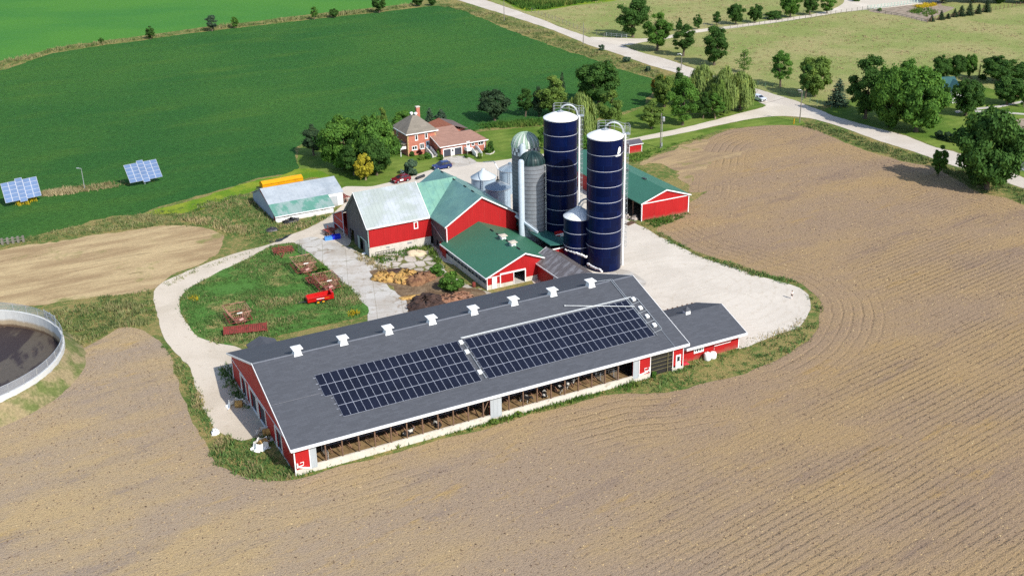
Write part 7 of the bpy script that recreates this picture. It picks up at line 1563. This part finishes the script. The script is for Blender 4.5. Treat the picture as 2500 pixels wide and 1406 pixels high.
T('lawn_tree', 'dark tree cut by the photo right edge at the back of the lawn', 2494, 206, 150, 62, 'round', 6, 'leaf_dark')
T('lawn_tree', 'round dark tree in the middle of the right lawn', 2458, 256, 180, 82, 'round', 9, 'leaf_dark')
T('lawn_tree', 'rounded dark tree standing in front of the white house', 2357, 282, 192, 84, 'round', 6, 'leaf_dark')
T('lawn_tree', 'small dark tree at the corner of the white house', 2304, 256, 205, 36, 'oval', 1, 'leaf_dark')
T('lawn_tree', 'small tree at the right edge of the photo beside the pale path', 2498, 262, 198, 30, 'oval', 2, 'leaf_mid')
T('roadside_tree', 'huge dark spreading tree at the right edge casting its shadow over the tilled field', 2408, 462, 256, 172, 'multi', 16, 'leaf_dark')
T('roadside_tree', 'slim young tree on the field verge left of the huge spreading tree', 2290, 430, 354, 46, 'oval', 1, 'leaf_mid')
for i, (x, y, tp, w) in enumerate(((2292, 338, 318, 26), (2312, 344, 320, 28), (2335, 349, 322, 30), (2358, 353, 327, 26))):
    T('hedge_shrub', 'dark shrub of the low hedge on the lawn behind the huge spreading tree', x, y, tp, w, 'shrub', 8, 'leaf_fir', 'hedge shrubs on the lawn', 'shrub')
# garden evergreens, top right
for i, (x, y, tp, w) in enumerate(((2274, 53, 36, 20), (2297, 49, 24, 22), (2314, 46, 32, 20), (2346, 40, 12, 30), (2366, 38, 2, 28), (2388, 34, 8, 24), (2408, 30, -8, 28), (2330, 42, 20, 22))):
    T('garden_evergreen', 'dark evergreen of the row along the brown garden fence', x, y, tp, w, 'spruce', 11, 'leaf_fir', 'evergreens along the garden fence')
T('garden_tree', 'large dark tree behind the flower beds at the top edge', 2300, 8, -45, 74, 'round', 7, 'leaf_dark')
T('garden_tree', 'large dark tree at the top edge over the evergreen row', 2372, 6, -50, 80, 'round', 6, 'leaf_dark')
T('garden_tree', 'large dark tree at the top edge, second from the right corner', 2440, 8, -45, 70, 'multi', 13, 'leaf_dark')
T('garden_tree', 'large dark tree filling the top right corner', 2500, 8, -40, 66, 'multi', 14, 'leaf_dark')
T('shrub', 'small round shrub at the end of the white fence', 2147, 27, 20, 14, 'shrub', 8, 'leaf_mid', cat='shrub')
T('shrub', 'low green bush at the very top by the pale yard', 2090, 4, -10, 22, 'shrub', 8, 'leaf_mid', cat='shrub')
# hedgerow between hay and soybeans
T('hedgerow_bush', 'smallest hedgerow bush, leftmost between the two green fields', 248, 108, 92, 16, 'oval', 2, 'leaf_dark', cat='bush')
T('hedgerow_bush', 'dark hedgerow bush with a bare twiggy top, second from the left', 368, 96, 64, 27, 'oval', 1, 'leaf_dark', cat='bush')
T('hedgerow_bush', 'taller grey-green hedgerow tree, beside a pale thin bush', 518, 77, 33, 36, 'tall', 3, 'leaf_spruce', cat='bush')
T('hedgerow_bush', 'pale thin hedgerow bush right of the grey-green tree', 574, 70, 40, 22, 'oval', 4, 'leaf_mid', cat='bush')
T('hedgerow_bush', 'narrow upright hedgerow bush in the middle of the hedgerow', 768, 49, 11, 22, 'tall', 10, 'leaf_mid', cat='bush')
T('hedgerow_bush', 'low round hedgerow bush right of the narrow upright one', 817, 44, 21, 27, 'round', 7, 'leaf_dark', cat='bush')
T('hedgerow_bush', 'large dark hedgerow tree cut by the top of the photo', 926, 32, -14, 38, 'oval', 2, 'leaf_dark', cat='bush')
T('hedgerow_bush', 'wide dark hedgerow bush near the road end of the hedgerow', 1020, 16, -8, 30, 'round', 6, 'leaf_dark', cat='bush')
T('hedgerow_bush', 'last dark hedgerow bush before the road', 1056, 14, -6, 24, 'round', 9, 'leaf_dark', cat='bush')
# windbreak behind the silos
T('windbreak_tree', 'very dark rounded tree at the left end of the windbreak behind the silos', 1208, 295, 218, 86, 'round', 7, 'leaf_fir')
T('windbreak_tree', 'dark narrow tree next to the very dark rounded one', 1283, 285, 208, 48, 'tall', 3, 'leaf_dark')
T('windbreak_tree', 'small dark tree wedged between lighter windbreak trees', 1316, 285, 212, 40, 'oval', 1, 'leaf_fir')
T('windbreak_tree', 'light green tree of the windbreak, left of the tall silo', 1350, 285, 178, 84, 'oval', 17, 'leaf_light')
T('windbreak_tree', 'dark fir top rising between the light green trees', 1372, 262, 170, 36, 'spruce', 11, 'leaf_fir')
T('windbreak_tree', 'largest dark round tree above the tall silo', 1461, 258, 148, 126, 'round', 18, 'leaf_dark')
T('willow_tree', 'drooping willow directly behind the tall silo without emblem', 1418, 345, 205, 96, 'willow', 19, 'leaf_willow')
T('windbreak_tree', 'light green tree right of the tall silo without emblem', 1488, 318, 214, 74, 'oval', 17, 'leaf_light')
T('young_tree', 'slim young tree between the striped dome and the tall silo', 1328, 366, 300, 34, 'tall', 10, 'leaf_mid')
T('young_tree', 'low tree in the gap between the tall blue silos', 1428, 372, 330, 44, 'oval', 4, 'leaf_mid')
# drive trees right of the silos
T('drive_tree', 'tree with orange turning top, leftmost behind the driveway', 1622, 262, 182, 70, 'round', 20, 'leaf_light')
T('drive_tree', 'turning orange crown peeping over the driveway trees', 1610, 240, 178, 44, 'round', 9, 'leaf_orange')
T('drive_tree', 'bright young tree at the driveway by the transformer pole', 1590, 315, 244, 62, 'oval', 17, 'leaf_light')
T('drive_tree', 'dark oval tree with pale trunk beside the driveway', 1666, 306, 182, 84, 'oval', 4, 'leaf_mid', bark='barklight')
T('drive_tree', 'small dark tree behind the lamp-topped pole', 1652, 245, 165, 40, 'oval', 1, 'leaf_dark')
T('willow_tree', 'willow at the left of the willow group by the drive', 1712, 262, 140, 88, 'willow', 19, 'leaf_willow')
T('willow_tree', 'large middle willow of the group by the drive', 1768, 272, 148, 96, 'willow', 21, 'leaf_willow')
T('willow_tree', 'willow with long hanging strands at the corner of the drive and road', 1806, 268, 158, 88, 'willow', 19, 'leaf_willow')
T('willow_tree', 'yellower willow in front of the willow group, above the drive', 1752, 284, 186, 70, 'willow', 21, 'leaf_light')
T('drive_tree', 'small tree with slanting pale trunk in front of the willows', 1746, 290, 224, 54, 'oval', 17, 'leaf_mid', bark='barklight')
T('drive_tree', 'dark small tree between the oval tree and the willows', 1716, 290, 222, 44, 'oval', 2, 'leaf_dark')
# round the brick house
T('fir_tree', 'dark conifer at the left end of the house trees, by the soybeans', 766, 380, 298, 64, 'oval', 22, 'leaf_fir')
T('house_tree', 'large sunlit green tree in the middle of the clump left of the house', 846, 412, 280, 132, 'multi', 23, 'leaf_mid')
T('house_tree', 'large green tree touching the left wall of the brick house', 925, 415, 276, 118, 'multi', 13, 'leaf_mid')
T('house_tree', 'dark lower tree in the shade at the front of the house clump', 920, 428, 330, 84, 'multi', 14, 'leaf_dark')
T('house_tree', 'dark low tree behind the yellow tree', 865, 428, 340, 66, 'oval', 1, 'leaf_dark')
T('yellow_tree', 'small golden yellow tree with pale trunk on the front lawn', 893, 440, 370, 54, 'round', 24, 'leaf_yellow', bark='barklight')
T('house_tree', 'light-topped tree behind the left roof corner of the house', 936, 330, 258, 36, 'oval', 17, 'leaf_light')
T('house_tree', 'loose green tree behind the hip roof, left of the chimney', 985, 320, 268, 60, 'oval', 4, 'leaf_mid')
T('spruce_tree', 'blue-green tree behind the house, right of the chimney', 1050, 312, 260, 42, 'spruce', 11, 'leaf_spruce')
T('house_tree', 'low green tree behind the brown wing roof', 1078, 312, 266, 36, 'oval', 2, 'leaf_spruce')
T('round_shrub', 'dense rounded evergreen on the front lawn beside the red car', 1003, 428, 383, 40, 'shrub', 22, 'leaf_spruce', cat='shrub')
for lab, x, y, tp, w, lf in (('dark red shrub under the house windows', 1023, 378, 362, 18, 'leaf_red'), ('dark green shrub at the left corner of the house front', 1006, 382, 369, 14, 'leaf_dark'), ('light green shrub at the foot of the front steps', 1044, 388, 372, 20, 'leaf_mid'), ('yellow-green shrub in the middle of the front bed', 1030, 390, 378, 16, 'leaf_light'), ('dark green shrub beside the front steps, by the garage', 1078, 392, 376, 10, 'leaf_dark'), ('climbing green shrub on the corner of the garage wing', 1070, 384, 362, 9, 'leaf_light'), ('dark round shrub at the right end of the house wing', 1198, 370, 343, 18, 'leaf_dark'), ('trimmed light green shrub inside the curved edging', 1191, 374, 358, 18, 'leaf_mid'), ('small shrub under the deck of the house wing', 1138, 386, 376, 12, 'leaf_mid'), ('small flowering bush by the deck steps of the house', 1172, 388, 372, 12, 'leaf_light')):
    T('garden_shrub', lab, x, y, tp, w, 'shrub', 8, lf, cat='shrub')
# bushes in the yard
T('yard_bush', 'larger leafy bush on the brown dirt beside the calf barn', 1102, 708, 664, 70, 'shrub', 25, 'leaf_mid', cat='bush')
T('yard_bush', 'smaller leafy bush at the upper end of the dirt beside the calf barn', 1066, 672, 646, 40, 'shrub', 8, 'leaf_mid', cat='bush')
T('weed_bush', 'weedy bush on the concrete edge near the cultivator', 790, 668, 645, 30, 'shrub', 25, 'leaf_mid', cat='bush')
T('weed_bush', 'yellow flowering weed bush against the barn front, left of the pale panel', 1208, 1034, 1022, 24, 'shrub', 8, 'leaf_light', cat='bush')
T('weed_bush', 'yellow flowering weed bush against the barn front, below the pale panel', 1263, 1014, 1003, 28, 'shrub', 25, 'leaf_light', cat='bush')
T('weed_bush', 'dark weed bush beside the open end bay of the dairy barn', 1597, 922, 905, 14, 'shrub', 8, 'leaf_mid', cat='bush')
for lab, x, y, tp, w in (('grey-green weed clump by the road below the side lane', 1468, 124, 108, 16), ('grey-green weed clump on the verge, near the soybean corner', 1582, 176, 160, 18), ('weed clump on the verge beside the thin roadside weeds', 1530, 152, 138, 22)):
    T('weed_bush', lab, x, y, tp, w, 'shrub', 8, 'leaf_spruce', cat='bush')
# ---------------------------------------------------------------- grasses, weeds, crops (uncountable)
def tufts(name, area, dens, h, m, world=False, seed=0, hvar=.5, blades=9, spread=.30, avoid=(), patch=.15, z=0.02, tint_bias=0.0, taper=None):
    P = np.array(area if world else W2(area)); r = np.random.default_rng(seed+500); lo, hi = P.min(0), P.max(0); n = int((hi-lo).prod()*dens)
    x, y = r.uniform(lo[0], hi[0], n), r.uniform(lo[1], hi[1], n); k = in_poly(P, x, y)
    for a in avoid: k &= ~in_poly(np.array(a), x, y)
    x, y = x[k], y[k]; n = len(x)
    if n == 0: return
    # patchiness from a few random waves
    ph = r.uniform(0, 6.28, (5, 3)); w = sum(np.sin(x*(patch*(1+i*.7))*math.cos(ph[i, 0])+y*(patch*(1+i*.7))*math.sin(ph[i, 0])*1.3+ph[i, 1]) for i in range(5))/2.2
    keep = r.random(n) < .65+.35*w; x, y, w = x[keep], y[keep], w[keep]; n = len(x)
    tint = np.clip(.42+.28*w+r.normal(0, .2, n)+tint_bias, 0, 1); hh = h*(1+.3*w)*r.uniform(1-hvar, 1+hvar, n)
    B = blades; cx = np.repeat(x, B)+r.normal(0, spread, n*B); cy = np.repeat(y, B)+r.normal(0, spread, n*B); H_ = np.repeat(hh, B)*r.uniform(.6, 1.1, n*B); a = r.uniform(0, 6.28, n*B); wd = .055+.07*H_
    lean = r.normal(0, .35, (n*B, 2))*H_[:, None]; V = np.empty((n*B, 3, 3)); V[:, 0] = np.stack([cx-np.cos(a)*wd, cy-np.sin(a)*wd, np.full(n*B, z-.03)], 1); V[:, 1] = np.stack([cx+np.cos(a)*wd, cy+np.sin(a)*wd, np.full(n*B, z-.03)], 1); V[:, 2] = np.stack([cx+lean[:, 0], cy+lean[:, 1], z+H_], 1)
    T_ = np.repeat(np.clip(np.repeat(tint, B)+r.normal(0, .08, n*B), 0, 1), 3); o = raw_mesh(name, V.reshape(-1, 3), np.arange(n*B*3).reshape(-1, 3), M[m], None, T_); o['kind'] = 'stuff'; return o
YARD = [POLY['farm_yard'], POLY['turning_yard'], POLY['concrete_yard'], POLY['broken_concrete']]
island = ISLAND
tufts('tall_grass', island, 6.5, .30, 'tallgrass', seed=1, patch=.20, z=.04, tint_bias=-.14)
tufts('tall_grass', [(610,470),(560,482),(480,512),(420,530),(470,545),(540,560),(560,580),(640,596),(668,590),(700,576),(765,548),(808,528),(800,520),(700,548),(676,549),(640,510)], 4.5, .42, 'tallgrass', seed=2, patch=.2, tint_bias=.02)
tufts('grass_strip', [(270,534),(340,526),(470,500),(560,480),(600,478),(560,500),(470,530),(430,540),(500,556),(400,552),(280,564),(120,588),(0,610),(-60,615),(-60,605),(0,594),(180,556)], 2.6, .4, 'vergegrass', seed=3, tint_bias=.1)
tufts('dry_grass', [(100,470),(180,459),(240,450),(302,443),(320,452),(240,464),(160,476),(105,480)], 7, .55, 'drygrass', seed=4)
tufts('verge_weeds', [(1962,290),(2052,318),(2148,352),(2244,381),(2310,404),(2468,455),(2560,490),(2500,499),(2453,482),(2389,469),(2347,443),(2283,410),(2197,391),(2112,363),(2027,331),(1954,307)], 3.2, .45, 'vergegrass', seed=5, tint_bias=-.08)
tufts('verge_weeds', [(1060,14),(1115,6),(1230,42),(1352,82),(1426,113),(1512,142),(1586,168),(1640,184),(1602,198),(1598,194),(1560,180),(1480,156),(1400,128),(1330,104),(1270,82),(1200,53),(1130,27)], 1.6, .45, 'vergegrass', seed=6, tint_bias=.1)
tufts('hedgerow_grass', [(-60,210),(0,152),(60,141),(130,121),(250,103),(380,87),(500,69),(600,58),(760,39),(900,24),(1010,12),(1010,18),(900,32),(750,48),(500,76),(300,103),(130,129),(70,148),(0,170),(-60,200)], 1.3, .8, 'vergegrass', seed=7, tint_bias=.12)
tufts('yard_weeds', [(1660,893),(1700,880),(1800,853),(1850,838),(1900,816),(1950,798),(1972,770),(1995,752),(2004,763),(1992,797),(1967,829),(1930,858),(1875,887),(1800,914),(1700,940),(1600,958),(1545,940),(1590,920)], 3.6, .42, 'tallgrass', seed=8, tint_bias=-.02, avoid=())
tufts('yard_weeds', [(1995,752),(1975,737),(1962,713),(1928,697),(1856,679),(1792,656),(1707,630),(1643,598),(1605,574),(1610,566),(1643,585),(1707,619),(1792,644),(1856,666),(1941,687),(1975,708),(1999,729),(2005,763)], 4, .42, 'tallgrass', seed=9, tint_bias=-.05)
tufts('weed_strip', [(1560,950),(1500,956),(1400,981),(1300,1006),(1200,1036),(1100,1058),(1000,1081),(900,1110),(800,1137),(730,1162),(732,1152),(800,1131),(900,1102),(1000,1074),(1100,1050),(1200,1028),(1300,998),(1400,972),(1500,946),(1545,934)], 11, .40, 'greengrass', seed=10, patch=.3)
tufts('corner_weeds', [(722,1160),(690,1115),(660,1078),(640,1066),(590,1079),(560,1069),(530,1075),(514,1110),(530,1136),(580,1160),(650,1172),(715,1168)], 8, .5, 'tallgrass', seed=11, patch=.35)
tufts('corner_weeds', [(535,905),(560,890),(572,925),(600,985),(606,1000),(580,985),(556,950)], 7, .5, 'tallgrass', seed=12, tint_bias=-.1)
tufts('lane_weeds', [(395,842),(420,857),(450,892),(474,932),(488,972),(503,1011),(520,1046),(508,1072),(492,1045),(472,1011),(457,971),(441,921),(421,881)], 5, .38, 'tallgrass', seed=13, patch=.3)
tufts('tank_weeds', [(140,760),(240,728),(330,716),(372,704),(375,745),(385,790),(345,795),(290,797),(240,826),(200,848),(182,876),(150,903),(110,933),(60,963),(0,998),(-60,1015),(0,985),(62,950),(128,900),(153,850),(140,800),(110,772)], 3.2, .5, 'vergegrass', seed=14, patch=.2, avoid=([(TC[0]+RT*1.01*math.cos(a), TC[1]+RT*1.01*math.sin(a)) for a in np.linspace(0, 6.28, 40)],), tint_bias=.05)
tufts('barn_weeds', [(905,630),(960,612),(1000,606),(1030,603),(1046,598),(1076,640),(1086,660),(1070,650),(1045,618),(1020,612),(990,628),(950,640),(925,645)], 6, .6, 'greengrass', seed=15, tint_bias=.1)
tufts('barn_weeds', [(865,612),(900,630),(925,648),(960,655),(930,662),(890,644),(868,626)], 4, .4, 'drygrass', seed=16)
tufts('shed_grass', [(1560,548),(1566,540),(1620,532),(1680,520),(1690,524),(1640,542),(1600,556)], 7, .4, 'greengrass', seed=17)
tufts('shed_grass', [(1530,382),(1566,372),(1605,360),(1660,345),(1720,330),(1720,338),(1660,352),(1600,378),(1545,400)], 3, .35, 'greengrass', seed=18)
tufts('corn_plants', [(1190,-12),(1240,6),(1282,26),(1330,24),(1400,12),(1500,-2),(1500,-30),(1300,-50)], 2.2, 1.9, 'greengrass', seed=19, spread=.2, hvar=.15, tint_bias=.1)
tufts('soybean_edge', [(1120,310),(1200,302),(1330,292),(1420,284),(1420,296),(1330,306),(1200,315),(1120,326)], 6, .7, 'greengrass', seed=20)
tufts('goldenrod', [(468,722),(482,722),(482,738),(468,738)], 8, .8, 'flower', seed=21)
tufts('goldenrod', [(855,762),(872,762),(872,774),(855,774)], 8, .7, 'flower', seed=22)
tufts('goldenrod', [(44,494),(84,487),(84,496),(46,503)], 6, .8, 'flower', seed=23)
tufts('goldenrod', [(340,446),(396,436),(396,441),(345,450)], 3, .6, 'flower', seed=24)
tufts('garden_flowers', [(2232,17),(2276,10),(2290,14),(2246,22)], 3, .7, 'flower', seed=25)
tufts('garden_flowers', [(2215,30),(2255,20),(2300,28),(2262,42)], 2.5, .8, 'greengrass', seed=26, tint_bias=.2)
tufts('pasture_tufts', [(1300,42),(1440,88),(1480,86),(1540,80),(1640,72),(1700,60),(1757,55),(1870,40),(1975,26),(1990,0),(1500,-10),(1420,15),(1330,30)], .3, .3, 'drygrass', seed=27, tint_bias=.1)
tufts('pasture_tufts', [(1850,205),(1950,240),(2060,230),(2180,200),(2300,195),(2500,200),(2500,40),(2270,60),(2120,34),(1980,50),(1757,80),(1690,100),(1700,160)], .25, .3, 'drygrass', seed=28, tint_bias=.1)
# loose clods and straw bits on the tilled field
def clods(name, area, dens, lo, hi, m, seed, flat=.7):
    P = np.array(W2(area)); r = np.random.default_rng(seed); a, b = P.min(0), P.max(0); n = int((b-a).prod()*dens); x, y = r.uniform(a[0], b[0], n), r.uniform(a[1], b[1], n); k = in_poly(P, x, y) & in_poly(POLY['till'], x, y); x, y = x[k], y[k]; n = len(x)
    s = lo+(hi-lo)*r.random(n)**2.5; t0 = r.uniform(0, 6.28, n); V = np.empty((n, 4, 3))
    for j in range(3): V[:, j] = np.stack([x+s*np.cos(t0+j*2.09+r.uniform(-.4, .4, n)), y+s*np.sin(t0+j*2.09+r.uniform(-.4, .4, n)), np.full(n, .006)], 1)
    V[:, 3] = np.stack([x+r.normal(0, .3, n)*s, y+r.normal(0, .3, n)*s, .01+s*flat*r.uniform(.6, 1.3, n)], 1)
    F = (np.arange(n)*4)[:, None, None]+np.array([[0, 1, 3], [1, 2, 3], [2, 0, 3]])[None]; o = raw_mesh(name, V.reshape(-1, 3), F.reshape(-1, 3), M[m], None, np.repeat(r.random(n), 4)); o['kind'] = 'stuff'
M['clod'] = grassm('soil_clods', [(0, C(100, 82, 70)), (.6, C(168, 146, 122)), (.9, C(196, 170, 126)), (1, C(214, 192, 150))], 0.0)
clods('field_clods', [(-60,960),(520,1140),(720,1160),(1500,960),(1900,880),(2000,760),(2560,700),(2560,1480),(-60,1480)], 4.2, .05, .17, 'clod', 71)
clods('field_clods', [(1600,560),(1690,470),(1950,305),(2560,500),(2560,720),(2000,760),(1990,700)], 2.6, .07, .2, 'clod', 72)
clods('field_clods', [(-60,1000),(200,850),(340,790),(480,1010),(520,1150),(-60,1000)], 4.2, .05, .16, 'clod', 73)
# weeds creeping over the edges of the lane and yard
tufts('lane_edge_weeds', [(400,690),(444,669),(598,614),(662,596),(690,584),(662,602),(598,622),(510,652),(450,676),(410,700)], 1.6, .22, 'vergegrass', seed=41, spread=.4)
tufts('lane_edge_weeds', [(438,737),(456,709),(488,687),(520,672),(500,692),(466,716),(448,740),(452,760),(470,790),(500,822),(480,818),(460,790),(440,760)], 2, .22, 'tallgrass', seed=42, spread=.4)
tufts('yard_edge_weeds', [(1800,846),(1840,826),(1900,806),(1945,790),(1960,770),(1950,800),(1900,822),(1850,845),(1810,860)], 2.2, .3, 'drygrass', seed=43, spread=.5)
tufts('yard_edge_weeds', [(1560,552),(1600,574),(1707,632),(1792,658),(1856,682),(1792,650),(1707,622),(1643,588)], 1.8, .25, 'vergegrass', seed=44, spread=.5)
# ---------------------------------------------------------------- daylight
SUN_AZ, SUN_EL = math.radians(-49.5), math.radians(40.5)
sd = np.array([math.cos(SUN_AZ)*math.cos(SUN_EL), math.sin(SUN_AZ)*math.cos(SUN_EL), math.sin(SUN_EL)])
sl = bpy.data.lights.new('sun', 'SUN'); sl.energy = 4.1; sl.angle = math.radians(.5); sl.color = (1, .955, .88)
so = bpy.data.objects.new('sun', sl); COL.objects.link(so); so.rotation_euler = Vector(sd).to_track_quat('Z', 'Y').to_euler()
w = bpy.data.worlds.new('World'); SC.world = w; w.use_nodes = True; nt = w.node_tree
sky = nt.nodes.new('ShaderNodeTexSky'); sky.sky_type = 'NISHITA'; sky.sun_disc = False; sky.sun_elevation = SUN_EL; sky.sun_rotation = math.atan2(sd[0], sd[1])
sky.air_density = 1.0; sky.dust_density = 1.0; sky.ozone_density = 1.0
bg = nt.nodes['Background']; nt.links.new(sky.outputs[0], bg.inputs[0]); bg.inputs[1].default_value = .15
SC.view_settings.view_transform = 'Standard'; SC.view_settings.look = 'None'; SC.view_settings.gamma = 1; SC.view_settings.exposure = 0.45
SC.render.engine = 'CYCLES'; SC.cycles.max_bounces = 5; SC.cycles.diffuse_bounces = 2; SC.cycles.glossy_bounces = 2; SC.cycles.transparent_max_bounces = 8; SC.cycles.transmission_bounces = 2
SC.cycles.use_denoising = False; SC.cycles.sample_clamp_indirect = 4
